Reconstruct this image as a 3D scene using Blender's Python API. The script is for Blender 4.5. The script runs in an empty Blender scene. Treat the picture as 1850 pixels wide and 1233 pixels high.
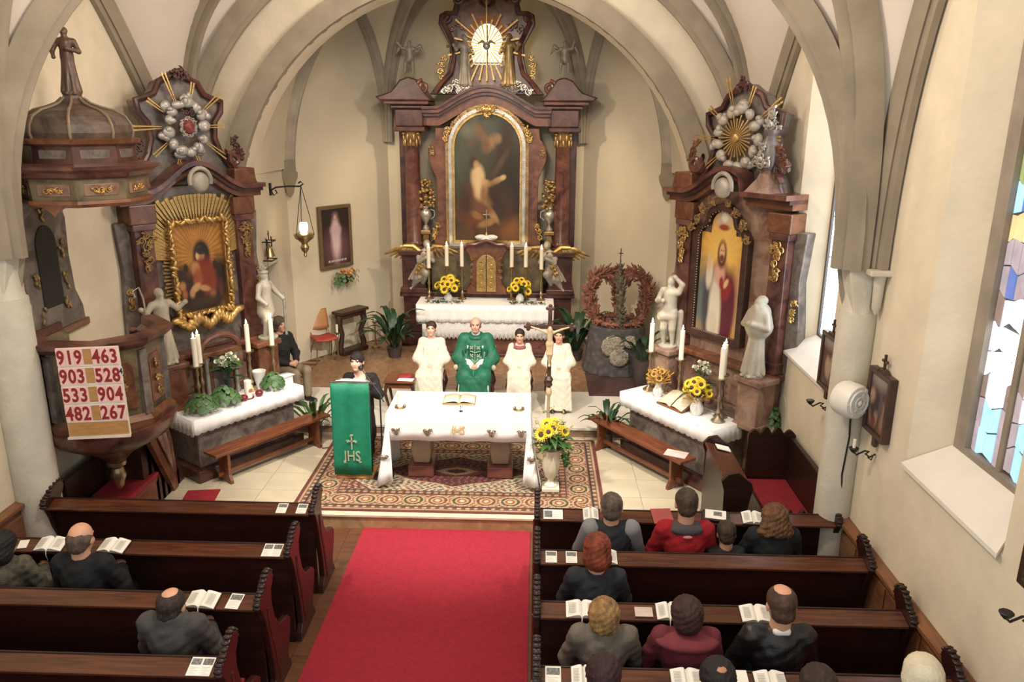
import bpy, bmesh, math, random
import numpy as np
from math import sin, cos, pi, radians as rad, sqrt
from mathutils import Vector, Matrix

# ------------------------------------------------------------------ camera, world, lights, exposure
SC = bpy.context.scene
COL = SC.collection
F_PX = 1420.0
def make_camera():
    pitch = math.atan(406.5 / F_PX); yaw = math.atan(46 / math.hypot(F_PX, 406)); roll = rad(0.4)
    fw = Vector((-sin(yaw) * cos(pitch), cos(yaw) * cos(pitch), -sin(pitch)))
    r = fw.cross(Vector((0, 0, 1))).normalized(); u = r.cross(fw)
    r2 = cos(roll) * r + sin(roll) * u; u2 = -sin(roll) * r + cos(roll) * u
    m = Matrix((r2, u2, -fw)).transposed().to_4x4()
    m.translation = Vector((1.05, 0, 4.6))
    cd = bpy.data.cameras.new('camera'); cd.sensor_width = 36; cd.lens = 36 * F_PX / 1850
    cd.clip_start = .05; cd.clip_end = 200
    o = bpy.data.objects.new('camera', cd); COL.objects.link(o); o.matrix_world = m
    SC.camera = o
make_camera()
W = bpy.data.worlds.new('world'); SC.world = W; W.use_nodes = True
W.node_tree.nodes['Background'].inputs[0].default_value = (0.93, 0.97, 1.0, 1)
W.node_tree.nodes['Background'].inputs[1].default_value = 0.82
def lamp(name, kind, loc, target, energy, col=(1, .9, .78), size=.3, sizey=None, spot=60, blend=.6):
    ld = bpy.data.lights.new(name, kind); ld.energy = energy; ld.color = col
    if kind == 'AREA':
        ld.size = size
        if sizey: ld.shape = 'RECTANGLE'; ld.size_y = sizey
    elif kind == 'SUN': ld.angle = size
    else: ld.shadow_soft_size = size
    if kind == 'SPOT': ld.spot_size = rad(spot); ld.spot_blend = blend
    o = bpy.data.objects.new(name, ld); COL.objects.link(o); o.location = loc
    o.rotation_euler = (Vector(target) - Vector(loc)).to_track_quat('-Z', 'Y').to_euler()
    return o
# unseen spotlights: sanctuary pair inferred from the bright altar table, chancel pair added
lamp('sanctuary_spot', 'SPOT', (-2.2, 6.6, 6.3), (0.1, 10.3, .5), 1150, (1, .93, .84), .12, spot=62)
lamp('sanctuary_spot', 'SPOT', (2.6, 6.6, 6.3), (0.1, 10.6, .5), 1150, (1, .93, .84), .12, spot=62)
lamp('chancel_spot', 'SPOT', (-2.3, 12.3, 5.6), (0.2, 15.3, 2.4), 260, (1, .80, .58), .15, spot=85)
lamp('chancel_spot', 'SPOT', (2.3, 12.3, 5.6), (0.0, 15.3, 2.4), 260, (1, .80, .58), .15, spot=85)
lamp('nave_fill', 'POINT', (0, 5.0, 6.5), (0, 5, 0), 310, (1, .88, .74), .35)  # added point lights brightening the nave, no fixture is known there
lamp('nave_fill', 'POINT', (0, 9.4, 6.5), (0, 9, 0), 170, (1, .85, .72), .35)
SC.view_settings.view_transform = 'Standard'; SC.view_settings.look = 'None'
SC.view_settings.gamma = 1; SC.view_settings.use_curve_mapping = False
SC.view_settings.exposure = 0.45
# ------------------------------------------------------------------ materials
MATS = {}
def M(name, col, rough=.5, metal=0., var=.12, scale=6., bump=0., kind='noise', col2=None, emit=0., spec=.5, stretch=(1, 1, 1), bscale=None, sss=0., det=4.):
    if name in MATS: return MATS[name]
    m = bpy.data.materials.new(name); m.use_nodes = True; MATS[name] = m
    nt = m.node_tree; N = nt.nodes; L = nt.links; b = N['Principled BSDF']
    b.inputs['Roughness'].default_value = rough; b.inputs['Metallic'].default_value = metal
    b.inputs['Specular IOR Level'].default_value = spec
    c = (*col, 1); c2 = (*(col2 or [max(0, x * (1 - 2 * var)) for x in col]), 1)
    tc = N.new('ShaderNodeTexCoord'); mp = N.new('ShaderNodeMapping'); mp.inputs['Scale'].default_value = stretch
    L.new(tc.outputs['Object'], mp.inputs['Vector'])
    if kind == 'vcol':
        a = N.new('ShaderNodeAttribute'); a.attribute_name = 'Col'; L.new(a.outputs['Color'], b.inputs['Base Color']); fac = None
    else:
        if kind == 'wood':
            t = N.new('ShaderNodeTexNoise'); t.inputs['Scale'].default_value = scale; t.inputs['Detail'].default_value = 6; t.inputs['Distortion'].default_value = 1.2
        elif kind == 'marble':
            t = N.new('ShaderNodeTexNoise'); t.inputs['Scale'].default_value = scale; t.inputs['Detail'].default_value = 8; t.inputs['Distortion'].default_value = .9; t.inputs['Roughness'].default_value = .66
        elif kind == 'vor':
            t = N.new('ShaderNodeTexVoronoi'); t.inputs['Scale'].default_value = scale
        else:
            t = N.new('ShaderNodeTexNoise'); t.inputs['Scale'].default_value = scale; t.inputs['Detail'].default_value = det
        L.new(mp.outputs['Vector'], t.inputs['Vector'])
        r = N.new('ShaderNodeValToRGB'); lo, hi = {'marble': (.38, .62), 'wood': (.3, .7), 'vor': (.1, .6)}.get(kind, (.3, .7))
        r.color_ramp.elements[0].position = lo; r.color_ramp.elements[1].position = hi
        r.color_ramp.elements[0].color = c2; r.color_ramp.elements[1].color = c
        if kind == 'marble':
            e = r.color_ramp.elements.new(.5); e.color = tuple((c[i] * .5 + c2[i] * .5) for i in range(3)) + (1,)
        fac = t.outputs[0]; L.new(fac, r.inputs['Fac']); L.new(r.outputs['Color'], b.inputs['Base Color'])
    if bump:
        t2 = N.new('ShaderNodeTexNoise'); t2.inputs['Scale'].default_value = bscale or scale * 6; t2.inputs['Detail'].default_value = 5
        L.new(mp.outputs['Vector'], t2.inputs['Vector'])
        bp = N.new('ShaderNodeBump'); bp.inputs['Strength'].default_value = bump; bp.inputs['Distance'].default_value = .02
        L.new(t2.outputs[0], bp.inputs['Height']); L.new(bp.outputs['Normal'], b.inputs['Normal'])
    if emit:
        b.inputs['Emission Strength'].default_value = emit
        if kind == 'vcol': L.new(a.outputs['Color'], b.inputs['Emission Color'])
        else: b.inputs['Emission Color'].default_value = c
    if sss:
        b.inputs['Subsurface Weight'].default_value = sss; b.inputs['Subsurface Radius'].default_value = (.02, .008, .004)
    return m
plaster = M('plaster', (.78, .69, .52), .9, 0, .07, 2.4, .35, bscale=9, det=7)
plaster_vault = M('plaster_vault', (.73, .64, .55), .9, 0, .05, 1.1, .1, bscale=10)
apse_plaster = M('apse_plaster', (.72, .64, .48), .9, 0, .07, .9, .1, bscale=10)
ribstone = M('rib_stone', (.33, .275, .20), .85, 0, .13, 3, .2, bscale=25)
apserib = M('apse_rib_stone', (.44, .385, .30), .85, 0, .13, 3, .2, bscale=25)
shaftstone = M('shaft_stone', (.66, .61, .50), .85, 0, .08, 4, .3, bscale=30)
slab = M('floor_slab', (.56, .485, .345), .35, 0, .1, 2.2, .03)
joint = M('floor_joint', (.44, .38, .27), .8)
parquet = M('parquet', (.34, .20, .10), .3, 0, .2, 3, .05, 'wood', (.18, .10, .055), stretch=(3, .6, 1))
boards = M('floor_boards', (.15, .062, .03), .35, 0, .2, 4, .05, 'wood', (.075, .03, .016), stretch=(.5, 4, 1))
pewwood = M('pew_wood', (.13, .043, .02), .22, 0, .2, 5, .03, 'wood', (.05, .017, .009), stretch=(.4, 5, 5))
pewend = M('pew_end_wood', (.036, .012, .010), .3, 0, .2, 5, .03, 'wood', (.03, .009, .007), stretch=(5, 4, 1))
pewdark = M('pew_dark', (.035, .014, .009), .35, 0, .2, 5, .03, 'wood', (.014, .006, .004), stretch=(.6, 4, 4))
benchwood = M('bench_wood', (.22, .072, .03), .3, 0, .2, 5, .03, 'wood', (.09, .028, .014), stretch=(.6, 4, 4))
darkwood = M('dark_wood', (.07, .03, .018), .4, 0, .2, 6, .05, 'wood', (.03, .013, .008))
oak = M('light_oak', (.50, .27, .09), .4, 0, .15, 5, .03, 'wood', (.36, .18, .06), stretch=(1, 1, 6))
redmarble = M('red_marble', (.185, .075, .052), .28, 0, .2, 3.2, .0, 'marble', (.052, .02, .019))
brownmarble = M('brown_marble', (0.203, 0.083, 0.041), .3, 0, .2, 4, 0, 'marble', (0.090, 0.032, 0.017))
darkmarble = M('dark_marble', (0.101, 0.038, 0.027), .3, 0, .2, 4, 0, 'marble', (0.035, 0.014, 0.013))
pinkmarble = M('pink_marble', (0.336, 0.216, 0.152), .32, 0, .2, 3.5, 0, 'marble', (0.160, 0.080, 0.056))
greymarble = M('grey_marble', (.21, .175, .15), .33, 0, .2, 4, 0, 'marble', (.085, .062, .055))
greenmarble = M('olive_marble', (.20, .155, .085), .33, 0, .2, 4, 0, 'marble', (.09, .066, .04))
gold = M('gold_leaf', (.66, .43, .16), .34, .8, .2, 9, .25, bscale=40)
dullgold = M('aged_gold', (.42, .27, .11), .38, .6, .25, 9, .25, bscale=40)
silver = M('silver_leaf', (.62, .58, .52), .32, .7, .2, 9, .2, bscale=40)
brass = M('brass', (.50, .38, .22), .3, .85, .2, 8)
iron = M('iron', (.035, .03, .028), .5, .5)
statuewhite = M('statue_white', (.47, .42, .33), .42, 0, .12, 7, .1)
statuegrey = M('statue_grey', (.45, .40, .33), .42, .1, .2, 7, .1)
linen = M('white_linen', (.84, .83, .80), .85, 0, .03, 8, .06, bscale=40)
lace = M('lace', (.74, .72, .69), .9, 0, .18, 60, .4, 'vor', (.60, .58, .55))
wax = M('wax', (.88, .82, .68), .45, 0, .03, 4, sss=.3)
flame = M('flame', (1., .82, .48), .5, emit=22)
greencloth = M('green_vestment', (.012, .155, .085), .6, 0, .2, 9, .2, bscale=50)
greenhang = M('green_hanging', (.004, .20, .105), .65, 0, .12, 12, .15, bscale=80)
redcarpet = M('red_carpet', (.34, .011, .028), .9, 0, .12, 26, .35, bscale=220)
redcushion = M('red_cushion', (.30, .012, .022), .8, 0, .15, 14, .2, bscale=120)
redseat = M('red_seat', (.50, .07, .05), .6, 0, .1, 10)
whiteplastic = M('white_plastic', (.80, .78, .70), .4, 0, .02)
black = M('black', (.012, .012, .013), .5, 0, .02)
paper = M('paper', (.92, .90, .83), .8, 0, .02)
leafgreen = M('leaf_green', (.055, .15, .035), .45, 0, .3, 5)
leafdark = M('leaf_dark', (.022, .07, .03), .4, 0, .3, 5)
ivygreen = M('ivy_green', (.09, .20, .06), .5, 0, .3, 8)
petalyellow = M('petal_yellow', (.86, .60, .02), .55, 0, .15, 12)
petalorange = M('petal_ochre', (.70, .36, .06), .6, 0, .2, 12)
petalwhite = M('petal_white', (.80, .80, .62), .6, 0, .1, 12)
discbrown = M('disc_brown', (.09, .045, .015), .8, 0, .2, 40, .3)
vcol = M('painted', (1, 1, 1), .55, kind='vcol')
vcloth = M('painted_cloth', (1, 1, 1), .9, kind='vcol', bump=.25, scale=10, bscale=160)
skin = M('skin_painted', (1, 1, 1), .5, kind='vcol', sss=.08)

# ------------------------------------------------------------------ mesh helpers
def RZ(a): return Matrix.Rotation(a, 3, 'Z')
def RX(a): return Matrix.Rotation(a, 3, 'X')
def RY(a): return Matrix.Rotation(a, 3, 'Y')
class MB:
    def __init__(s): s.v = []; s.f = []; s.c = None
    def add(s, vs, fs, R=None, t=None):
        n = len(s.v)
        for p in vs:
            p = Vector(p)
            if R is not None: p = R @ p
            if t is not None: p = p + Vector(t)
            s.v.append((p.x, p.y, p.z))
        s.f += [tuple(i + n for i in f) for f in fs]
        return s
    def box(s, c, d, R=None, taper=1.):
        x, y, z = d[0] / 2, d[1] / 2, d[2] / 2; k = taper
        vs = [(-x, -y, -z), (x, -y, -z), (x, y, -z), (-x, y, -z), (-x * k, -y * k, z), (x * k, -y * k, z), (x * k, y * k, z), (-x * k, y * k, z)]
        return s.add(vs, [(3, 2, 1, 0), (4, 5, 6, 7), (0, 1, 5, 4), (1, 2, 6, 5), (2, 3, 7, 6), (3, 0, 4, 7)], R, c)
    def bbox(s, x0, x1, y0, y1, z0, z1): return s.box(((x0 + x1) / 2, (y0 + y1) / 2, (z0 + z1) / 2), (x1 - x0, y1 - y0, z1 - z0))
    def prism(s, poly, a, b, axis='z', R=None, t=None):
        """extrude a 2-D polygon: axis z -> (x,y); y -> (x,z); x -> (y,z)"""
        def P(p, h): return {'z': (p[0], p[1], h), 'y': (p[0], h, p[1]), 'x': (h, p[0], p[1])}[axis]
        n = len(poly); vs = [P(p, a) for p in poly] + [P(p, b) for p in poly]
        fs = [tuple(range(n))[::-1], tuple(range(n, 2 * n))] + [(i, (i + 1) % n, n + (i + 1) % n, n + i) for i in range(n)]
        return s.add(vs, fs, R, t)
    def ring(s, outer, inner, a, b, axis='y', R=None, t=None):
        """closed frame between two equal-length loops"""
        def P(p, h): return {'z': (p[0], p[1], h), 'y': (p[0], h, p[1]), 'x': (h, p[0], p[1])}[axis]
        n = len(outer); vs = [P(p, a) for p in outer] + [P(p, a) for p in inner] + [P(p, b) for p in outer] + [P(p, b) for p in inner]
        fs = []
        for i in range(n):
            j = (i + 1) % n
            fs += [(i, j, n + j, n + i), (2 * n + i, 3 * n + i, 3 * n + j, 2 * n + j), (i, 2 * n + i, 2 * n + j, j), (n + i, n + j, 3 * n + j, 3 * n + i)]
        return s.add(vs, fs, R, t)
    def lathe(s, prof, n=16, c=(0, 0, 0), R=None, a0=0, sx=1., sy=1.):
        vs = []; fs = []; m = len(prof)
        for i in range(n):
            a = a0 + 2 * pi * i / n
            for r, z in prof: vs.append((r * cos(a) * sx, r * sin(a) * sy, z))
        for i in range(n):
            j = (i + 1) % n
            for k in range(m - 1): fs.append((i * m + k, j * m + k, j * m + k + 1, i * m + k + 1))
        fs.append(tuple(i * m for i in range(n))[::-1]); fs.append(tuple(i * m + m - 1 for i in range(n)))
        return s.add(vs, fs, R, c)
    def tube(s, path, r, n=8, closed=False, flat=1.):
        P = [Vector(p) for p in path]; m = len(P)
        rr = r if hasattr(r, '__len__') else [r] * m
        vs = []; fs = []; up = None
        for i in range(m):
            if closed: T = P[(i + 1) % m] - P[i - 1]
            else: T = P[min(i + 1, m - 1)] - P[max(i - 1, 0)]
            if T.length < 1e-9: T = Vector((0, 0, 1))
            T.normalize()
            if up is None:
                up = Vector((0, 0, 1)) if abs(T.z) < .9 else Vector((1, 0, 0))
            A = up - T * up.dot(T)
            if A.length < 1e-6: A = T.orthogonal()
            A.normalize(); up = A; B = T.cross(A)
            for k in range(n):
                a = 2 * pi * k / n; q = P[i] + (A * cos(a) * flat + B * sin(a)) * rr[i]; vs.append(tuple(q))
        for i in range(m if closed else m - 1):
            i2 = (i + 1) % m
            for k in range(n):
                k2 = (k + 1) % n; fs.append((i * n + k, i2 * n + k, i2 * n + k2, i * n + k2)[::-1])
        if not closed: fs.append(tuple(range(n))); fs.append(tuple((m - 1) * n + k for k in range(n))[::-1])
        return s.add(vs, fs)
    def sweep(s, prof, path, ref=(0, 0, 1), closed=False, ref_is_side=False):
        """sweep a closed 2-D profile (a along side, b along the 'ref' direction) on a path"""
        P = [Vector(p) for p in path]; m = len(P); n = len(prof); vs = []; fs = []; ref = Vector(ref)
        for i in range(m):
            if closed: T = P[(i + 1) % m] - P[i - 1]
            else: T = P[min(i + 1, m - 1)] - P[max(i - 1, 0)]
            T.normalize(); S = T.cross(ref)
            if S.length < 1e-6: S = T.orthogonal()
            S.normalize(); U = S.cross(T)
            k = 1.
            for a, b in prof: vs.append(tuple(P[i] + S * a * k + U * b * k))
        for i in range(m if closed else m - 1):
            i2 = (i + 1) % m
            for k in range(n): fs.append((i * n + k, i * n + (k + 1) % n, i2 * n + (k + 1) % n, i2 * n + k))
        if not closed: fs.append(tuple(range(n))[::-1]); fs.append(tuple((m - 1) * n + k for k in range(n)))
        return s.add(vs, fs)
    def sphere(s, c, r, nu=10, nv=7, R=None):
        if not hasattr(r, '__len__'): r = (r, r, r)
        vs = [(0, 0, -r[2])]; fs = []
        for j in range(1, nv):
            b = -pi / 2 + pi * j / nv
            for i in range(nu): a = 2 * pi * i / nu; vs.append((r[0] * cos(a) * cos(b), r[1] * sin(a) * cos(b), r[2] * sin(b)))
        vs.append((0, 0, r[2])); T = len(vs) - 1
        for i in range(nu):
            k = (i + 1) % nu; fs.append((0, 1 + k, 1 + i)); fs.append((T, T - nu + i, T - nu + k))
            for j in range(nv - 2): a = 1 + j * nu; fs.append((a + i, a + k, a + nu + k, a + nu + i))
        return s.add(vs, fs, R, c)
    def grid(s, rows, flip=False):
        """rows: list of equal-length point rows"""
        n = len(rows[0]); vs = [p for r in rows for p in r]
        fs = [(i * n + j, i * n + j + 1, (i + 1) * n + j + 1, (i + 1) * n + j) for i in range(len(rows) - 1) for j in range(n - 1)]
        if flip: fs = [f[::-1] for f in fs]
        return s.add(vs, fs)
    def build(s, name, mat, parent=None, smooth=True, bevel=0., loc=None, rot=None, solid=0., angle=40):
        me = bpy.data.meshes.new(name); me.from_pydata(s.v, [], s.f); me.update()
        return link(name, me, mat, parent, smooth, bevel, loc, rot, solid, angle, s.c)
def link(name, me, mat, parent=None, smooth=True, bevel=0., loc=None, rot=None, solid=0., angle=40, cols=None):
    o = bpy.data.objects.new(name, me); COL.objects.link(o)
    me.materials.append(mat)
    if cols is not None:
        at = me.color_attributes.new('Col', 'FLOAT_COLOR', 'POINT')
        arr = np.ones((len(me.vertices), 4), dtype=np.float32); arr[:, :3] = cols; at.data.foreach_set('color', arr.ravel())
    if smooth:
        me.shade_smooth() if angle >= 180 else me.set_sharp_from_angle(angle=rad(angle))
        if angle < 180: me.polygons.foreach_set('use_smooth', [True] * len(me.polygons)); me.set_sharp_from_angle(angle=rad(angle))
    else: me.polygons.foreach_set('use_smooth', [False] * len(me.polygons))
    if bevel:
        b = o.modifiers.new('bevel', 'BEVEL'); b.width = bevel; b.segments = 2; b.limit_method = 'ANGLE'; b.angle_limit = rad(35)
    if solid:
        b = o.modifiers.new('solid', 'SOLIDIFY'); b.thickness = solid; b.offset = 0
    if parent is not None: o.parent = parent
    if loc is not None: o.location = loc
    if rot is not None: o.rotation_euler = rot if hasattr(rot, '__len__') else (0, 0, rot)
    return o
def thing(name, label, cat, loc=(0, 0, 0), rz=0, group=None, scale=None):
    o = bpy.data.objects.new(name, None); COL.objects.link(o); o.empty_display_size = .1
    o.location = loc; o.rotation_euler = (0, 0, rz)
    if scale: o.scale = (scale,) * 3
    return tag(o, label, cat, group)
def tag(o, label, cat, group=None):
    o['label'] = label; o['category'] = cat
    if group: o['group'] = group
    return o
def struct(o, label=None):
    o['kind'] = 'structure'
    if label: o['label'] = label
    return o
def stuff(o): o['kind'] = 'stuff'; return o
def copy_tree(o, parent=None):
    c = o.copy(); COL.objects.link(c); c.parent = parent
    for ch in [x for x in KIDS.get(o.name, [])]: copy_tree(ch, c)
    return c
KIDS = {}
def dup(root, loc, rz=0, label=None, scale=None):
    KIDS.clear()
    for o in bpy.data.objects:
        if o.parent: KIDS.setdefault(o.parent.name, []).append(o)
    c = copy_tree(root); c.location = loc; c.rotation_euler = (0, 0, rz)
    if label: c['label'] = label
    if scale: c.scale = (scale,) * 3
    return c
def srgb(h):
    if isinstance(h, str): h = [int(h[i:i + 2], 16) / 255 for i in (0, 2, 4)]
    return np.array([x / 12.92 if x <= .04045 else ((x + .055) / 1.055) ** 2.4 for x in h])
def picture(name, w, h, fn, nx, ny, parent, loc=None, rot=None, mat=None, mask=None, arch=None):
    """flat painted panel in the xz plane facing -y; fn(u,v)->rgb arrays, u,v in 0..1; 'arch' maps u to the top height 0..1"""
    u, v = np.meshgrid(np.linspace(0, 1, nx), np.linspace(0, 1, ny))
    top = arch(u) if arch else np.ones_like(u)
    X = (u - .5) * w; Z = v * h * top
    V = np.stack([X, np.zeros_like(X), Z], -1).reshape(-1, 3)
    b = MB(); b.v = [tuple(p) for p in V]
    b.f = [(j * nx + i, j * nx + i + 1, (j + 1) * nx + i + 1, (j + 1) * nx + i) for j in range(ny - 1) for i in range(nx - 1)]
    b.c = np.clip(fn(u, v * top), 0, 1).reshape(-1, 3)
    return b.build(name, mat or vcol, parent, False, loc=loc, rot=rot)
def blob(c, u, v, cu, cv, ru, rv, col, ang=0., soft=.25):
    """paint a soft ellipse onto colour field c"""
    a = rad(ang); du = u - cu; dv = v - cv
    x = (du * cos(a) + dv * sin(a)) / ru; y = (-du * sin(a) + dv * cos(a)) / rv
    d = np.sqrt(x * x + y * y); w = np.clip((1 + soft - d) / (2 * soft), 0, 1)[..., None]
    return c * (1 - w) + np.array(srgb(col)) * w
def fnoise(u, v, s=6, seed=0):
    r = np.random.RandomState(seed); o = np.zeros_like(u)
    for k in range(5):
        f = s * 1.8 ** k; a, b, p, q = r.rand(4) * 6.28
        o = o + (np.sin(f * u * (1 + .5 * cos(a)) + f * v * sin(a) + p + 2 * o) * np.cos(f * v * (1 + .4 * sin(b)) - f * u * cos(b) + q)) / 1.5 ** k
    return o / 2.2
_fontcache = {}
def text_mesh(txt, size, depth=.002, sx=1., align='CENTER', bold=.0, shear=0.):
    cu = bpy.data.curves.new('t', 'FONT'); cu.body = txt; cu.size = size; cu.extrude = depth; cu.align_x = align; cu.offset = bold; cu.resolution_u = 3; cu.shear = shear
    o = bpy.data.objects.new('t', cu); COL.objects.link(o)
    dg = bpy.context.evaluated_depsgraph_get(); me = bpy.data.meshes.new_from_object(o.evaluated_get(dg))
    bpy.data.objects.remove(o); bpy.data.curves.remove(cu)
    b = MB()
    for v in me.vertices: b.v.append((v.co.x * sx, -v.co.z, v.co.y))
    b.f = [tuple(p.vertices) for p in me.polygons]
    bpy.data.meshes.remove(me)
    return b
# ------------------------------------------------------------------ signed-distance figures (smooth unions -> one continuous surface)
class SDF:
    def __init__(s, h): s.h = h; s.p = []
    def cap(s, a, b, ra, rb=None, k=.03, op='u'): s.p.append(('cap', np.array(a, float), np.array(b, float), ra, ra if rb is None else rb, k, op)); return s
    def chain(s, pts, rs, k=.03):
        for i in range(len(pts) - 1): s.cap(pts[i], pts[i + 1], rs[i], rs[i + 1], k)
        return s
    def ell(s, c, r, k=.03, op='u', R=None):
        r = (r, r, r) if not hasattr(r, '__len__') else r
        s.p.append(('ell', np.array(c, float), np.array(r, float), np.array(R) if R is not None else None, 0, k, op)); return s
    def box(s, c, hd, rd=.01, k=.02, op='u', R=None): s.p.append(('box', np.array(c, float), np.array(hd, float), np.array(R) if R is not None else None, rd, k, op)); return s
    def bounds(s):
        lo = np.full(3, 1e9); hi = -lo
        for q in s.p:
            if q[6] != 'u': continue
            l, h_ = s.bb(q); lo = np.minimum(lo, l); hi = np.maximum(hi, h_)
        return lo - 3 * s.h, hi + 3 * s.h
    def bb(s, q):
        if q[0] == 'cap': r = max(q[3], q[4]); return np.minimum(q[1], q[2]) - r, np.maximum(q[1], q[2]) + r
        r = q[2] if q[3] is None else np.full(3, np.linalg.norm(q[2]))
        r = r + (q[4] if q[0] == 'box' else 0)
        return q[1] - r, q[1] + r
    def mesh(s, noise=None):
        h = s.h; lo, hi = s.bounds(); n = np.ceil((hi - lo) / h).astype(int) + 1
        ax = [lo[i] + h * np.arange(n[i]) for i in range(3)]
        D = np.full(n, .12)
        for q in s.p:
            l, hh = s.bb(q); m = q[5] + 2.5 * h
            i0 = np.clip(np.floor((l - m - lo) / h).astype(int), 0, n); i1 = np.clip(np.ceil((hh + m - lo) / h).astype(int) + 1, 0, n)
            if np.any(i1 <= i0): continue
            sl = tuple(slice(i0[k], i1[k]) for k in range(3))
            X = ax[0][sl[0]][:, None, None]; Y = ax[1][sl[1]][None, :, None]; Z = ax[2][sl[2]][None, None, :]
            if q[0] == 'cap':
                a, b = q[1], q[2]; ab = b - a; L2 = max(ab @ ab, 1e-9)
                t = np.clip(((X - a[0]) * ab[0] + (Y - a[1]) * ab[1] + (Z - a[2]) * ab[2]) / L2, 0, 1)
                d = np.sqrt((X - a[0] - t * ab[0]) ** 2 + (Y - a[1] - t * ab[1]) ** 2 + (Z - a[2] - t * ab[2]) ** 2) - (q[3] + (q[4] - q[3]) * t)
            else:
                x, y, z = X - q[1][0], Y - q[1][1], Z - q[1][2]
                if q[3] is not None:
                    R = q[3]; x, y, z = [R[0][i] * x + R[1][i] * y + R[2][i] * z for i in range(3)]
                if q[0] == 'ell':
                    r = q[2]; k0 = np.sqrt((x / r[0]) ** 2 + (y / r[1]) ** 2 + (z / r[2]) ** 2); k1 = np.sqrt((x / r[0] ** 2) ** 2 + (y / r[1] ** 2) ** 2 + (z / r[2] ** 2) ** 2)
                    d = k0 * (k0 - 1) / np.maximum(k1, 1e-6); d = np.where(k0 < 1e-4, -r.min(), d)
                else:
                    hd = q[2] - q[4]; gx, gy, gz = np.abs(x) - hd[0], np.abs(y) - hd[1], np.abs(z) - hd[2]
                    d = np.sqrt(np.maximum(gx, 0) ** 2 + np.maximum(gy, 0) ** 2 + np.maximum(gz, 0) ** 2) + np.minimum(np.maximum(gx, np.maximum(gy, gz)), 0) - q[4]
            k = max(q[5], 1e-5); c = D[sl]
            if q[6] == 'u':
                hk = np.clip(.5 + .5 * (c - d) / k, 0, 1); D[sl] = c * (1 - hk) + d * hk - k * hk * (1 - hk)
            else:
                hk = np.clip(.5 - .5 * (c + d) / k, 0, 1); D[sl] = c * (1 - hk) - d * hk + k * hk * (1 - hk)
        if noise is not None:
            X, Y, Z = np.meshgrid(*ax, indexing='ij'); D = D + noise(X, Y, Z)
        D[0] = D[-1] = .05; D[:, 0] = D[:, -1] = .05; D[:, :, 0] = D[:, :, -1] = .05
        S = D < 0
        a = S[:-1, :-1, :-1].astype(np.int8)
        tot = sum(S[i:n[0] - 1 + i, j:n[1] - 1 + j, k:n[2] - 1 + k].astype(np.int8) for i in (0, 1) for j in (0, 1) for k in (0, 1))
        act = np.argwhere((tot > 0) & (tot < 8)); idx = np.full(tot.shape, -1, dtype=np.int64); idx[tuple(act.T)] = np.arange(len(act))
        acc = np.zeros((len(act), 3)); cnt = np.zeros(len(act))
        for axn in range(3):
            o = [x for x in range(3) if x != axn]
            for i in (0, 1):
                for j in (0, 1):
                    A = act.copy(); A[:, o[0]] += i; A[:, o[1]] += j; B = A.copy(); B[:, axn] += 1
                    da = D[tuple(A.T)]; db = D[tuple(B.T)]; m = (da < 0) != (db < 0)
                    t = np.where(m, da / np.where(m, da - db, 1), 0)
                    P = A.astype(float); P[:, axn] += t; acc[m] += P[m]; cnt[m] += 1
        V = lo + h * acc / np.maximum(cnt, 1)[:, None]
        Fs = []
        for axn in range(3):
            sA = [slice(1, n[k] - 1) for k in range(3)]; sB = list(sA); sA[axn] = slice(0, n[axn] - 1); sB[axn] = slice(1, n[axn])
            a, b = S[tuple(sA)], S[tuple(sB)]; E = np.argwhere(a != b); 
            if not len(E): continue
            fl = a[tuple(E.T)]; off = np.array([1, 1, 1]); off[axn] = 0; C = E + off
            o = [(axn + 1) % 3, (axn + 2) % 3]; q = []
            for (i, j) in ((0, 0), (-1, 0), (-1, -1), (0, -1)):
                c2 = C.copy(); c2[:, o[0]] += i; c2[:, o[1]] += j; q.append(idx[tuple(c2.T)])
            q = np.stack(q, 1); q[~fl] = q[~fl][:, ::-1]; Fs.append(q)
        Fq = np.concatenate(Fs); Fq = Fq[(Fq >= 0).all(1)]
        return V, Fq
    def build(s, name, mat, parent=None, colfn=None, noise=None, loc=None, rot=None):
        V, Fq = s.mesh(noise)
        me = bpy.data.meshes.new(name); me.vertices.add(len(V)); me.vertices.foreach_set('co', V.astype(np.float32).ravel())
        me.loops.add(Fq.size); me.loops.foreach_set('vertex_index', Fq.astype(np.int32).ravel())
        me.polygons.add(len(Fq)); me.polygons.foreach_set('loop_start', np.arange(0, Fq.size, 4, dtype=np.int32)); me.polygons.foreach_set('loop_total', np.full(len(Fq), 4, dtype=np.int32))
        me.update(calc_edges=True); me.validate()
        return link(name, me, mat, parent, True, loc=loc, rot=rot, angle=180, cols=colfn(V) if colfn else None)
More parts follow.
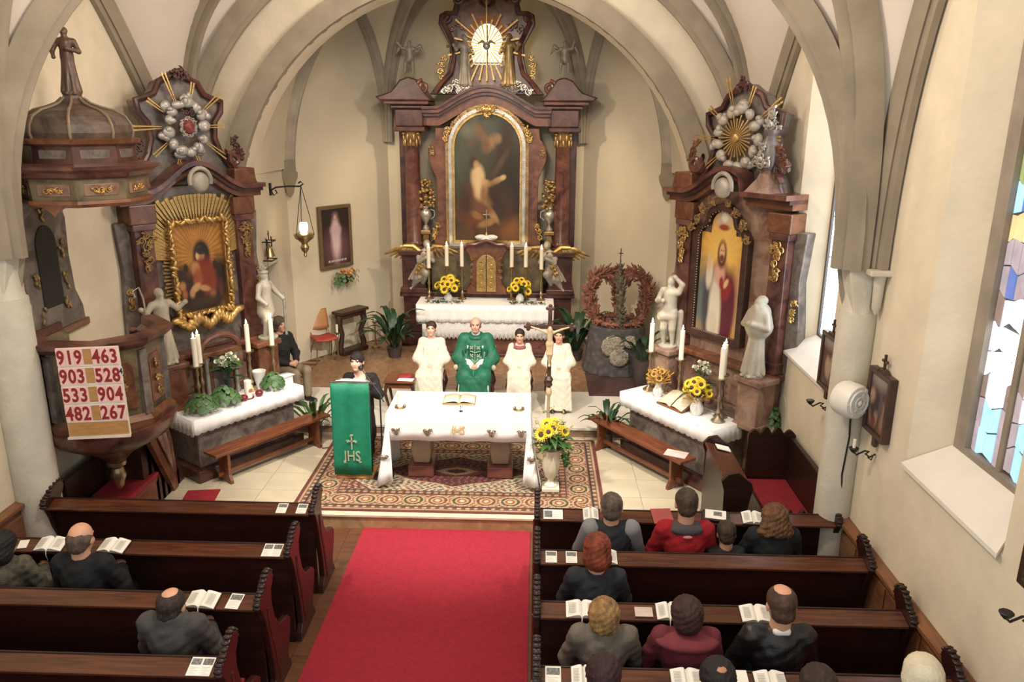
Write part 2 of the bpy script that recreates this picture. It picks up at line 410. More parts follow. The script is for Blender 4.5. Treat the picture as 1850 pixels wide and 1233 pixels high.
# ---- carved figures
def fig_prims(S, H, arms, robe=1, lean=0., legs=None, k=.02, head=(0, 0)):
    """standing carved figure of height H facing -y; arms = ((elbow),(hand)) per side in units of H"""
    q = lambda x, y, z: (x * H, y * H, z * H)
    S.ell(q(head[0], -.01 + head[1], .925), (.05 * H, .058 * H, .068 * H), k * H).cap(q(0, 0, .80), q(head[0] * .7, head[1] * .5, .89), .036 * H, .03 * H, k * H)
    S.ell(q(head[0], -.062 + head[1], .915), (.010 * H, .014 * H, .018 * H), .008 * H).ell(q(head[0], .015 + head[1], .945), (.058 * H, .058 * H, .058 * H), .012 * H).ell(q(head[0], -.045 + head[1], .868), (.026 * H, .024 * H, .032 * H), .012 * H)
    S.cap(q(0, .005, .56), q(0, .0, .76), .085 * H, .10 * H, .04 * H).cap(q(-.095, 0, .79), q(.095, 0, .79), .05 * H, .05 * H, .03 * H)
    for s, (e, h) in zip((-1, 1), arms):
        S.chain([q(s * .12, 0, .79), q(*e), q(*h)], [.045 * H, .036 * H, .026 * H], k * H); S.ell(q(*h), .03 * H, k * H)
    if robe:
        S.cap(q(0, .01, .58), q(0, .01, .09), .09 * H, .125 * H, .04 * H)
        for i in range(9):
            a = 2 * pi * i / 9 + .3; S.cap(q(.06 * cos(a), .06 * sin(a), .52), q(.125 * cos(a), .12 * sin(a), .05), .018 * H, .034 * H, .015 * H)
        for s in (-1, 1): S.ell(q(s * .055, -.11, .02), (.035 * H, .06 * H, .025 * H), .01 * H)
    else:
        S.cap(q(0, .005, .56), q(0, .01, .47), .09 * H, .10 * H, .03 * H)
        for s, (kn, an) in zip((-1, 1), legs or (((-.06, -.04, .27), (-.07, .0, .05)), ((.06, -.01, .27), (.06, .02, .05)))):
            S.chain([q(s * .055, 0, .5), q(*kn), q(*an)], [.07 * H, .048 * H, .03 * H], k * H); S.ell(q(an[0], an[1] - .04, .02), (.03 * H, .065 * H, .022 * H), .015 * H)
    return S
def statue(name, label, cat, loc, rz, H, mat, arms, robe=1, h=.011, base=None, extra=None, group=None, **k):
    t = thing(name, label, cat, loc, rz, group)
    S = SDF(h); fig_prims(S, H, arms, robe, **k)
    if extra: extra(S, H)
    S.build('figure', mat, t)
    if base: MB().lathe([(base * .95, -.001), (base, .01), (base, .03), (base * .9, .04)], 14).build('base', mat, t)
    return t
ARM_DOWN = lambda s: ((s * .19, -.02, .64), (s * .16, -.13, .55))
ARM_CHEST = lambda s: ((s * .18, -.03, .64), (s * .03, -.14, .68))
ARM_UP = lambda s: ((s * .21, -.03, .80), (s * .22, -.05, .96))
ARM_OUT = lambda s: ((s * .21, -.03, .70), (s * .30, -.08, .78))
# ------------------------------------------------------------------ the room
ZN = -.18                      # nave floor; sanctuary 0; chancel .15
def S_(name, b, mat, parent=None, **k):
    o = b.build(name, mat, parent, **k)
    if parent is None: struct(o)
    return o
b = MB(); b.bbox(-4.3, 4.3, .5, 8.46, ZN - .1, ZN - .012); floor = S_('floor', b, joint, smooth=False)
# wooden floor boards of the nave under the pews
pl = None
for sx in (-1, 1):
    for i in range(11):
        x0 = .84 + i * .30; w = min(.296, 4.14 - x0)
        o = MB().bbox(-w / 2, w / 2, 0, 5.56, 0, .012).build('floor_board', boards, floor, False); o.location = (sx * (x0 + .15), 2.84, ZN - .012)
MB().bbox(-.84, .84, 2.84, 8.44, ZN - .012, ZN).build('aisle_floor', boards, floor, False)
b = MB(); b.bbox(-4.3, -2.75, 7.5, 12.0, -.16, -.01).bbox(2.65, 4.3, 7.5, 12.0, -.16, -.01).bbox(-2.75, 2.65, 8.46, 12.0, -.16, -.01); sfloor = S_('floor_sanctuary', b, joint, smooth=False)
for cut in (1,):
    pass
rng = random.Random(4); slabme = {}
for i in range(14):
    for j in range(7):
        x0 = -4.2 + i * .6; y0 = 7.5 + j * .5
        if y0 > 10.88: continue
        if y0 < 8.4 and -3.0 < x0 + .3 < 2.9: continue
        w = .594; d = min(.494, 10.9 - y0)
        k = round(d, 3)
        if k not in slabme:
            bb = MB().bbox(-w / 2, w / 2, -d / 2, d / 2, -.01, 0); me = bpy.data.meshes.new('floor_slab'); me.from_pydata(bb.v, [], bb.f); me.materials.append(slab); slabme[k] = me
        o = bpy.data.objects.new('floor_slab', slabme[k]); COL.objects.link(o); o.parent = sfloor; o.location = (x0 + .3, y0 + d / 2 + .003, rng.uniform(-.001, .001))
        o.rotation_euler = (0, 0, pi * rng.randint(0, 1))
# timber riser and pale nosing of the sanctuary step
S_('trim_1', MB().bbox(-2.74, 2.64, 8.40, 8.47, ZN, -.02), M('step_timber', (.42, .25, .12), .5, 0, .2, 5, kind='wood'), smooth=False)
S_('trim_2', MB().bbox(-2.74, 2.64, 8.385, 8.48, -.02, .004), M('nosing', (.72, .58, .42), .5), smooth=False)
# chancel step
S_('step_riser', MB().bbox(-4.2, 4.2, 10.90, 10.96, -.05, .13), M('step_brown', (.25, .16, .10), .6, 0, .2, 4), smooth=False)
S_('step_tread', MB().bbox(-4.2, 4.2, 10.885, 12.5, .115, .15), M('tread_stone', (.66, .61, .52), .4, 0, .06, 3), smooth=False)
ch = S_('floor_chancel', MB().bbox(-3.6, 3.6, 12.5, 16.3, -.05, .146), M('parquet_joint', (.09, .05, .03), .6), smooth=False)
pm = bpy.data.meshes.new('parquet_plank'); bb = MB().bbox(-.45, .45, -.058, .058, -.01, .004); pm.from_pydata(bb.v, [], bb.f); pm.materials.append(parquet)
for j in range(30):
    y = 12.56 + j * .118
    xm = 3.4 if y < 13.8 else 3.4 - (y - 13.8) * .62
    x = -3.45 + (j % 2) * .45
    while x < 3.6:
        if abs(x) < xm:
            o = bpy.data.objects.new('parquet_plank', pm); COL.objects.link(o); o.parent = ch; o.location = (x, y, .146 + rng.uniform(-.0008, .0008)); o.rotation_euler = (0, 0, rng.choice((0, pi)))
        x += .904
# --- walls
def wall_yz(name, x, y0, y1, z0, z1, holes=(), t=.4, s=1, mat=plaster):
    """wall slab in plane x with rectangular splayed windows (ya,yb,za,zb, glass: ga,gb,gz)"""
    b = MB(); xs = sorted([y0, y1] + [h[0] for h in holes] + [h[1] for h in holes])
    for a, c in zip(xs[:-1], xs[1:]):
        h = [h for h in holes if abs(h[0] - a) < 1e-6]
        segs = [(z0, z1)] if not h else [(z0, h[0][2]), (h[0][3], z1)]
        for (p, q) in segs:
            f = [(x, a, p), (x, c, p), (x, c, q), (x, a, q)]; b.add(f, [(0, 1, 2, 3) if s < 0 else (3, 2, 1, 0)])
    for (ya, yb, za, zb, ga, gb, gz, dx) in holes:
        F = [(x, ya, za), (x, yb, za), (x, yb, zb), (x, ya, zb)]; G = [(x + dx * s, ga, gz), (x + dx * s, gb, gz), (x + dx * s, gb, zb - .2), (x + dx * s, ga, zb - .2)]
        n = len(b.v); b.v += F + G
        for i in range(4): j = (i + 1) % 4; q = (n + i, n + j, n + 4 + j, n + 4 + i); b.f.append(q if s > 0 else q[::-1])
    # outer skin
    b.add([(x + s * (t + .25), y0, z0), (x + s * (t + .25), y1, z0), (x + s * (t + .25), y1, z1), (x + s * (t + .25), y0, z1)], [(0, 1, 2, 3)])
    return S_(name, b, mat, smooth=False)
W1 = (4.70, 6.13, 1.83, 6.2, 4.93, 5.87, 2.13, .29); W2 = (8.02, 9.5, 1.83, 5.6, 8.2, 9.22, 2.1, .32)
wall_r = wall_yz('wall_right', 4.15, 1.5, 11.7, ZN, 7.6, (W1, W2))
wall_l = wall_yz('wall_left', -4.15, 1.5, 11.7, ZN, 7.6, (), s=-1)
def wall_seg(name, p, q, z0, z1, mat, t=.3):
    p = Vector((*p, 0)); q = Vector((*q, 0)); n = Vector(((q - p).y, -(q - p).x, 0)).normalized() * t
    b = MB(); b.prism([(p.x, p.y), (q.x, q.y), (q.x + n.x, q.y + n.y), (p.x + n.x, p.y + n.y)], z0, z1); return S_(name, b, mat, smooth=False)
# chancel side wall with a door recess on the left
AP = apse_plaster
wl = S_('wall_chancel_left', MB().bbox(-3.75, -3.35, 12.05, 12.42, 0, 7.6).bbox(-3.75, -3.35, 13.12, 13.85, 0, 7.6).bbox(-3.75, -3.35, 12.42, 13.12, 2.2, 7.6).bbox(-3.95, -3.62, 12.42, 13.12, 0, 2.2), AP, smooth=False)
S_('wall_chancel_right', MB().bbox(3.35, 3.75, 12.05, 13.85, 0, 7.6), AP, smooth=False)
wall_seg('wall_apse_left', (-1.95, 16.0), (-3.36, 13.8), 0, 7.6, AP)
wall_seg('wall_apse_right', (3.36, 13.8), (1.95, 16.0), 0, 7.6, AP)
S_('wall_apse_back', MB().bbox(-2.2, 2.2, 16.0, 16.3, 0, 7.8), AP, smooth=False)
# door in the recess
d1 = S_('door_1', MB().bbox(-3.62, -3.57, 12.44, 13.10, .15, 2.18), darkwood, smooth=False)
for k in range(3):
    for (z0, z1) in ((.35, 1.05), (1.2, 2.0)):
        if k < 2: MB().bbox(-3.57, -3.555, 12.52 + k * .29, 12.74 + k * .29, z0, z1).build('door_panel', M('door_brown', (.10, .05, .03), .4), d1, False)
MB().sphere((-3.54, 13.03, 1.15), .022).build('door_handle', iron, d1)
# --- chancel arch wall
def arch_pts(R, cz, n=40, x0=0.): return [(x0 + R * cos(pi * i / n), cz + R * sin(pi * i / n)) for i in range(n + 1)]
RA, CZ = 3.33, 3.02
inner = [(RA, 0)] + arch_pts(RA, CZ) + [(-RA, 0)]
b = MB()
for (ya, yb) in ((11.62, 12.1),):
    oz = [(4.2, 0)] + [(max(-4.2, min(4.2, 4.2 * cos(pi * i / 40) * 1.5)), 0 if 0 else CZ + min(4.6, 6.0 * sin(pi * i / 40))) for i in range(41)] + [(-4.2, 0)]
    rows = lambda y, pts: [(p[0], y, p[1]) for p in pts]
    b.grid([rows(ya, inner), rows(ya, oz)]); b.grid([rows(yb, inner), rows(ya, inner)]); b.grid([rows(yb, oz), rows(yb, inner)])
S_('wall_chancel_arch', b, plaster, angle=50)
# stone moulding round the arch opening
b = MB(); po = [(RA + .0, 0)] + arch_pts(RA + .0, CZ, 48) + [(-RA - .0, 0)]; pm_ = [(RA + .16, 0)] + arch_pts(RA + .16, CZ, 48) + [(-RA - .16, 0)]; pe = [(RA + .28, 0)] + arch_pts(RA + .28, CZ, 48) + [(-RA - .28, 0)]
R3 = lambda y, pts: [(p[0], y, p[1]) for p in pts]
b.grid([R3(11.66, po), R3(11.50, po), R3(11.44, pm_), R3(11.44, pe), R3(11.64, pe)][::-1])
S_('trim_chancel_arch', b, ribstone, angle=30)

# --- vault ribs and webs
def rib_curve(P, E, p=2., stilt=0., n=26):
    P = Vector(P); E = Vector(E); H = E.z - P.z - stilt; out = []
    if stilt: out.append(tuple(P))
    for i in range(n + 1):
        a = pi / 2 * i / n; h = 1 - max(0, cos(a)) ** (2 / p); r = max(0, sin(a)) ** (2 / p)
        q = P.lerp(E, h); out.append((q.x, q.y, P.z + stilt + H * r))
    return out
RIBPROF = [(-.5, .35), (-.5, -.1), (-.30, -.45), (-.22, -.40), (-.13, -.70), (.13, -.70), (.22, -.40), (.30, -.45), (.5, -.1), (.5, .35)]
def rib(curve, w=.26, name='vault_rib', mat=None):
    P = [Vector(p) for p in curve]; d = P[-1] - P[0]; d.z = 0; d.normalize(); side = Vector((-d.y, d.x, 0)); b = MB(); n = len(RIBPROF); m = len(P)
    for i in range(m):
        T = (P[min(i + 1, m - 1)] - P[max(i - 1, 0)]).normalized(); U = side.cross(T); 
        if U.dot(Vector((-d.x, -d.y, 1))) < 0: U = -U
        for a, c in RIBPROF: b.v.append(tuple(P[i] + side * a * w + U * c * w))
    for i in range(m - 1):
        for k in range(n): b.f.append((i * n + k, i * n + (k + 1) % n, (i + 1) * n + (k + 1) % n, (i + 1) * n + k))
    return S_(name, b, mat or ribstone, angle=30)
def web(A, B, name='vault_web', k=4, mat=None, out=.0):
    n = min(len(A), len(B)); rows = []
    for i in range(n):
        a = Vector(A[i]); c = Vector(B[i]); row = []
        for j in range(k + 1):
            t = j / k; q = a.lerp(c, t); q.z += .05 + .10 * sin(pi * t) * (i / n); row.append(tuple(q))
        rows.append(row)
    return S_(name, MB().grid(rows), mat or plaster_vault, angle=60)
ceil = []
for s in (-1, 1):
    P1 = (s * 3.90, 7.1, 3.3); P2 = (s * 4.02, 11.45, 3.6); N_ = 27
    tr = rib_curve(P1, (0, 7.1, 7.35), 3.0); dg = rib_curve(P1, (0, 9.35, 7.0), 2.35)
    wf = rib_curve((s * 4.12, 7.1, 3.3), (s * 4.12, 9.35, 6.3), 1.7)
    wn = rib_curve((s * 4.10, 7.05, 3.3), (s * 4.10, 4.9, 6.9), 2.3)
    w2 = rib_curve((s * 4.1, 11.45, 3.6), (s * 4.12, 9.35, 6.3), 1.15); d2 = rib_curve(P2, (0, 9.35, 7.0), 2.9); f2 = rib_curve(P2, (0, 11.5, 7.2), 2.0)
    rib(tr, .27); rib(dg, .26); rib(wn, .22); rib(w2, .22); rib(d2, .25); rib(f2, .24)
    web(tr, dg); web(dg, wf); web(wn, tr); web(w2, d2); web(d2, f2)
    # apse
    C1 = (s * 3.3, 13.8, 3.65); C2 = (s * 1.93, 15.95, 4.1); B0 = (0, 13.4, 7.25); FM = (s * 2.62, 14.9, 6.75)
    b1 = rib_curve(C1, B0, 2.0); b2 = rib_curve(C2, B0, 2.3); f1 = rib_curve(C1, FM, 2.); g2 = rib_curve(C2, FM, 2.); bk = rib_curve(C2, (0, 15.97, 7.2), 2.4)
    ch1 = rib_curve((s * 3.35, 12.1, 3.65), (0, 12.1, 7.25), 2.0)
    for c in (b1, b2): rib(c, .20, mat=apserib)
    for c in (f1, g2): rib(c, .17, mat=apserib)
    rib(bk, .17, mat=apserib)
    web(b1, f1, mat=apse_plaster); web(b2, g2, mat=apse_plaster); web(b2, bk, mat=apse_plaster); web(b1, ch1, mat=apse_plaster)
    # corbel carrying the apse rib
    S_('corbel', MB().lathe([(.02, -.34), (.07, -.26), (.10, -.12), (.15, 0), (.16, .08), (.13, .12), (.13, .3)], 6, (s * 3.27, 13.76, 3.55)), ribstone)
b = MB(); b.add([(-4.2, 1.2, 7.5), (4.2, 1.2, 7.5), (4.2, 13.6, 7.5), (-4.2, 13.6, 7.5)], [(0, 1, 2, 3)]); S_('ceiling', b, plaster_vault, smooth=False)
# --- engaged shafts with capitals
for s, nm in ((-1, 'pillar'), (1, 'pillar')):
    r = .21 if s < 0 else .17
    o = S_(nm, MB().lathe([(r, -.02), (r, 2.75), (r * .98, 2.9)], 24, (s * 4.02, 7.15, 0)), shaftstone)
    MB().lathe([(r, 2.74), (r * 1.02, 2.8), (r * .8, 3.0), (r * .7, 3.3)], 12, (s * 4.02, 7.15, 0)).build('shaft_head', shaftstone, o)
    for (dx, dy, w_, z0, mt) in ((-.87, .5, .20, 2.72, ribstone), (-1, 0, .22, 2.62, shaftstone)):
        pr = [(-.12, 3.46), (.10, 3.46), (.115, 3.36), (.09, 3.2), (.05, 3.02), (-.02, z0 + .1), (-.12, z0)]
        MB().prism(pr, -w_ / 2, w_ / 2, 'y', RZ(math.atan2(dy, s * dx)), (s * 3.95 , 7.12 + dy * .3, 0)).build('rib_console', mt, o, False, bevel=.012)
    MB().bbox(-.10, .10, -.09, .09, 0, .05).build('corbel_slab', shaftstone, o, False, bevel=.01, loc=(s * 4.07, 6.94, 3.27)); MB().lathe([(.012, -.36), (.04, -.3), (.05, -.05), (.06, 0)], 10).build('corbel_stem', shaftstone, o, loc=(s * 4.09, 6.95, 3.27))
# --- timber wainscot along the nave walls
wain = M('wainscot', (.27, .12, .05), .35, 0, .2, 5, .03, 'wood', (.15, .06, .028), stretch=(4, .5, 4))
for s, nm in ((-1, 'wainscot_left'), (1, 'wainscot_right')):
    x = s * 4.09
    o = S_(nm, MB().bbox(min(x, s * 4.15), max(x, s * 4.15), 2.0, 7.32, ZN, .80), wain, smooth=False)
    MB().bbox(min(s * 4.03, s * 4.15), max(s * 4.03, s * 4.15), 2.0, 7.34, .80, .845).build('top_rail', wain, o, False, bevel=.01)
    for k in range(8):
        MB().bbox(min(s * 4.075, x), max(s * 4.075, x), 2.1 + k * .65, 2.65 + k * .65, ZN + .12, .72).build('panel', wain, o, False, bevel=.01)
# plinth floor shelf beside the shaft
S_('plinth', MB().bbox(3.55, 4.15, 7.32, 7.55, -.02, .0), boards, smooth=False)
# --- stained glass of the near window: panes in a lead net
def glassmat(n, c, e): return M('glass_' + n, c, .2, 0, .25, 7, emit=e)
GL = [glassmat('white', (.82, .90, 1), 1.5), glassmat('skyblue', (.30, .55, .80), 1.0), glassmat('blue', (.10, .16, .42), .8), glassmat('red', (.50, .10, .07), .8), glassmat('amber', (.62, .45, .22), .9), glassmat('green', (.28, .34, .14), .7), glassmat('mauve', (.40, .34, .38), .6), glassmat('brown', (.26, .19, .16), .6)]
win = S_('window_1', MB().ring([(4.90, 2.09), (5.90, 2.09), (5.90, 6.35), (4.90, 6.35)], [(4.95, 2.15), (5.74, 2.15), (5.74, 6.0), (4.95, 6.0)], 4.385, 4.46, 'x'), M('window_stone', (.34, .29, .23), .8, 0, .15, 4), smooth=False)
MB().bbox(4.405, 4.45, 5.31, 5.365, 2.1, 6.0).build('mullion', ribstone, win, False, bevel=.01)
rng = random.Random(11)
for side in (0, 1):
    y0, y1 = ((5.37, 5.735), (4.95, 5.305))[side]; nz = 19; zz = [2.16 + (6.0 - 2.16) * i / nz for i in range(nz + 1)]
    for i in range(nz):
        cuts = [0, .22 + rng.uniform(-.06, .06), .55 + rng.uniform(-.1, .1), .8 + rng.uniform(-.06, .06), 1]
        for j in range(4):
            a = y0 + (y1 - y0) * cuts[j]; c = y0 + (y1 - y0) * cuts[j + 1]; g = .006
            sk = lambda yy: .03 * sin(yy * 23 + i * 1.3)
            t = i / nz; mid = j in (1, 2)
            if t < .06: m = GL[1] if mid else GL[6]
            elif t < .30: m = GL[0] if mid else GL[rng.choice((7, 6, 0))]
            elif t < .42: m = GL[rng.choice((6, 0, 2, 6))]
            elif t < .56: m = GL[rng.choice((1, 5, 4, 2, 7, 0))]
            else: m = GL[rng.choice((3, 3, 4, 7, 6, 5, 2))]
            poly = [(a + g, zz[i] + g + sk(a)), (c - g, zz[i] + g + sk(c)), (c - g, zz[i + 1] - g + .03 * sin(c * 23 + (i + 1) * 1.3)), (a + g, zz[i + 1] - g + .03 * sin(a * 23 + (i + 1) * 1.3))]
            MB().prism(poly, 4.425, 4.437, 'x').build('glass_pane', m, win, False)
MB().bbox(4.438, 4.443, 4.95, 5.74, 2.12, 6.0).build('lead_net', M('lead', (.1, .09, .085), .6), win, False)
win = S_('window_2', MB().ring([(8.18, 2.07), (9.24, 2.07), (9.24, 5.75), (8.18, 5.75)], [(8.23, 2.12), (9.19, 2.12), (9.19, 5.38), (8.23, 5.38)], 4.43, 4.48, 'x'), M('lead', (.10, .09, .085), .6), smooth=False)
pane = glassmat('daylight', (.80, .90, 1), 4.0)
for j in range(3):
    for i in range(7):
        MB().bbox(4.45, 4.462, 8.24 + j * .317, 8.54 + j * .317, 2.13 + i * .465, 2.58 + i * .465).build('glass_pane', pane, win, False)
# sills
for (nm, hh) in (('window_sill', W1), ('window_sill', W2)):
    ya, yb, za, zb, ga, gb, gz, dx = hh
    S_(nm, MB().add([(4.11, ya, za - .02), (4.11, yb, za - .02), (4.15 + dx, gb, gz - .01), (4.15 + dx, ga, gz - .01), (4.11, ya, za + .015), (4.11, yb, za + .015), (4.15 + dx, gb, gz + .02), (4.15 + dx, ga, gz + .02)],
        [(3, 2, 1, 0), (4, 5, 6, 7), (0, 1, 5, 4), (1, 2, 6, 5), (2, 3, 7, 6), (3, 0, 4, 7)]), M('sill_plaster', (.78, .74, .66), .85, 0, .04, 3), smooth=False)
# niche in the right wall beside the side altar
# --- carpet and rug
tag(MB().bbox(-.98, 1.02, 2.4, 8.44, ZN, ZN + .012).build('aisle_carpet', redcarpet, None, False), 'bright red carpet runner along the aisle between the pews', 'carpet')
# ------------------------------------------------------------------ high altar
def spiral(cx, cz, r0, turns=1.4, d=1, y=0, a0=0, n=22, r1=.15): return [(cx + r0 * (1 - (1 - r1) * i / n) * cos(a0 + d * turns * 2 * pi * i / n), y, cz + r0 * (1 - (1 - r1) * i / n) * sin(a0 + d * turns * 2 * pi * i / n)) for i in range(n + 1)]
def ornament(b, pts, r, seed=0, y=0, n=5):
    """cluster of carved leaves around the given x,z points"""
    g = random.Random(seed)
    for i_, (x, z) in enumerate(pts):
        sg = 1 if i_ % 2 else -1; a1 = g.uniform(0, 6.28)
        b.tube([(x + r * (.95 - .75 * q / 13) * cos(a1 + sg * q * .62), y - r * .25, z + r * (.95 - .75 * q / 13) * sin(a1 + sg * q * .62)) for q in range(14)], [r * (.10 + .11 * sin(pi * min(1, q / 13 + .15))) for q in range(14)], 6)
        for k in range(n):
            a = g.uniform(0, 2 * pi); d = g.uniform(.2, 1) * r
            b.sphere((x + cos(a) * d, y - g.uniform(0, .5) * r, z + sin(a) * d), (r * .30, r * .28, r * .60), 6, 5, RY(-a + pi / 2 + g.uniform(-.5, .5)))
    return b
def leaf_capital(b, x, y, z, r, h, n=8):
    b.lathe([(r * .95, z), (r, z + h * .3), (r * 1.25, z + h * .85), (r * 1.4, z + h)], 12, (x, y, 0))
    for t, zz in ((0, .22), (.5, .58)):
        for i in range(n):
            a = 2 * pi * (i + t) / n; b.sphere((x + r * 1.18 * cos(a), y + r * 1.18 * sin(a), z + h * zz), (r * .2, r * .2, h * .3), 6, 5)
    for i in range(4):
        a = pi / 4 + i * pi / 2; b.sphere((x + r * 1.45 * cos(a), y + r * 1.45 * sin(a), z + h * .88), r * .28, 7, 5)
    return b
XA, YA = .08, 15.35
HA = thing('high_altar', 'tall carved baroque high altar of red-brown marbled wood with arched painting', 'altar', (XA, YA, 0))
mir = lambda pts: [(-x, z) for x, z in pts][::-1]
# lower tiers
MB().bbox(-1.72, 1.72, -.25, .6, .15, .42).bbox(-1.66, 1.66, -.2, .6, .42, 1.16).bbox(-1.72, 1.72, -.27, .6, 1.16, 1.26).build('base', darkmarble, HA, False, bevel=.015)
MB().bbox(-1.10, 1.10, -.14, .5, 1.26, 2.16).bbox(-1.14, 1.14, -.17, .5, 2.10, 2.17).build('predella', greenmarble, HA, False, bevel=.012)
for s in (-1, 1):
    MB().bbox(s * 1.43 - .23, s * 1.43 + .23, -.26, .4, 1.26, 1.98).bbox(s * 1.43 - .28, s * 1.43 + .28, -.31, .42, 1.98, 2.08).bbox(s * 1.43 - .27, s * 1.43 + .27, -.3, .42, 1.24, 1.34).build('pedestal', darkmarble, HA, False, bevel=.015)
    c = MB().lathe([(.19, 2.08), (.2, 2.12), (.17, 2.15), (.185, 2.19), (.148, 2.24), (.15, 2.9), (.135, 4.02), (.15, 4.05)], 20, (s * 1.43, -.06, 0)).build('column', redmarble, HA)
    leaf_capital(MB(), s * 1.43, -.06, 4.05, .13, .26).build('capital', dullgold, c)
    # rear pilaster and wavy inner pilaster
    MB().bbox(s * 1.56 - .14, s * 1.56 + .14, .1, .5, 2.08, 4.35).build('rear_pilaster', darkmarble, HA, False, bevel=.01)
    wav = [(.76, 2.17), (1.04, 2.17), (1.02, 2.5), (.97, 2.62), (.97, 3.1), (.98, 3.45), (1.06, 3.62), (1.12, 3.8), (1.12, 4.0), (1.05, 4.12), (1.0, 4.18), (.98, 4.38), (.76, 4.38)]
    MB().prism([(s * x, z) for x, z in (wav if s > 0 else wav[::-1])][::-1], -.08, .45, 'y').build('inner_pilaster', brownmarble, HA, False, bevel=.012)
    ornament(MB(), [(s * 1.0, 2.45), (s * 1.02, 2.35), (s * .97, 2.55)], .06, 3 + s, -.12, 5).build('leaf_ornament', gold, HA)['kind'] = 'stuff'
    ornament(MB(), [(s * 1.05, 4.0), (s * 1.05, 3.95), (s * 1.04, 3.9)], .05, 5 + s, -.1, 5).build('leaf_ornament', dullgold, HA)['kind'] = 'stuff'
    # entablature block and cornice end
    MB().bbox(s * 1.45 - .30, s * 1.45 + .30, -.30, .5, 4.31, 4.40).bbox(s * 1.45 - .26, s * 1.45 + .26, -.26, .5, 4.40, 4.72).bbox(s * 1.45 - .33, s * 1.45 + .33, -.33, .5, 4.72, 4.79).bbox(s * 1.47 - .42, s * 1.47 + .42, -.42, .55, 4.79, 4.86).build('entablature', darkmarble, HA, False, bevel=.02)
    cor = [(1.0, 4.86), (1.96, 4.86), (2.04, 4.93), (1.9, 4.97), (1.75, 5.02), (1.66, 5.12), (1.58, 5.22), (1.42, 5.28), (1.28, 5.24), (1.2, 5.12), (1.1, 4.98)]
    MB().prism([(s * x, z) for x, z in (cor if s > 0 else cor[::-1])][::-1], -.40, .3, 'y').build('cornice_pier', darkmarble, HA, False, bevel=.025)
    MB().tube(spiral(s * 1.16, 5.1, .12, 1.6, -s, -.36, pi / 2), .035, 7).build('scroll', redmarble, HA)
# curved cornice bridging the painting
def arcband(x, z0, h, n=24): return [(-x + 2 * x * i / n, z0 + h * max(0, sin(pi * min(1, max(0, (i / n - .12) / .76)))) ** 1.2) for i in range(n + 1)]
lo = arcband(1.2, 4.42, .40); hi = [(x, z + .30) for x, z in lo]
for (off, th, y0, nm, mt) in ((0, .17, -.10, 'frieze_arch', brownmarble), (.17, .06, -.2, 'moulding', darkmarble), (.23, .07, -.28, 'cornice_arch', redmarble), (.30, .05, -.36, 'cornice_lip', darkmarble)):
    a_ = arcband(1.2, 4.42 + off, .38); c_ = [(x, z + th) for x, z in a_]
    b = MB()
    for y in (0,):
        b.grid([[(x, y0, z) for x, z in a_], [(x, y0, z) for x, z in c_], [(x, .4, z) for x, z in c_], [(x, .4, z) for x, z in a_], [(x, y0, z) for x, z in a_]], True)
    b.build(nm, mt, HA, angle=35)
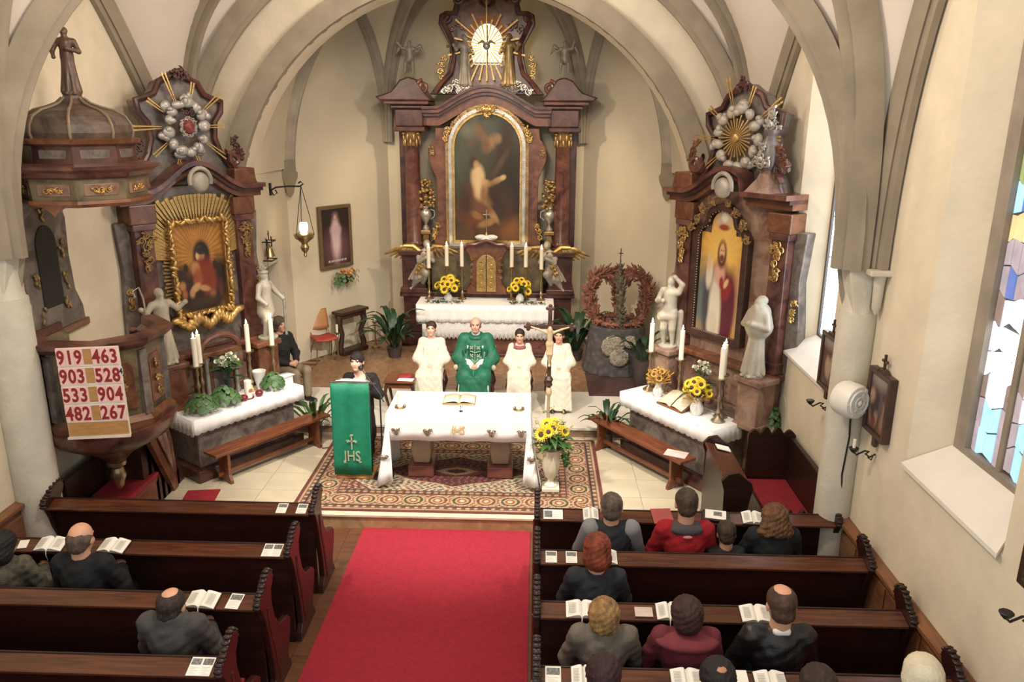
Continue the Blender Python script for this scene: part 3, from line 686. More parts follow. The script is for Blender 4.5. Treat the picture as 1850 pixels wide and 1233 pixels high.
# painting with its frame
def arch_top(w, zb, zs, zt, n=20, flare=0): return [(-w, zb), (w, zb)] + [(w * cos(pi * i / n) , zs + (zt - zs) * sin(pi * i / n)) for i in range(n + 1)]
def main_paint(u, v):
    c = np.zeros(u.shape + (3,)) + srgb('3b3122'); n = fnoise(u, v, 5, 3)[..., None]
    c = blob(c, u, v, .1, .62, .3, .3, '4b5140', 0, .9); c = blob(c, u, v, .5, .92, .5, .14, '4e5244', 0, .9); c = blob(c, u, v, .8, .95, .2, .15, '3f4a40', 0, .8)
    c = blob(c, u, v, .85, .45, .12, .55, '2c2016', 12, .6); c = blob(c, u, v, .72, .68, .07, .3, '3a2615', -30, .4)
    c = blob(c, u, v, .42, .83, .13, .045, '7a5a3e', -35, .4); c = blob(c, u, v, .56, .77, .09, .05, '8c6d4c', 30, .5); c = blob(c, u, v, .3, .78, .1, .04, '5d4a38', 20, .5); c = blob(c, u, v, .66, .8, .05, .035, '94744f', 0, .4)
    c = blob(c, u, v, .33, .35, .13, .16, '6b3d22', 20, .5); c = blob(c, u, v, .25, .18, .22, .08, '7a4627', -10, .5); c = blob(c, u, v, .55, .05, .5, .07, '6d4526', 0, .5); c = blob(c, u, v, .85, .1, .15, .09, '8a5a2e', 10, .5)
    c = blob(c, u, v, .36, .50, .10, .10, 'd9b98a', 15, .25); c = blob(c, u, v, .40, .40, .11, .09, 'cfa673', 0, .25); c = blob(c, u, v, .46, .30, .12, .06, 'b98d57', 5, .3)
    c = blob(c, u, v, .47, .455, .12, .028, 'd2ab7a', -4, .3); c = blob(c, u, v, .64, .475, .1, .024, 'c79c6a', 14, .3); c = blob(c, u, v, .73, .50, .045, .02, 'd9b98a', 10, .3)
    c = blob(c, u, v, .56, .22, .13, .035, 'c19866', -35, .3); c = blob(c, u, v, .50, .14, .14, .03, 'b58a58', 10, .3); c = blob(c, u, v, .34, .20, .1, .03, 'a37445', -12, .3)
    c = blob(c, u, v, .30, .615, .06, .05, '4a3020', 0, .3); c = blob(c, u, v, .34, .60, .04, .03, 'b08258', 0, .4)
    c = blob(c, u, v, .62, .36, .13, .1, '3c2418', 0, .6); c = blob(c, u, v, .80, .28, .1, .12, '4a2f1d', 0, .6)
    c = blob(c, u, v, .36, .46, .05, .12, 'e0c698', 12, .5); c = blob(c, u, v, .44, .37, .04, .06, '9a7048', 0, .5); c = blob(c, u, v, .40, .27, .16, .04, '7c5030', -14, .5); c = blob(c, u, v, .18, .3, .1, .12, '4a2c1a', 10, .6); c = blob(c, u, v, .68, .6, .16, .03, '54422c', 40, .5); c = blob(c, u, v, .2, .86, .14, .05, '6a6a56', -10, .6); c = blob(c, u, v, .48, .74, .06, .05, '6e5238', 10, .5)
    return c * (1 + .30 * n) * .72
picture('painting', 1.30, 2.40, main_paint, 90, 150, HA, loc=(0, -.09, 2.27), arch=lambda u: .74 + .26 * np.sqrt(np.clip(1 - (2 * u - 1) ** 2, 0, 1)))
for (w0, w1, ya, nm, mt) in ((.62, .67, -.12, 'frame_inner', gold), (.67, .73, -.17, 'frame_middle', silver), (.73, .79, -.14, 'frame_outer', dullgold)):
    zo = lambda w: arch_top(w, 2.27 - (w - .62), 4.03, 4.64 + (w - .62), 24)
    MB().ring(zo(w1), zo(w0), ya, -.02, 'y').build(nm, mt, HA, angle=30)
MB().prism(arch_top(.8, 2.2, 4.04, 4.82), -.06, .4, 'y').build('frame_back', brownmarble, HA)
o_ = [(.80 * cos(pi * (i / 14)), 4.02 + .70 * sin(pi * i / 14)) for i in range(1, 14)]
ornament(MB(), o_, .055, 12, -.14, 5).build('garland', dullgold, HA)['kind'] = 'stuff'
ornament(MB().sphere((0, -.2, 4.72), (.13, .06, .08)), [(0, 4.74), (.1, 4.72), (-.1, 4.72), (0, 4.62)], .07, 9, -.2, 7).build('shell_crest', gold, HA)['kind'] = 'stuff'
for s in (-1, 1): ornament(MB(), [(s * .76, 4.28), (s * .80, 4.18), (s * .74, 4.36)], .06, 20 + s, -.15, 5).build('frame_leaf', gold, HA)['kind'] = 'stuff'
# gable with the lit round window
go = [(1.06, 4.98), (.92, 5.16), (.74, 5.36), (.68, 5.6), (.68, 5.85), (.78, 6.02), (.88, 6.2), (.86, 6.36), (.74, 6.42), (.62, 6.42), (.58, 6.56), (.64, 6.68), (.52, 6.76), (.40, 6.66), (.3, 6.72), (.16, 6.9), (0, 6.96)]
gout = go + [(-x, z) for x, z in go[::-1][1:]]
n_g = len(gout)
gin = []
for (x, z) in gout:
    a = math.atan2(z - 5.78, x); gin.append((.30 * cos(a), 5.78 + .44 * sin(a)))
MB().ring(gout, gin, -.02, .12, 'y').build('gable', pinkmarble, HA, False)
gedge = [(x * .86, 5.75 + (z - 5.75) * .9) for x, z in gout]
MB().ring(gout, gedge, -.14, -.02, 'y').build('gable_border', darkmarble, HA, False, bevel=.02)
for s in (-1, 1):
    MB().tube([(s * .95, -.16, 5.02), (s * .82, -.17, 5.2), (s * .66, -.18, 5.36), (s * .6, -.18, 5.6), (s * .61, -.18, 5.86), (s * .7, -.17, 6.05), (s * .78, -.17, 6.22), (s * .7, -.16, 6.33)], .045, 8).build('volute', redmarble, HA)
    MB().tube(spiral(s * .74, 6.3, .09, 1.3, s, -.16, 0), .028, 7).build('scroll', redmarble, HA)
    MB().tube(spiral(s * .52, 6.62, .09, 1.3, s, -.16, 0), .03, 7).build('scroll', redmarble, HA)
    ornament(MB(), [(s * .84, 5.5), (s * .86, 5.38), (s * .8, 5.62), (s * .82, 5.28)], .06, 31 + s, -.1, 5).build('leaf_ornament', gold, HA)['kind'] = 'stuff'
    ornament(MB(), [(s * .62, 6.12), (s * .5, 6.2), (s * .42, 6.14)], .06, 41 + s, -.12, 5).build('leaf_ornament', pinkmarble, HA)['kind'] = 'stuff'
    ornament(MB(), [(s * .56, 5.18), (s * .68, 5.1), (s * .46, 5.14), (s * .78, 5.03)], .075, 51 + s, -.2, 6).build('cloud_cluster', silver, HA)['kind'] = 'stuff'
ornament(MB().tube(spiral(0, 6.62, .14, 1, 1, -.15, -pi / 2, 20, .98), .025, 7).sphere((0, -.14, 6.62), (.1, .05, .13)), [], .05).build('cartouche', redmarble, HA)
glow = M('amber_window', (1., .76, .34), .4, 0, .08, 3, emit=2.6)
MB().prism([(.30 * cos(2 * pi * i / 32), 5.78 + .44 * sin(2 * pi * i / 32)) for i in range(32)], .04, .07, 'y').build('round_window', glow, HA, False)
MB().bbox(-.28, .28, .02, .04, 5.53, 5.555).bbox(-.012, .012, .02, .04, 5.36, 6.2).build('window_bar', darkwood, HA, False)
MB().prism([(.36 * cos(pi * i / 20), 6.0 + .36 * sin(pi * i / 20)) for i in range(21)] + [(.28 * cos(pi * i / 20), 6.0 + .25 * sin(pi * i / 20)) for i in range(20, -1, -1)], -.03, .03, 'y').build('window_hood', M('amber_hood', (.55, .22, .06), .5), HA, False)
rayme = bpy.data.meshes.new('ray'); bb = MB().add([(-.008, -.006, 0), (.008, -.006, 0), (.008, .006, 0), (-.008, .006, 0), (-.02, -.004, 1), (.02, -.004, 1), (.02, .004, 1), (-.02, .004, 1)], [(3, 2, 1, 0), (4, 5, 6, 7), (0, 1, 5, 4), (1, 2, 6, 5), (2, 3, 7, 6), (3, 0, 4, 7)]); rayme.from_pydata(bb.v, [], bb.f); rayme.materials.append(gold)
def ray(parent, c, ang, r0, r1, w=1., y=0):
    o = bpy.data.objects.new('ray', rayme); COL.objects.link(o); o.parent = parent
    o.rotation_euler = (0, ang, 0); o.scale = (w, 1, r1 - r0); o.location = (c[0] + sin(ang) * r0, y, c[1] + cos(ang) * r0); return o
for i in range(28):
    a = 2 * pi * i / 28; L = (.62, .36, .5, .34)[i % 4] * (1.25 if i % 7 == 0 else 1)
    if abs(a - pi) < .3: L = .5
    ray(HA, (0, 5.82), a, .1, .1 + L, .8, -.2 - .004 * (i % 2))
MB().sphere((0, -.22, 5.82), (.07, .05, .07)).tube([(-.16, -.22, 5.86), (-.08, -.23, 5.9), (0, -.23, 5.84), (.08, -.23, 5.9), (.16, -.22, 5.86)], [.01, .03, .04, .03, .01], 7).build('dove', silver, HA)
# tabernacle
T = thing('tabernacle', 'brown marbled tabernacle with arched gilded double doors on the high altar', 'tabernacle', (XA, YA - .34, 1.26))
tb = [(-.40, 0), (.40, 0), (.38, .1), (.30, .2), (.28, .6), (.34, .78), (.40, .86), (.36, .96), (.2, 1.0), (0, 1.08), (-.2, 1.0), (-.36, .96), (-.40, .86), (-.34, .78), (-.28, .6), (-.30, .2), (-.38, .1)]
MB().prism(tb, -.08, .17, 'y').build('body', brownmarble, T, False, bevel=.015)
MB().tube([(-.46, -.06, .9), (-.34, -.1, .98), (-.2, -.12, .98), (0, -.14, 1.06), (.2, -.12, .98), (.34, -.1, .98), (.46, -.06, .9)], .035, 8).build('cornice', redmarble, T)
for s in (-1, 1):
    dpoly = [(0.006, .06), (.19, .06), (.19, .58)] + [(.19 * cos(pi / 2 * i / 8), .58 + .2 * sin(pi / 2 * i / 8)) for i in range(1, 9)]
    dpoly[-1] = (.006, .78)
    dr = MB().prism([(s * x, z) for x, z in (dpoly if s > 0 else dpoly[::-1])][::-1], -.12, -.08, 'y').build('door', gold, T, False, bevel=.006)
    b = MB()
    for k in range(5): b.tube(spiral(s * .10, .14 + k * .12, .035, 1.2, s if k % 2 else -s, -.125, 0, 12), .008, 5)
    b.build('scroll_relief', gold, dr)['kind'] = 'stuff'
    ornament(MB(), [(s * .27, .7), (s * .28, .58), (s * .27, .46), (s * .28, .34)], .035, 60 + s, -.1, 5).build('pendant', dullgold, T)['kind'] = 'stuff'
cr = thing('altar_crucifix', 'small gilded crucifix on a white cloth pad above the tabernacle', 'crucifix', (XA, YA - .36, 2.34))
MB().sphere((0, 0, .0), (.2, .1, .055), 14, 6).sphere((-.1, -.02, .03), (.12, .08, .05)).sphere((.1, -.02, .03), (.12, .08, .05)).build('cloth_pad', linen, cr)
MB().lathe([(.05, .04), (.03, .09), (.012, .14), (.012, .3)], 10).box((0, 0, .42), (.018, .014, .26)).box((0, 0, .46), (.14, .014, .018)).sphere((0, 0, .36), .02).build('cross', brass, cr)
SDFc = SDF(.008); SDFc.cap((0, -.015, .44), (0, -.015, .32), .012, .008, .01).cap((-.05, -.012, .47), (0, -.015, .445), .006, .007, .01).cap((.05, -.012, .47), (0, -.015, .445), .006, .007, .01).ell((0, -.02, .465), .012, .005); SDFc.build('figure', silver, cr)
# mensa
mensa = thing('high_altar_table', 'marbled stone altar table below the tabernacle of the high altar', 'altar table', (XA, YA - .56, .15))
MB().bbox(-1.18, 1.18, -.28, .32, 0, .92).build('block', redmarble, mensa, False, bevel=.02)
MB().bbox(-1.26, 1.26, -.34, .34, .92, 1.0).build('slab', darkmarble, mensa, False, bevel=.015)
MB().bbox(-1.3, 1.3, -.40, .3, 0, .06).build('foot_board', darkmarble, mensa, False, bevel=.01)
clo = thing('high_altar_cloth', 'white lace altar cloth with lettered hem on the high altar', 'altar cloth', (XA, YA - .56, .15))
zt = 1.012
MB().bbox(-1.30, 1.30, -.375, .34, 1.003, zt).build('top_cloth', linen, clo, False)
b = MB(); nn = 140; rws = []
for z, sc in ((zt, 0), (.9, 0), (.76, 0), (.685, 1)):
    rws.append([(-1.30 + 2.6 * i / nn, -.378 - .012 * sin(i * .55) * (zt - z) / .3, z - (.022 * abs(sin(i * pi / 2 * .5)) if sc else 0)) for i in range(nn + 1)])
b.grid(rws[::-1]); b.build('upper_fall', linen, clo, solid=.004)
b = MB(); rws = []; nn = 120
for z, sc in ((.99, 0), (.5, 0), (.385, 1)):
    rws.append([(-1.2 + 2.4 * i / nn, -.352, z - (.05 * abs(sin(i * pi / 4)) if sc else 0)) for i in range(nn + 1)])
b.grid(rws[::-1]); b.build('lace_fall', lace, clo, solid=.003)
for s in (-1, 1):
    rws = [[(s * 1.303, -.375 + .71 * i / 30, z - (.02 * abs(sin(i * pi / 4)) if k == 1 else 0)) for i in range(31)] for k, z in enumerate((zt, .70))]
    MB().grid(rws).build('side_fall', linen, clo, solid=.004)
tm = text_mesh('GELOBT SEI JESUS CHRISTUS', .13, .002, .86, bold=.001); tm.build('lettering', M('lace_letter', (.86, .85, .83), .9), clo, False, loc=(0, -.357, .53))
# urns of gilded flowers in the gaps beside the painting
def urn(name, label, loc, h, mat, mat2, seed, n=70, spread=.17):
    t = thing(name, label, 'urn', loc)
    MB().lathe([(.07, 0), (.075, .03), (.03, .09), (.035, .13), (.10, .22), (.12, .3), (.09, .37), (.06, .4), (.085, .44), (.08, .45)], 14).build('vase', mat, t)
    for s in (-1, 1): MB().tube([(s * .1, 0, .2), (s * .17, 0, .26), (s * .17, 0, .36), (s * .09, 0, .4)], .014, 6).build('handle', mat, t)
    g = random.Random(seed); b = MB()
    for k in range(n):
        a = g.uniform(0, 2 * pi); zz = g.uniform(.42, h); w = spread * (1 - ((zz - .62) / (h - .3)) ** 2) * sqrt(g.random()); b.sphere((w * cos(a), w * sin(a) * .6, zz), (.05, .034, .034), 6, 5, RY(g.uniform(-1, 1)))
        if k % 3 == 0: b.tube([(0, 0, .4), (w * .5 * cos(a), 0, .5), (w * cos(a), w * sin(a) * .6, zz)], .006, 5)
    b.build('flowers', mat2, t); return t
for s in (-1, 1):
    MB().bbox(s * 1.2 - .1, s * 1.2 + .1, -.16, .1, 2.38, 2.46).bbox(s * 1.2 - .06, s * 1.2 + .06, -.1, .1, 2.2, 2.38).build('bracket', dullgold, HA, False, bevel=.02)
    urn('gilded_urn', 'gilded urn of carved flowers %s of the high altar painting' % ('left' if s < 0 else 'right'), (XA + s * 1.2, YA - .05, 2.46), .95, silver, dullgold, 5 + s)
# kneeling angels with golden wings on the high altar
def angel_prims(S, H, s):
    q = lambda x, y, z: (x * H * s, y * H, z * H)
    S.ell(q(-.06, -.04, .92), (.075 * H, .085 * H, .095 * H), .02).cap(q(0, 0, .74), q(-.05, -.03, .86), .05 * H, .04 * H, .02)
    S.cap(q(.02, .02, .42), q(0, 0, .70), .12 * H, .12 * H, .04).cap(q(-.12, 0, .70), q(.12, 0, .72), .07 * H, .07 * H, .03)
    S.chain([q(-.13, -.02, .70), q(-.2, -.14, .58), q(-.08, -.2, .68)], [.055 * H, .045 * H, .035 * H], .02); S.chain([q(.13, -.02, .70), q(.1, -.16, .56), q(-.06, -.22, .66)], [.055 * H, .045 * H, .035 * H], .02)
    S.chain([q(.04, 0, .42), q(-.05, -.2, .34), q(.04, -.05, .1)], [.12 * H, .09 * H, .05 * H], .03); S.chain([q(.08, .02, .42), q(.14, -.08, .2), q(.26, .0, .0)], [.12 * H, .085 * H, .045 * H], .03); S.ell(q(.3, -.02, -.04), (.04 * H, .08 * H, .035 * H), .02)
    for i in range(5): S.cap(q(.0 + .06 * i, -.1 + .03 * i, .5), q(.1 + .08 * i, -.16 + .05 * i, .22 - .02 * i), .03 * H, .04 * H, .02)
def wing(b, root, tip, s, n=9, L=.5, H=1.):
    root = Vector(root); tip = Vector(tip); bone = [root, root.lerp(tip, .5) + Vector((0, 0, .07)), tip]
    b.tube(bone, [.05, .06, .04], 8)
    for row, (ln, dy) in enumerate(((1., 0), (.55, -.02))):
        for i in range(n):
            t = i / (n - 1); p0 = bone[0].lerp(bone[1], t * 2) if t < .5 else bone[1].lerp(bone[2], t * 2 - 1)
            a = rad(-95 + 72 * t); l = L * ln * (.5 + .5 * t); d = Vector((s * cos(a), 0, sin(a))); c = p0 + d * l * .5 + Vector((0, dy + .006 * (i % 2), 0))
            b.sphere(tuple(c), (.035 + .006 * row, .014, l * .55), 8, 8, RY(math.atan2(d.x, d.z)))
    return b
for s in (-1, 1):
    t = thing('kneeling_angel', 'white and gold carved angel kneeling %s of the tabernacle, wing spread' % ('left' if s < 0 else 'right'), 'angel statue', (XA + s * 1.22, YA - .22, 1.36))
    S = SDF(.012); angel_prims(S, .92, s); S.build('figure', statuegrey, t)
    wing(MB(), (s * .04, .0, .66), (s * .40, -.02, .80), s, 9, .40).build('wing', gold, t); wing(MB(), (-s * .02, .05, .66), (-s * .36, .06, .78), -s, 8, .32).build('wing', dullgold, t)
    ornament(MB(), [(s * .05, .45), (s * .12, .35), (s * .02, .3)], .07, 70 + s, -.16, 5).build('gilt_drapery', gold, t)['kind'] = 'stuff'
# putti on the outer cornice, saints of the gable
for s in (-1, 1):
    def ex(S, H, s=s):
        for q in (-1, 1): S.chain([(q * .05 * H, .08 * H, .72 * H), (q * .28 * H, .12 * H, .86 * H), (q * .38 * H, .1 * H, .66 * H)], [.04 * H, .05 * H, .02 * H], .02)
    statue('cornice_angel', 'grey carved angel seated on the %s cornice of the high altar' % ('left' if s < 0 else 'right'), 'angel statue', (XA + s * 1.42, YA - .12, 5.26), 0, .66, statuegrey,
        (ARM_OUT(-1), ((.2, -.03, .8), (.26, -.04, .98))) if s > 0 else (((-.2, -.03, .8), (-.34, -.04, .95)), ARM_OUT(1)), 0, .011, extra=ex, legs=(((-.10, -.16, .38), (-.12, -.14, .15)), ((.10, -.16, .40), (.10, -.12, .14))))
statue('gable_saint', 'carved figure carrying a cross, left of the glowing altar window', 'statue', (XA - .40, YA - .2, 5.12), rad(35), .9, statuegrey, (ARM_OUT(-1), ARM_CHEST(1)), 1, .011)
statue('gable_saint', 'robed carved figure standing right of the glowing altar window', 'statue', (XA + .40, YA - .2, 5.12), rad(-30), .92, M('gilt_figure', (.50, .36, .17), .4, .4, .2, 9), (ARM_CHEST(-1), ARM_OUT(1)), 1, .011)
c_ = thing('carved_cross', 'dark carved cross leaning behind the left gable figure', 'cross', (XA - .52, YA - .12, 5.12)); MB().box((0, 0, .5), (.05, .035, 1.0), RY(-.12)).build('post', darkwood, c_, False); MB().box((-.02, -.005, .72), (.4, .035, .05), RY(-.12)).build('arm', darkwood, c_, False)
for s in (-1, 1): ornament(MB(), [(s * .40, 5.06), (s * .3, 5.06), (s * .5, 5.05)], .08, 90 + s, -.22, 8).build('cloud_pedestal', silver if s < 0 else greymarble, HA)['kind'] = 'stuff'
# ------------------------------------------------------------------ side altars
def orn(pts, r, seed, y, n, name, mat, parent, extra=None):
    b = ornament(MB(), pts, r, seed, y, n)
    if extra: extra(b)
    return stuff(b.build(name, mat, parent))
def madonna(u, v):
    a = np.arctan2(v - .62, u - .5); c = np.zeros(u.shape + (3,)) + srgb('b07a35'); w = (.5 + .5 * np.sin(a * 44))[..., None]; c = c * (.75 + .5 * w)
    c = blob(c, u, v, .5, .18, .62, .30, '2a1a12', 0, .3); c = blob(c, u, v, .9, .38, .18, .2, '2c1d14', 0, .4); c = blob(c, u, v, .12, .38, .16, .16, '3a2415', 0, .4)
    c = blob(c, u, v, .56, .62, .17, .18, '241a18', 0, .15); c = blob(c, u, v, .53, .63, .085, .09, 'c99a6a', 0, .2); c = blob(c, u, v, .56, .68, .12, .05, '2b2420', 0, .2); c = blob(c, u, v, .56, .44, .22, .17, '7a2d1a', 0, .3); c = blob(c, u, v, .66, .32, .16, .17, '8a3a20', 20, .3)
    c = blob(c, u, v, .41, .48, .085, .08, 'c08a58', 0, .3); c = blob(c, u, v, .44, .36, .09, .12, '9d5230', -15, .3); c = blob(c, u, v, .38, .26, .1, .045, 'caa070', 20, .3); c = blob(c, u, v, .56, .24, .12, .035, 'b98a5c', -10, .3)
    c = blob(c, u, v, .22, .5, .05, .05, '2b1c14', 0, .3); c = blob(c, u, v, .82, .5, .05, .05, '2b1c14', 0, .3); c = blob(c, u, v, .30, .20, .05, .05, 'b98a5c', 0, .4); c = blob(c, u, v, .72, .16, .06, .05, '8a5a38', 0, .4); c = blob(c, u, v, .5, .08, .3, .06, '3a2a1c', 0, .5); c = blob(c, u, v, .9, .22, .05, .1, '5a2a1c', 0, .4); c = blob(c, u, v, .47, .62, .03, .035, 'd9b088', 0, .4); c = blob(c, u, v, .12, .3, .06, .05, 'b5844f', 0, .4); c = blob(c, u, v, .15, .2, .05, .06, 'a8623a', 0, .4)
    return c * (1 + .22 * fnoise(u, v, 12, 5)[..., None]) * .85
def sacred(u, v):
    c = np.zeros(u.shape + (3,)) + srgb('d2a04a'); a = np.arctan2(v - .66, u - .5); c = c * (.92 + .16 * (.5 + .5 * np.sin(a * 30)))[..., None]
    c = blob(c, u, v, .5, .62, .3, .2, 'e3bd62', 0, .6); c = blob(c, u, v, .5, .93, .2, .07, 'b9a184', 0, .3); c = blob(c, u, v, .5, .955, .07, .04, 'cfc9b8', 0, .3); c = blob(c, u, v, .5, .875, .12, .025, '8d3a22', 0, .3)
    c = blob(c, u, v, .1, .25, .18, .3, '5f6a66', 0, .5); c = blob(c, u, v, .95, .3, .12, .3, 'b98f6a', 0, .5)
    c = blob(c, u, v, .5, .18, .34, .42, '6e1f26', 0, .15); c = blob(c, u, v, .72, .2, .15, .34, '5c1a2c', -8, .25); c = blob(c, u, v, .27, .2, .15, .3, '46444a', 8, .3); c = blob(c, u, v, .42, .16, .14, .34, 'd8cdb6', 4, .25); c = blob(c, u, v, .38, .06, .12, .12, 'c7bba6', 0, .3)
    c = blob(c, u, v, .48, .50, .12, .09, 'cfa08a', 0, .3); c = blob(c, u, v, .53, .43, .045, .05, '9c2b22', 0, .3); c = blob(c, u, v, .66, .38, .12, .08, '8a2a28', 30, .3); c = blob(c, u, v, .64, .43, .06, .03, 'd9ae84', 30, .3)
    c = blob(c, u, v, .5, .66, .105, .115, '5a3219', 0, .2); c = blob(c, u, v, .5, .675, .062, .075, 'd6a878', 0, .2); c = blob(c, u, v, .5, .63, .05, .028, '6a3c20', 0, .3)
    c = blob(c, u, v, .24, .48, .075, .12, 'd2c7b0', -8, .25); c = blob(c, u, v, .22, .565, .05, .055, 'd9b088', 0, .3); c = blob(c, u, v, .2, .62, .02, .04, 'd9b088', 5, .3)
    for du, dv in ((.475, .69), (.525, .69)): c = blob(c, u, v, du, dv, .013, .007, '2a1810', 0, .4)
    return c * (1 + .05 * fnoise(u, v, 9, 8)[..., None])
def sidealtar(s):
    L = s < 0; c = -.05 if L else .18
    A = thing('side_altar', 'marbled side altar with gold-framed mother and child painting, left of the chancel arch' if L else 'marbled side altar with arched painting of a red-cloaked man, by the right wall', 'altar', (s * 2.78, 9.8, 0), -s * rad(55))
    hw = .86 if L else .92
    MB().bbox(c - hw, c + hw, .70, 1.1, 0, .95).bbox(c - hw + .03, c + hw - .03, .74, 1.1, .95, 1.46).build('base', pinkmarble, A, False, bevel=.015)
    MB().bbox(c - hw - .05, c + hw + .05, .66, 1.12, 1.46, 1.54).build('ledge', brownmarble, A, False, bevel=.02)
    for q in (-1, 1):
        x = c + q * (hw - .14)
        MB().bbox(x - .17, x + .17, .42, .74, .9, 1.44).bbox(x - .21, x + .21, .38, .76, 1.44, 1.52).bbox(x - .19, x + .19, .40, .76, .84, .92).build('statue_pier', brownmarble if L else pinkmarble, A, False, bevel=.02)
        pil = MB().bbox(x - .12, x + .12, .74, 1.0, 1.54, 3.26).bbox(x - .15, x + .15, .71, 1.0, 1.54, 1.68).bbox(x - .15, x + .15, .71, 1.0, 3.2, 3.28).build('pilaster', redmarble, A, False, bevel=.012)
        orn([(x, 3.14), (x - .06, 3.08), (x + .06, 3.08), (x, 3.0), (x - .03, 2.92), (x + .02, 2.84), (x, 2.74)], .055, 100 + q + s, .72, 5, 'gilt_capital', dullgold if L else gold, A)
        MB().prism([(x + q * .12, 1.54), (x + q * .34, 1.54), (x + q * .30, 2.2), (x + q * .25, 2.7), (x + q * .30, 3.3), (x + q * .12, 3.3)][::q], .86, 1.08, 'y').build('side_wing', greymarble, A, False, bevel=.012)
        orn([(x + q * .22, 2.35), (x + q * .21, 2.25), (x + q * .23, 2.45)], .05, 200 + q + s, .84, 5, 'wing_leaf', gold, A)
        MB().bbox(x - .17, x + .17, .70, 1.05, 3.28, 3.52).build('entablature', brownmarble, A, False, bevel=.015)
    MB().bbox(c - hw + .2, c + hw - .2, .84, 1.08, 1.5, 3.7).build('back_panel', pinkmarble if not L else greymarble, A, False)
    # S-curved pediment cornice
    n = 36; path = []
    for i in range(n + 1):
        t = -1 + 2 * i / n; z = 3.52 + .33 * (cos(pi * min(1, abs(t) / .72)) * .5 + .5) ; path.append((c + t * (hw + (.14 if L or t < 0 else .03)), 0, z))
    if not L:
        path = [(x, 0, z if x < c + .25 else 3.56) for x, _, z in path]
    for off, y0, th, mt in ((0, .70, .07, brownmarble), (.07, .64, .05, darkmarble), (.12, .57, .06, redmarble)):
        lo_ = [(x, y0, z + off) for x, _, z in path]; hi_ = [(x, y0, z + off + th) for x, _, z in path]; bk = [(x, 1.1, z + off + th) for x, _, z in path]; bl = [(x, 1.1, z + off) for x, _, z in path]
        MB().grid([lo_, hi_, bk, bl, lo_], True).add([q[0] for q in (lo_, hi_, bk, bl)], [(0, 1, 2, 3)]).add([q[-1] for q in (lo_, hi_, bk, bl)], [(3, 2, 1, 0)]).build('cornice_moulding', mt, A, angle=35)
    stuff(MB().sphere((c, .56, 3.76), (.13, .07, .13), 12, 8).tube([(c + .15 * cos(a_), .55, 3.78 + .16 * sin(a_)) for a_ in np.linspace(-.3, pi + .3, 12)], .028, 7).build('shell_cartouche', statuegrey, A))
    for q in (-1, 1):
        x = c + q * (hw - .1)
        if L or q < 0: MB().prism([(x - .2, 3.68), (x + .2, 3.68), (x + .17, 3.76), (x + .16, 3.9), (x - .16, 3.9), (x - .17, 3.76)], .68, 1.05, 'y').build('pier_block', brownmarble, A, False, bevel=.02)
    # gable
    gz = [(.72, 3.72), (.62, 3.95), (.50, 4.12), (.44, 4.3), (.46, 4.5), (.56, 4.62), (.58, 4.76), (.44, 4.80), (.34, 4.84), (.26, 4.98), (.12, 5.04), (0, 5.12)]
    pts = [(c + x, z - (0 if L else .12)) for x, z in gz] + [(c - x, z - (0 if L else .12)) for x, z in gz[::-1][1:]]
    MB().prism(pts, .86, 1.06, 'y').build('gable', greymarble, A, False, bevel=.015)
    for q in (-1, 1):
        MB().tube([(c + q * x, .83, z - (0 if L else .12)) for x, z in gz], .042, 8).build('gable_moulding', darkmarble, A)
        MB().tube([(c + q * .70, .78, 3.86), (c + q * .62, .76, 4.0), (c + q * .54, .75, 4.12)] + spiral(c + q * .68, 4.02, .12, 1.3, q, .76, 0), .035, 7).build('volute', redmarble, A)
        orn([(c + q * .70, 4.18), (c + q * .74, 4.10), (c + q * .66, 4.26)], .06, 300 + q + s, .74, 6, 'finial', darkmarble if L else brownmarble, A)
    orn([(c, 5.12 - (0 if L else .1)), (c + .06, 5.06 - (0 if L else .1)), (c - .06, 5.06 - (0 if L else .1))], .06, 333 + s, .78, 6, 'crest', darkmarble, A)
    # cloud ring with rays
    cz = 4.44 if L else 4.36; g = random.Random(7 + s); rx, rz_ = (.25, .30) if L else (.31, .33)
    for i in range(13):
        a = 2 * pi * i / 13
        for k in range(1 + (i % 2)):
            MB().sphere((0, 0, 0), (g.uniform(.06, .10), .045, g.uniform(.05, .08)), 9, 7).sphere((g.uniform(-.06, .06), -.01, g.uniform(-.05, .05)), (g.uniform(.04, .06), .045, g.uniform(.035, .055)), 8, 6).build('cloud', M('cloud_silver', (.50, .47, .43), .4, .35, .2, 9, .3, bscale=30) if L else statuegrey, A, loc=(c + (rx + k * .05) * cos(a) + g.uniform(-.02, .02), .74 + k * .03, cz + (rz_ + k * .05) * sin(a) + g.uniform(-.02, .02)))
    for i in range(10):
        for e_ in (-.035, .035):
            a = 2 * pi * i / 10 + .3; o = ray(A, (c, cz), a + e_, rx + .07, rx + (.44 if i % 2 else .32), .55, .77)
    if L:
        orn([(c + .09 * cos(a), cz + .1 * sin(a)) for a in np.linspace(0, 6.28, 12)], .035, 77, .70, 4, 'rosette_petals', statuegrey, A)
        stuff(ornament(MB().sphere((c, .70, cz), (.085, .05, .095), 12, 8), [(c + .04 * cos(a), cz + .045 * sin(a)) for a in np.linspace(0, 6.28, 7)], .03, 78, .67, 4).build('red_rosette', M('rosette_red', (.28, .05, .05), .5, 0, .3, 30), A))
        orn([(c - .03, cz + .17), (c + .06, cz + .18)], .05, 79, .7, 5, 'crown', darkmarble, A)
    else:
        MB().sphere((c, .71, cz), (.06, .03, .06), 12, 8).build('sun_disc', gold, A)
        for i in range(28): o = ray(A, (c, cz), 2 * pi * i / 28, .05, .23 + .05 * (i % 2), .55, .72)
    # mensa with plinth
    MB().bbox(-.84, .84, -.02, .70, 0, .17).build('plinth', darkmarble, A, False, bevel=.015)
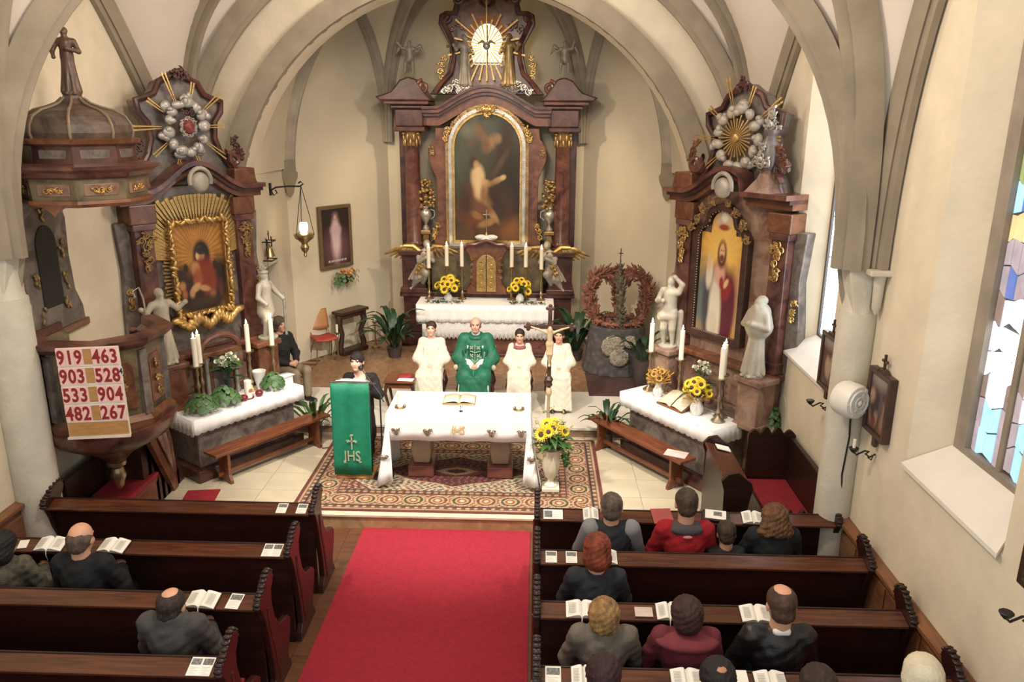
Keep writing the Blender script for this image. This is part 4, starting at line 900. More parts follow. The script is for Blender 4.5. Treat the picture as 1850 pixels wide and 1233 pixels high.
    MB().bbox(-.76, .76, .06, .70, .17, .82).build('mensa_block', greymarble, A, False, bevel=.02)
    MB().bbox(-.81, .81, .0, .72, .82, .875).build('mensa_slab', greymarble, A, False, bevel=.015)
    return A, c
AL, cL = sidealtar(-1)
picture('painting', .72, 1.16, madonna, 70, 110, AL, loc=(cL + .02, .80, 2.06))
# gilded leaf frame round the left painting
g = random.Random(3); lf = bpy.data.meshes.new('gilt_leaf'); bb = MB().sphere((0, 0, 0), (.028, .03, .058), 8, 6); lf.from_pydata(bb.v, [], bb.f); lf.materials.append(gold); lf.polygons.foreach_set('use_smooth', [True] * len(lf.polygons))
fr = MB().ring([(cL + .02 - .42, 2.0), (cL + .02 + .42, 2.0), (cL + .02 + .42, 3.28), (cL + .02 - .42, 3.28)], [(cL + .02 - .36, 2.06), (cL + .02 + .36, 2.06), (cL + .02 + .36, 3.22), (cL + .02 - .36, 3.22)], .74, .82, 'y').build('picture_frame', gold, AL, False, bevel=.015)
def leafring(x0, x1, z0, z1, step, y, sc):
    per = [(x, z0, 0) for x in np.arange(x0, x1, step)] + [(x1, z, 1) for z in np.arange(z0, z1, step)] + [(x, z1, 2) for x in np.arange(x1, x0, -step)] + [(x0, z, 3) for z in np.arange(z1, z0, -step)]
    for x, z, k in per:
        o = bpy.data.objects.new('gilt_leaf', lf); COL.objects.link(o); o.parent = fr; o.location = (x + g.uniform(-.012, .012), y, z + g.uniform(-.012, .012)); o.rotation_euler = (0, g.uniform(-1.2, 1.2) + (0 if k % 2 else pi / 2), g.uniform(-.4, .4)); q = sc * g.uniform(.8, 1.25); o.scale = (q, q, q)
leafring(cL + .02 - .40, cL + .02 + .40, 2.02, 3.26, .058, .72, 1.0)
for i in range(22):
    o = bpy.data.objects.new('gilt_leaf', lf); COL.objects.link(o); o.parent = fr; x = cL + .02 + (i / 21 - .5) * .92
    o.location = (x, .69, 1.94 + .05 * cos(i * .9) - .03 * (1 - abs(i / 21 - .5) * 2)); o.rotation_euler = (0, (i / 21 - .5) * 2.2 + g.uniform(-.5, .5), 0); o.scale = (1.9, 1.6, 1.6)
for i in range(44):
    a = rad(-78 + 156 * i / 43); R1 = .96 + .10 * (i % 2) + g.uniform(-.09, .05)
    sx = .42 / max(abs(sin(a)), 1e-3); sz = .60 / max(cos(a), 1e-3); r0 = min(sx, sz) * .96; ray(AL, (cL + .02, 2.70), a, r0, min(r0 + .32, R1) if r0 < .72 else r0 + .2, 1.25, .79)
for q in (-1, 1):
    for i in range(22): ray(AL, (cL + .02 + q * .40, 2.2 + i * .045), q * rad(95 - i * 1.5), .02, .10 + .02 * (i % 2), .8, .80)
# brown aedicule behind the candles of the left altar
t = MB().bbox(cL - .26, cL + .26, .52, .72, .88, 1.5).bbox(cL - .33, cL + .33, .47, .72, 1.46, 1.54).build('aedicule', brownmarble, AL, False, bevel=.015)
MB().tube([(cL + .3 * cos(a), .5, 1.54 + .2 * sin(a)) for a in np.linspace(0, pi, 14)], .045, 8).build('aedicule_arch', redmarble, AL)
MB().prism([(cL - .12, .95), (cL + .12, .95), (cL + .12, 1.4)] + [(cL + .12 * cos(a), 1.4 + .12 * sin(a)) for a in np.linspace(0, pi, 10)], .505, .525, 'y').build('aedicule_niche', greymarble, AL, False)
for q in (-1, 1):
    MB().lathe([(.045, .9), (.03, .96), (.03, 1.38), (.05, 1.46)], 10, (cL + q * .22, .49, 0)).build('aedicule_column', silver, AL)
AR, cR = sidealtar(1)
cP = cR - .14
def archpoly(w, z0, zs, zt, c):    # shouldered arch
    r = w * .55
    return [(c - w, z0), (c + w, z0), (c + w, zs), (c + w * .86, zs + .10), (c + w * .62, zs + .14), (c + r, zs + .2)] + [(c + r * cos(a), zs + .2 + (zt - zs - .2) * sin(a)) for a in np.linspace(.12, pi - .12, 11)] + [(c - r, zs + .2), (c - w * .62, zs + .14), (c - w * .86, zs + .10), (c - w, zs)]
picture('painting', .74, 1.62, sacred, 70, 130, AR, loc=(cP, .80, 1.82), arch=lambda u: np.where(np.abs(u - .5) < .275, .875 + .125 * np.sqrt(np.clip(1 - ((u - .5) / .275) ** 2, 0, 1)), .82))
MB().ring(archpoly(.47, 1.73, 3.13, 3.55, cP), archpoly(.38, 1.82, 3.11, 3.46, cP), .72, .84, 'y').build('picture_frame', darkwood, AR, False, bevel=.01)
b = MB(); pl_ = archpoly(.375, 1.825, 3.10, 3.45, cP)
for i in range(len(pl_)):
    a = Vector(pl_[i]); d = Vector(pl_[(i + 1) % len(pl_)]); m = max(1, int((d - a).length / .035))
    for k in range(m): q = a.lerp(d, k / m); b.sphere((q.x, .745, q.y), .011, 6, 4)
stuff(b.build('bead_edge', silver, AR))
orn([(cP, 3.62), (cP - .14, 3.58), (cP + .14, 3.58), (cP - .28, 3.46), (cP + .28, 3.46), (cP - .38, 3.32), (cP + .38, 3.32), (cP - .47, 3.2), (cP + .48, 3.15)], .065, 400, .70, 6, 'scrollwork', dullgold, AR)
# tall urn at the right end of the right altar's cornice
def urn2(loc, rz):
    t = thing('cornice_urn', 'marbled urn with silver leaves on the right side altar cornice', 'urn', loc, rz)
    MB().lathe([(.26, 0), (.24, .02), (.2, .07), (.12, .16), (.09, .22), (.1, .26)], 4, a0=pi / 4).build('foot', pinkmarble, t, False)
    MB().lathe([(.07, .24), (.10, .30), (.135, .40), (.13, .50), (.09, .60), (.06, .66), (.09, .70), (.095, .73)], 14).build('bowl', greymarble, t)
    stuff(ornament(MB(), [(0, .76), (.05, .76), (-.05, .76), (0, .84), (0, .94)], .07, 5, 0, 6).build('leaf_top', silver, t))
    stuff(ornament(MB(), [(.0, .42), (.08, .36), (-.08, .36), (0, .52), (.0, .34)], .06, 6, -.13, 5).build('leaf_band', silver, t))
    return t
e = Vector((cos(rad(-55)), sin(rad(-55)))); nn_ = Vector((-e.y, e.x))
def onR(x, y, z): return (2.78 + e.x * x + nn_.x * y, 9.8 + e.y * x + nn_.y * y, z)
el = Vector((cos(rad(55)), sin(rad(55)))); nl = Vector((-el.y, el.x))
def onL(x, y, z): return (-2.78 + el.x * x + nl.x * y, 9.8 + el.y * x + nl.y * y, z)
urn2(onR(.68, .76, 3.74), rad(-55))
# altar cloths
def altarcloth(s, at):
    t = thing('side_altar_cloth', 'white scalloped linen cloth on the %s side altar' % ('left' if s < 0 else 'right'), 'altar cloth', at(0, 0, 0), -s * rad(55))
    MB().bbox(-.86, .86, -.045, .50, .878, .888).build('top_cloth', linen, t, False)
    n = 70; rows = [[(-.86 + 1.72 * i / n, -.048 - .006 * sin(i * .7), z - (.018 * abs(sin(i * pi / 4)) if k == 2 else 0)) for i in range(n + 1)] for k, z in enumerate((.888, .78, .70))]
    MB().grid(rows[::-1]).build('front_fall', linen, t, solid=.004)
    for q in (-1, 1):
        rows = [[(q * (.862 + .004 * k), -.045 + .55 * i / 24, z - (.018 * abs(sin(i * pi / 4)) if k == 1 else 0)) for i in range(25)] for k, z in enumerate((.888, .68))]
        MB().grid(rows).build('side_fall', linen, t, solid=.004)
altarcloth(-1, onL); altarcloth(1, onR)
# saints on the side altars
def staff(H): pass
t = statue('saint_statue', 'grey-white carved saint with curved staff, left end of the left altar', 'statue', onL(cL - .72, .56, 1.52), rad(55), .98, statuewhite, (ARM_OUT(-1), ARM_OUT(1)), 1, .012, .14)
MB().tube([(-.24, -.1, .1), (-.26, -.1, .9), (-.3, -.1, 1.05), (-.38, -.1, 1.02), (-.36, -.1, .94)], .012, 6).build('crosier', silver, t)
def soldier(S, H): S.cap((0, .01 * H, .6 * H), (0, .0, .40 * H), .1 * H, .13 * H, .02).ell((0, 0, .98 * H), (.07 * H, .08 * H, .03 * H), .01)
t = statue('saint_statue', 'pale carved soldier saint with plumed cap and lance beside the door', 'statue', onL(cL + .80, .52, 1.52), rad(75), .98, statuewhite, (ARM_DOWN(-1), ((.20, -.05, .66), (.24, -.14, .56))), 0, .012, .14, soldier)
MB().tube([(.25, -.14, .0), (.25, -.14, .62)], .02, 6).build('shield_staff', silver, t); orn([(0, 1.0), (-.05, 1.02), (.05, 1.02)], .04, 5, 0, 4, 'plume', statuegrey, t)
def seb(S, H): S.cap((.06 * H, -.02 * H, .45 * H), (-.08 * H, -.06 * H, .44 * H), .06 * H, .07 * H, .02).cap((.1 * H, .12 * H, 0), (.12 * H, .1 * H, .5 * H), .05 * H, .04 * H, .02)
statue('saint_statue', 'pale bare-legged carved saint with one arm raised, left end of the right altar', 'statue', onR(cR - .76, .54, 1.52), rad(-40), 1.0, statuewhite, (ARM_CHEST(-1), ((.16, .02, .90), (.06, -.02, 1.0))), 0, .012, .13, seb)
def cape(S, H):
    S.cap((0, .03 * H, .80 * H), (0, .03 * H, .64 * H), .13 * H, .17 * H, .03).ell((0, .05 * H, .955 * H), (.075 * H, .06 * H, .06 * H), .01).ell((0, -.06 * H, .86 * H), (.035 * H, .03 * H, .06 * H), .02)
statue('saint_statue', 'white carved bearded saint in hat and cape, right end of the right altar', 'statue', onR(cR + .74, .54, 1.52), rad(-55), 1.0, statuewhite, (ARM_CHEST(-1), ARM_CHEST(1)), 1, .012, .14, cape)

# ------------------------------------------------------------------ pulpit
PX, PY = -3.57, 7.86
P = thing('pulpit', 'octagonal marbled wooden pulpit with domed canopy on the left wall', 'pulpit', (PX, PY, 0))
a0 = pi / 8
def arc_lathe(prof, ks, cx=0.):
    b = MB(); A = [a0 + k * pi / 4 for k in ks]; prof = prof + [prof[0]]
    b.grid([[(cx + r * cos(a), r * sin(a), z) for a in A] for r, z in prof][::-1])
    for a, fl in ((A[0], 0), (A[-1], 1)):
        f = tuple(range(len(prof) - 1)); b.add([(cx + r * cos(a), r * sin(a), z) for r, z in prof[:-1]], [f if fl else f[::-1]])
    return b
KS = range(-5, 2)
MB().lathe([(.05, 1.46), (.62, 1.46), (.62, 1.50), (.05, 1.50)], 8, a0=a0).build('floor', greenmarble, P, False)
arc_lathe([(r * .93, z) for r, z in [(.50, 2.30), (.50, 1.52), (.62, 1.5), (.66, 2.28), (.62, 2.36)]], KS).build('basket_wall', greenmarble, P, False)
arc_lathe([(r * .93, z) for r, z in [(.60, 2.27), (.70, 2.30), (.78, 2.36), (.79, 2.41), (.60, 2.43), (.58, 2.36)]], KS).build('hand_rail', redmarble, P, False)
MB().lathe([(r * .93, z) for r, z in [(.70, 1.44), (.72, 1.52), (.66, 1.58), (.64, 1.44)]], 8, a0=a0).build('lower_moulding', brownmarble, P, False)
MB().lathe([(.05, .86), (.12, .93), (.2, 1.02), (.38, 1.12), (.58, 1.24), (.66, 1.34), (.69, 1.44), (.05, 1.46)], 24).build('bowl', redmarble, P)
MB().lathe([(.015, .56), (.05, .6), (.06, .66), (.085, .72), (.07, .78), (.06, .82), (.10, .86), (.1, .9)], 12).build('pendant', brass, P)
for i in (0, 1, 3, 4, 5, 6, 7):
    if i in (1,): continue
    a = a0 + 2 * pi * i / 8; MB().box((0, 0, 0), (.06, .09, .70), RZ(a)).build('corner_pilaster', greymarble, P, False, loc=(.60 * cos(a), .60 * sin(a), 1.92))
    a = 2 * pi * i / 8
    if i == 3: continue
    pf = MB().prism([(-.13, -.25), (.13, -.25), (.13, .2), (.09, .27), (-.09, .27), (-.13, .2)], -.012, .012, 'y').build('relief_panel', brownmarble, P, False, bevel=.008, loc=(.563 * cos(a), .563 * sin(a), 1.9), rot=a + pi / 2)
    orn([(0, .14), (0, 0), (0, -.14)], .05, 500 + i, -.02, 5, 'gilt_leaf_relief', dullgold, pf)
# canopy
CXo = .08
def octa(prof, nm, mt, bev=0):
    prof = [(r * .86, z) for r, z in prof]; return MB().lathe(prof, 8, (CXo, 0, 0), a0=a0).build(nm, mt, P, False)
octa([(.05, 3.74), (.70, 3.74), (.72, 3.77), (.71, 3.80)], 'canopy_soffit', brownmarble); octa([(.66, 3.79), (.68, 4.0), (.60, 4.0)], 'canopy_frieze', greenmarble)
octa([(.66, 3.99), (.74, 4.02), (.76, 4.06), (.82, 4.09), (.83, 4.12), (.60, 4.14)], 'canopy_cornice', redmarble); octa([(.60, 4.12), (.58, 4.30), (.5, 4.3)], 'canopy_attic', darkmarble); octa([(.56, 4.29), (.64, 4.32), (.66, 4.36), (.5, 4.38)], 'attic_cornice', brownmarble)
dome = octa([(.55, 4.35), (.575, 4.42), (.565, 4.49), (.51, 4.57), (.40, 4.625), (.27, 4.655), (.17, 4.69), (.11, 4.735), (.095, 4.77)], 'dome', M('dome_brown', (.13, .09, .06), .4, 0, .2, 5, kind='marble', col2=(.05, .035, .03)))
for i in range(8):
    a = a0 + 2 * pi * i / 8; MB().tube([(CXo + r * cos(a), r * sin(a), z) for r, z in [(r * .86, z) for r, z in ((.56, 4.36), (.58, 4.42), (.57, 4.49), (.515, 4.575), (.405, 4.63), (.275, 4.66), (.175, 4.695), (.11, 4.745))]], .014, 6).build('dome_rib', M('dome_rib', (.22, .16, .10), .4), dome)
b = MB()
for i in range(8):
    a = 2 * pi * i / 8; r = .67 * .86 * cos(pi / 8); o = MB().box((0, 0, 0), (.31, .014, .11)).build('frieze_panel', pinkmarble, P, False, bevel=.006, loc=(CXo + r * cos(a), r * sin(a), 3.9), rot=a + pi / 2)
    orn([(0, 0), (.06, 0), (-.06, 0)], .035, 600 + i, -.015, 4, 'gilt_boss', gold, o)
    r = .585 * .86 * cos(pi / 8); MB().box((0, 0, 0), (.26, .012, .1)).build('attic_panel', greymarble, P, False, bevel=.006, loc=(CXo + r * cos(a), r * sin(a), 4.215), rot=a + pi / 2)
b = MB().prism([(-.25, .02), (-.1, -.01), (-.03, -.06), (0, -.10), (.03, -.06), (.1, -.01), (.25, .02)], -.01, .01, 'y').build('canopy_drop', brownmarble, P, False, loc=(CXo, -.56, 3.75))
# arched backboard on the wall
bw = MB().prism([(7.66 - PY, 2.30), (8.62 - PY, 2.30), (8.60 - PY, 2.5), (8.50 - PY, 2.7), (8.47 - PY, 3.1), (8.50 - PY, 3.5), (8.42 - PY, 3.74), (7.66 - PY, 3.74)], -.64, -.56, 'x').build('backboard', greymarble, P, False, bevel=.01)
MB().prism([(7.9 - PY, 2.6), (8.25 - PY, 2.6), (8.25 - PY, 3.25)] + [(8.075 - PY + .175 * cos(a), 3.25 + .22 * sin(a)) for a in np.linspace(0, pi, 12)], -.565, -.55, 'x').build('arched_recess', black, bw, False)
for k, (yy, zz) in enumerate(((7.82, 2.9), (8.33, 2.85), (8.06, 3.56), (8.3, 2.55), (7.85, 2.55), (8.33, 3.2))): 
    b = MB(); g = random.Random(k)
    for q in range(6): b.sphere((-.54, yy - PY + g.uniform(-.04, .04), zz + g.uniform(-.09, .09)), (.015, .02, .035), 6, 5, RX(g.uniform(-1, 1)))
    stuff(b.build('gilt_relief', dullgold, bw))
for z_, y_ in ((2.26, 8.66), (3.72, 8.6)): MB().bbox(-.65, -.54, 7.62 - PY, y_ - PY, z_, z_ + .08).build('backboard_moulding', brownmarble, P, False, bevel=.01)
# stair with panelled parapet
for k in range(7): MB().bbox(-.55, .05, .42 + k * .13, .62 + k * .13, 0.005, 1.35 - k * .19).build('stair', darkwood, P, False)
st = MB().add([(.22, .36, .95), (.08, 1.06, 0.0), (.08, 1.12, 0.0), (.05, 1.12, .62), (.20, .36, 2.3), (.16, .36, .95), (.02, 1.06, 0.), (.02, 1.12, 0.), (-.01, 1.12, .62), (.14, .36, 2.3)], [(0, 1, 2, 3, 4), (9, 8, 7, 6, 5), (0, 5, 6, 1), (1, 6, 7, 2), (2, 7, 8, 3), (3, 8, 9, 4), (4, 9, 5, 0)]).build('stair_parapet', brownmarble, P, False)
MB().tube([(.19, .34, 2.32), (.04, 1.14, .66), (.05, 1.14, .02)], .04, 8).build('stair_rail', redmarble, P)
MB().add([(.225, .42, 1.15), (.115, 1.0, .35), (.10, 1.0, .68), (.21, .42, 2.0)], [(0, 1, 2, 3)]).build('parapet_panel', pinkmarble, P, False, solid=.015)
# statue on the dome
statue('canopy_statue', 'brown carved figure standing on the pulpit dome', 'statue', (PX + CXo, PY, 4.77), rad(20), .62, M('statue_brown', (.13, .075, .05), .4, 0, .2, 8), (ARM_DOWN(-1), ARM_CHEST(1)), 1, .009, .09)
# hymn board
HBm = thing('hymn_board', 'hymn number board with red numerals hung on the pulpit front', 'sign', (-3.26, 7.13, 1.51))
HBm.rotation_euler = (rad(-3), rad(-2), rad(5)); HBm.scale = (.9, 1, .93)
MB().bbox(-.33, .33, -.02, .0, 0, .98).build('board', M('board_cream', (.80, .70, .56), .6), HBm, False)
MB().bbox(-.32, .32, -.028, -.02, .02, .165).build('wooden_slot', oak, HBm, False); MB().bbox(-.335, .335, -.05, -.02, -.012, .012).build('shelf_lip', M('board_cream', (.8, .7, .56), .6), HBm, False)
pinkcard = M('pink_card', (.86, .55, .50), .7, 0, .03); numred = M('numeral_red', (.30, .015, .02), .6)
for r, (lft, rgt) in enumerate((('919', '463'), ('903', '528'), ('533', '904'), ('482', '267'))):
    z = .79 - r * .205
    rw = MB().bbox(-.325, .325, -.027, -.02, z - .008, z + .19).build('number_row', M('row_white', (.84, .76, .70), .7), HBm, False)
    MB().bbox(-.045, .045, -.03, -.027, z + .01, z + .175).build('wooden_divider', oak, rw, False)
    for k, (tx, x) in enumerate(((lft, -.19), (rgt, .185))):
        for i, chx in enumerate(tx):
            cx = x + (i - 1) * .092; cd_ = MB().bbox(cx - .045, cx + .045, -.031, -.027, z + .004, z + .18).build('number_card', pinkcard, rw, False)
            text_mesh(chx, .205, .001, .80, bold=.006).build('numeral', numred, rw, False, loc=(cx, -.0325, z + .022))
    if r == 1:
        MB().bbox(.315, .35, -.033, -.027, z + .09, z + .175).build('number_card', M('row_white', (.84, .76, .7), .7), rw, False); text_mesh('4', .085, .001, .8, bold=.003).build('numeral', black, rw, False, loc=(.333, -.0345, z + .1))
# ------------------------------------------------------------------ sanctuary furniture
def rugfn(x, y, w, d):
    ex = np.minimum(x + w / 2, w / 2 - x); ey = np.minimum(y + d / 2, d / 2 - y); e = np.minimum(ex, ey)
    along = np.where(ex < ey, y, x)
    c = np.zeros(x.shape + (3,)); A = lambda h: np.array(srgb(h))
    def put(m, col): c[m] = col
    c[:] = A('8c3f2a')
    put(e < .05, A('7a2f22')); put((e >= .05) & (e < .07), A('c9a06a')); put((e >= .07) & (e < .13), A('7d4a2c'))
    k = (np.sin(along * 60) > .2) & (e >= .08) & (e < .12); put(k, A('caa876'))
    put((e >= .13) & (e < .15), A('3a3226')); put((e >= .15) & (e < .45), A('a8663a'))
    # main border medallions
    ph = (along / .30) % 1 - .5; rr = np.sqrt((ph * .30 / .12) ** 2 + ((e - .30) / .115) ** 2); bm = (e >= .16) & (e < .44); alt = (np.floor(along / .30) % 2) == 0
    put(bm & (rr < 1), A('7a3a22')); put(bm & (rr < 1) & alt, A('4a4a30')); put(bm & (rr < .72), A('d2a85e')); put(bm & (rr < .5), A('a24a2c')); put(bm & (rr < .28), A('e0c58a')); put(bm & (rr >= 1) & (rr < 1.15), A('dcb77a'))
    put(bm & (rr > 1.25) & (np.sin(along * 90 + e * 70) > .55), A('6a2a1c')); put(bm & (rr > 1.25) & (np.sin(along * 70 - e * 95) > .7), A('e2c890'))
    put((e >= .45) & (e < .47), A('3a3226')); put((e >= .47) & (e < .53), A('c08a50')); put((e >= .47) & (e < .53) & (np.sin(along * 70) > .3), A('7a2f22')); put((e >= .53) & (e < .55), A('46402c'))
    f = e >= .55
    n1 = np.sin(x * 34 + 3 * np.sin(y * 13)) * np.sin(y * 38 + 3 * np.sin(x * 11)); n2 = np.sin(x * 71 + 2 * np.sin(y * 31)) * np.sin(y * 67)
    c[f] = A('cbb78a'); put(f & (n1 > .35), A('9a5636')); put(f & (n1 < -.45), A('5f5f45')); put(f & (n2 > .6), A('e0cfa4')); put(f & (n2 < -.7), A('7a3a28'))
    r2 = np.abs(x / 1.0) + np.abs(y / .44); r3 = np.sqrt((x / .8) ** 2 + (y / .36) ** 2)
    rm = np.minimum(r2, r3 * 1.02)
    put(f & (rm < 1.1), A('c99a66')); put(f & (rm < 1.04), A('5e1a1a')); put(f & (rm < 1.0) & (n2 > .45), A('a4573a')); put(f & (rm < 1.0) & (n1 > .6), A('3a2a26')); put(f & (rm < .45), A('8a3a2a')); put(f & (rm < .3), A('d0a870')); put(f & (rm < .16), A('5e1a1a'))
    ee = np.abs(ex - .55) + np.abs(ey - .55)
    put(f & (ee < .34), A('7a2f22')); put(f & (ee < .30) & (n2 > .3), A('d3ab70'))
    return c
w, d = 3.82, 2.28; nx, ny = 290, 176
X, Y = np.meshgrid(np.linspace(-w / 2, w / 2, nx), np.linspace(-d / 2, d / 2, ny)); b = MB()
b.v = [tuple(p) for p in np.stack([X, Y, np.full_like(X, .016) + .001 * np.sin(X * 9) * np.sin(Y * 7)], -1).reshape(-1, 3)]
b.f = [(j * nx + i, j * nx + i + 1, (j + 1) * nx + i + 1, (j + 1) * nx + i) for j in range(ny - 1) for i in range(nx - 1)]
cc = rugfn(X, Y, w, d); cc = (cc * .72 + cc.mean(-1, keepdims=True) * .28) * .70 * (1 + .12 * np.random.RandomState(1).randn(*X.shape))[..., None]; b.c = np.clip(cc, 0, 1).reshape(-1, 3)
rug = thing('oriental_rug', 'large patterned red and cream oriental rug under the altar table', 'rug', (.02, 9.62, 0)); b.build('pile', vcloth, rug)
MB().bbox(-w / 2, w / 2, -d / 2, d / 2, .001, .012).build('backing', M('rug_back', (.22, .10, .06), .9), rug, False)
RUGZ = .018
# --- altar table
TX, TY = .09, 9.62
tb = thing('altar_table', 'stone altar table with two carved legs standing on the rug', 'altar table', (TX, TY, RUGZ))
MB().bbox(-.86, .86, -.36, .36, .88, .965).build('table_top', pinkmarble, tb, False, bevel=.01)
for q in (-1, 1):
    MB().bbox(q * .52 - .17, q * .52 + .17, -.21, .21, 0, .16).build('leg_base', M('leg_red', (.17, .05, .035), .4, 0, .2, 5), tb, False, bevel=.015)
    MB().lathe([(.15, .16), (.17, .24), (.19, .36), (.17, .5), (.13, .66), (.12, .76), (.17, .84), (.2, .88)], 4, (q * .52, 0, 0), a0=pi / 4, sy=1.1).build('leg', M('leg_stone', (.42, .30, .19), .6, 0, .15, 5, .1), tb, True, angle=40, bevel=.02)
tc = thing('altar_table_cloth', 'long white embroidered cloth over the altar table reaching the rug', 'altar cloth', (TX, TY, RUGZ))
MB().bbox(-.905, .905, -.43, .41, .967, .978).build('top_cloth', linen, tc, False)
n = 60; rows = [[(-.90 + 1.80 * i / n, -.432 - .012 * k / 3 * (1 + sin(i * .42)), z) for i in range(n + 1)] for k, z in enumerate((.978, .86, .74, .625))]
MB().grid(rows[::-1]).build('front_fall', linen, tc, solid=.005)
rows = [[(-.90 + 1.80 * i / n, .412 + .01 * k / 3, z) for i in range(n + 1)] for k, z in enumerate((.978, .7))]; MB().grid(rows).build('back_fall', linen, tc, solid=.005)
for q in (-1, 1):
    rows = []
    for k in range(9):
        t = k / 8; z = .978 - t * .955; row = []
        for i in range(19):
            v = i / 18; y = -.43 + .84 * v; fl = t ** 1.2; pin = (1 - v) ** 2
            row.append((q * (.905 + .03 * fl + .055 * fl * sin(v * 14 + q) * (1 - .3 * pin) + .10 * fl * pin), y - .12 * fl * pin + .02 * fl * sin(v * 9), max(z, .022) + (.0 if k < 8 else .02 * sin(v * 11))))
        rows.append(row)
    # front corner fold turning inwards
    MB().grid(rows, q > 0).build('side_fall', linen, tc, solid=.006)
    rows = []
    for k in range(7):
        t = k / 6; z = .97 - t * .94; rows.append([(q * (.905 + .13 * t ** 1.2 - (.01 + .20 * t) * j / 5), -.435 - .125 * t ** 1.2 - .015 * sin(j * 1.3) * t, max(z, .03) + .015 * j * t) for j in range(6)])
    MB().grid(rows, q < 0).build('corner_fold', linen, tc, solid=.005)
text_mesh('IHS', .15, .0015, .8, shear=.15, bold=.002).build('monogram', M('gold_thread', (.70, .48, .16), .6), tc, False, loc=(0, -.458, .73))
thr = M('vine_thread', (.24, .16, .08), .9, 0, .3, 40); 
for k, x in enumerate((-.78, -.38, .42, .80)):
    stuff(ornament(MB(), [(0, 0), (.03, .025), (-.03, .025), (0, -.02)], .028, 700 + k, 0, 4).build('vine_motif', thr, tc, loc=(x, -.462, .745)))
for q in (-1, 1): stuff(ornament(MB(), [(0, 0), (.03, .015), (-.03, .01)], .028, 720 + q, 0, 4).build('vine_motif', thr, tc, loc=(q * .93, -.525, .42)))
ZT = RUGZ + .979
ms = thing('missal_stand', 'open missal lying on a small stand in the middle of the altar table', 'book', (TX - .02, TY + .02, ZT))
MB().box((0, 0, .022), (.42, .26, .02), RX(rad(5))).bbox(-.18, .18, .08, .11, 0, .03).bbox(-.2, .2, -.13, -.11, 0, .03).build('stand', brass, ms, False)
for q in (-1, 1): MB().grid([[(q * .205 * t, -.12, .028 + .025 * sin(pi * (t ** .6))) for t in np.linspace(0, 1, 8)], [(q * .205 * t, .12, .05 + .025 * sin(pi * (t ** .6))) for t in np.linspace(0, 1, 8)]], q < 0).build('page', M('old_paper', (.78, .68, .48), .8), ms, solid=.006)
for q in (-1, 1):
    c_ = thing('altar_candle', 'thick white candle on a low gilt holder, %s side of the altar table' % ('left' if q < 0 else 'right'), 'candle', (TX + q * .76, TY - .22, ZT))
    MB().lathe([(.07, 0), (.075, .008), (.06, .014), (.04, .02)], 14).build('holder', brass, c_)
    for k in range(3): MB().sphere((.06 * cos(k * 2.1 - 1.57), .06 * sin(k * 2.1 - 1.57), .012), .02, 7, 5).build('holder_foot', brass, c_)
    MB().lathe([(.036, .018), (.036, .21), (.028, .215), (.004, .205)], 14).build('candle', wax, c_)
m_ = thing('gooseneck_microphone', 'tiny black table microphone at the front of the altar table', 'microphone', (TX + .03, TY - .32, ZT)); MB().lathe([(.025, 0), (.025, .008), (.004, .012), (.003, .05), (.006, .055), (.006, .075)], 8).build('microphone', black, m_)
# --- lectern with green hanging
lc = thing('lectern', 'lectern with a bright green monogrammed hanging left of the altar table', 'lectern', (-1.29, 9.42, RUGZ))
MB().bbox(-.25, .25, -.10, .22, 0, .045).build('base', oak, lc, False, bevel=.01)
for q in (-1, 1): MB().bbox(q * .20 - .02, q * .20 + .02, .02, .06, .045, 1.26).build('post', black, lc, False)
MB().box((0, .08, 1.265), (.52, .36, .025), RX(rad(-20))).build('desk', darkwood, lc, False, bevel=.006)
n = 24; rows = [[(-.245 + .49 * i / n, -.115 - .012 * sin(i * .5 + k * .3) - .01 * (k / 8), 1.33 - k * (1.255 / 8)) for i in range(n + 1)] for k in range(9)]
MB().grid(rows[::-1]).build('green_hanging', greenhang, lc, solid=.006)
thr2 = M('silver_thread', (.42, .44, .28), .6)
text_mesh('IHS', .20, .0015, .75, bold=.002).build('monogram', thr2, lc, False, loc=(0, -.146, .28))
MB().bbox(-.008, .008, -.150, -.147, .44, .62).bbox(-.05, .05, -.150, -.147, .545, .561).build('cross_emblem', thr2, lc, False)
stuff(ornament(MB(), [(0, .63), (.05, .553), (-.05, .553), (.1, .27), (-.1, .27)], .02, 740, -.148, 4).build('scroll_emblem', thr2, lc))
def open_book(name, label, loc, rz, w=.16, d=.24, tilt=0., mat=None, cover=None, ribbon=False, group=None, cat='book'):
    t = thing(name, label, cat, loc, rz, group); t.rotation_euler = (tilt, 0, rz)
    MB().bbox(-w - .006, w + .006, -d / 2 - .006, d / 2 + .006, 0, .006).build('cover', cover or darkwood, t, False)
    for q in (-1, 1):
        ts = np.linspace(0, 1, 8); top = [(q * w * t_, .012 + .03 * sin(pi * t_ ** .55) * (1 - .35 * t_)) for t_ in ts]; poly = top + [(q * w, .006), (0, .006)]
        MB().prism(poly if q < 0 else poly[::-1], -d / 2, d / 2, 'y').build('page_block', mat or paper, t, True, angle=50)
        b = MB()
        for k in range(9): zz = .0455 - .008; b.bbox(min(q * w * .2, q * w * .86), max(q * w * .2, q * w * .86), -d / 2 + .025 + k * (d - .05) / 9, -d / 2 + .029 + k * (d - .05) / 9, .0405 - .004, .0415 - .004)
        stuff(b.build('text_lines', M('print_grey', (.62, .60, .55), .9), t, False))
    if ribbon: MB().grid([[(-.004, -d / 2 - .002, .03), (.004, -d / 2 - .002, .03)], [(-.004, -d / 2 - .03, -.02), (.004, -d / 2 - .03, -.02)], [(-.004, -d / 2 - .03, -.08), (.004, -d / 2 - .03, -.08)]]).build('ribbon', paper, t, solid=.001)
    return t
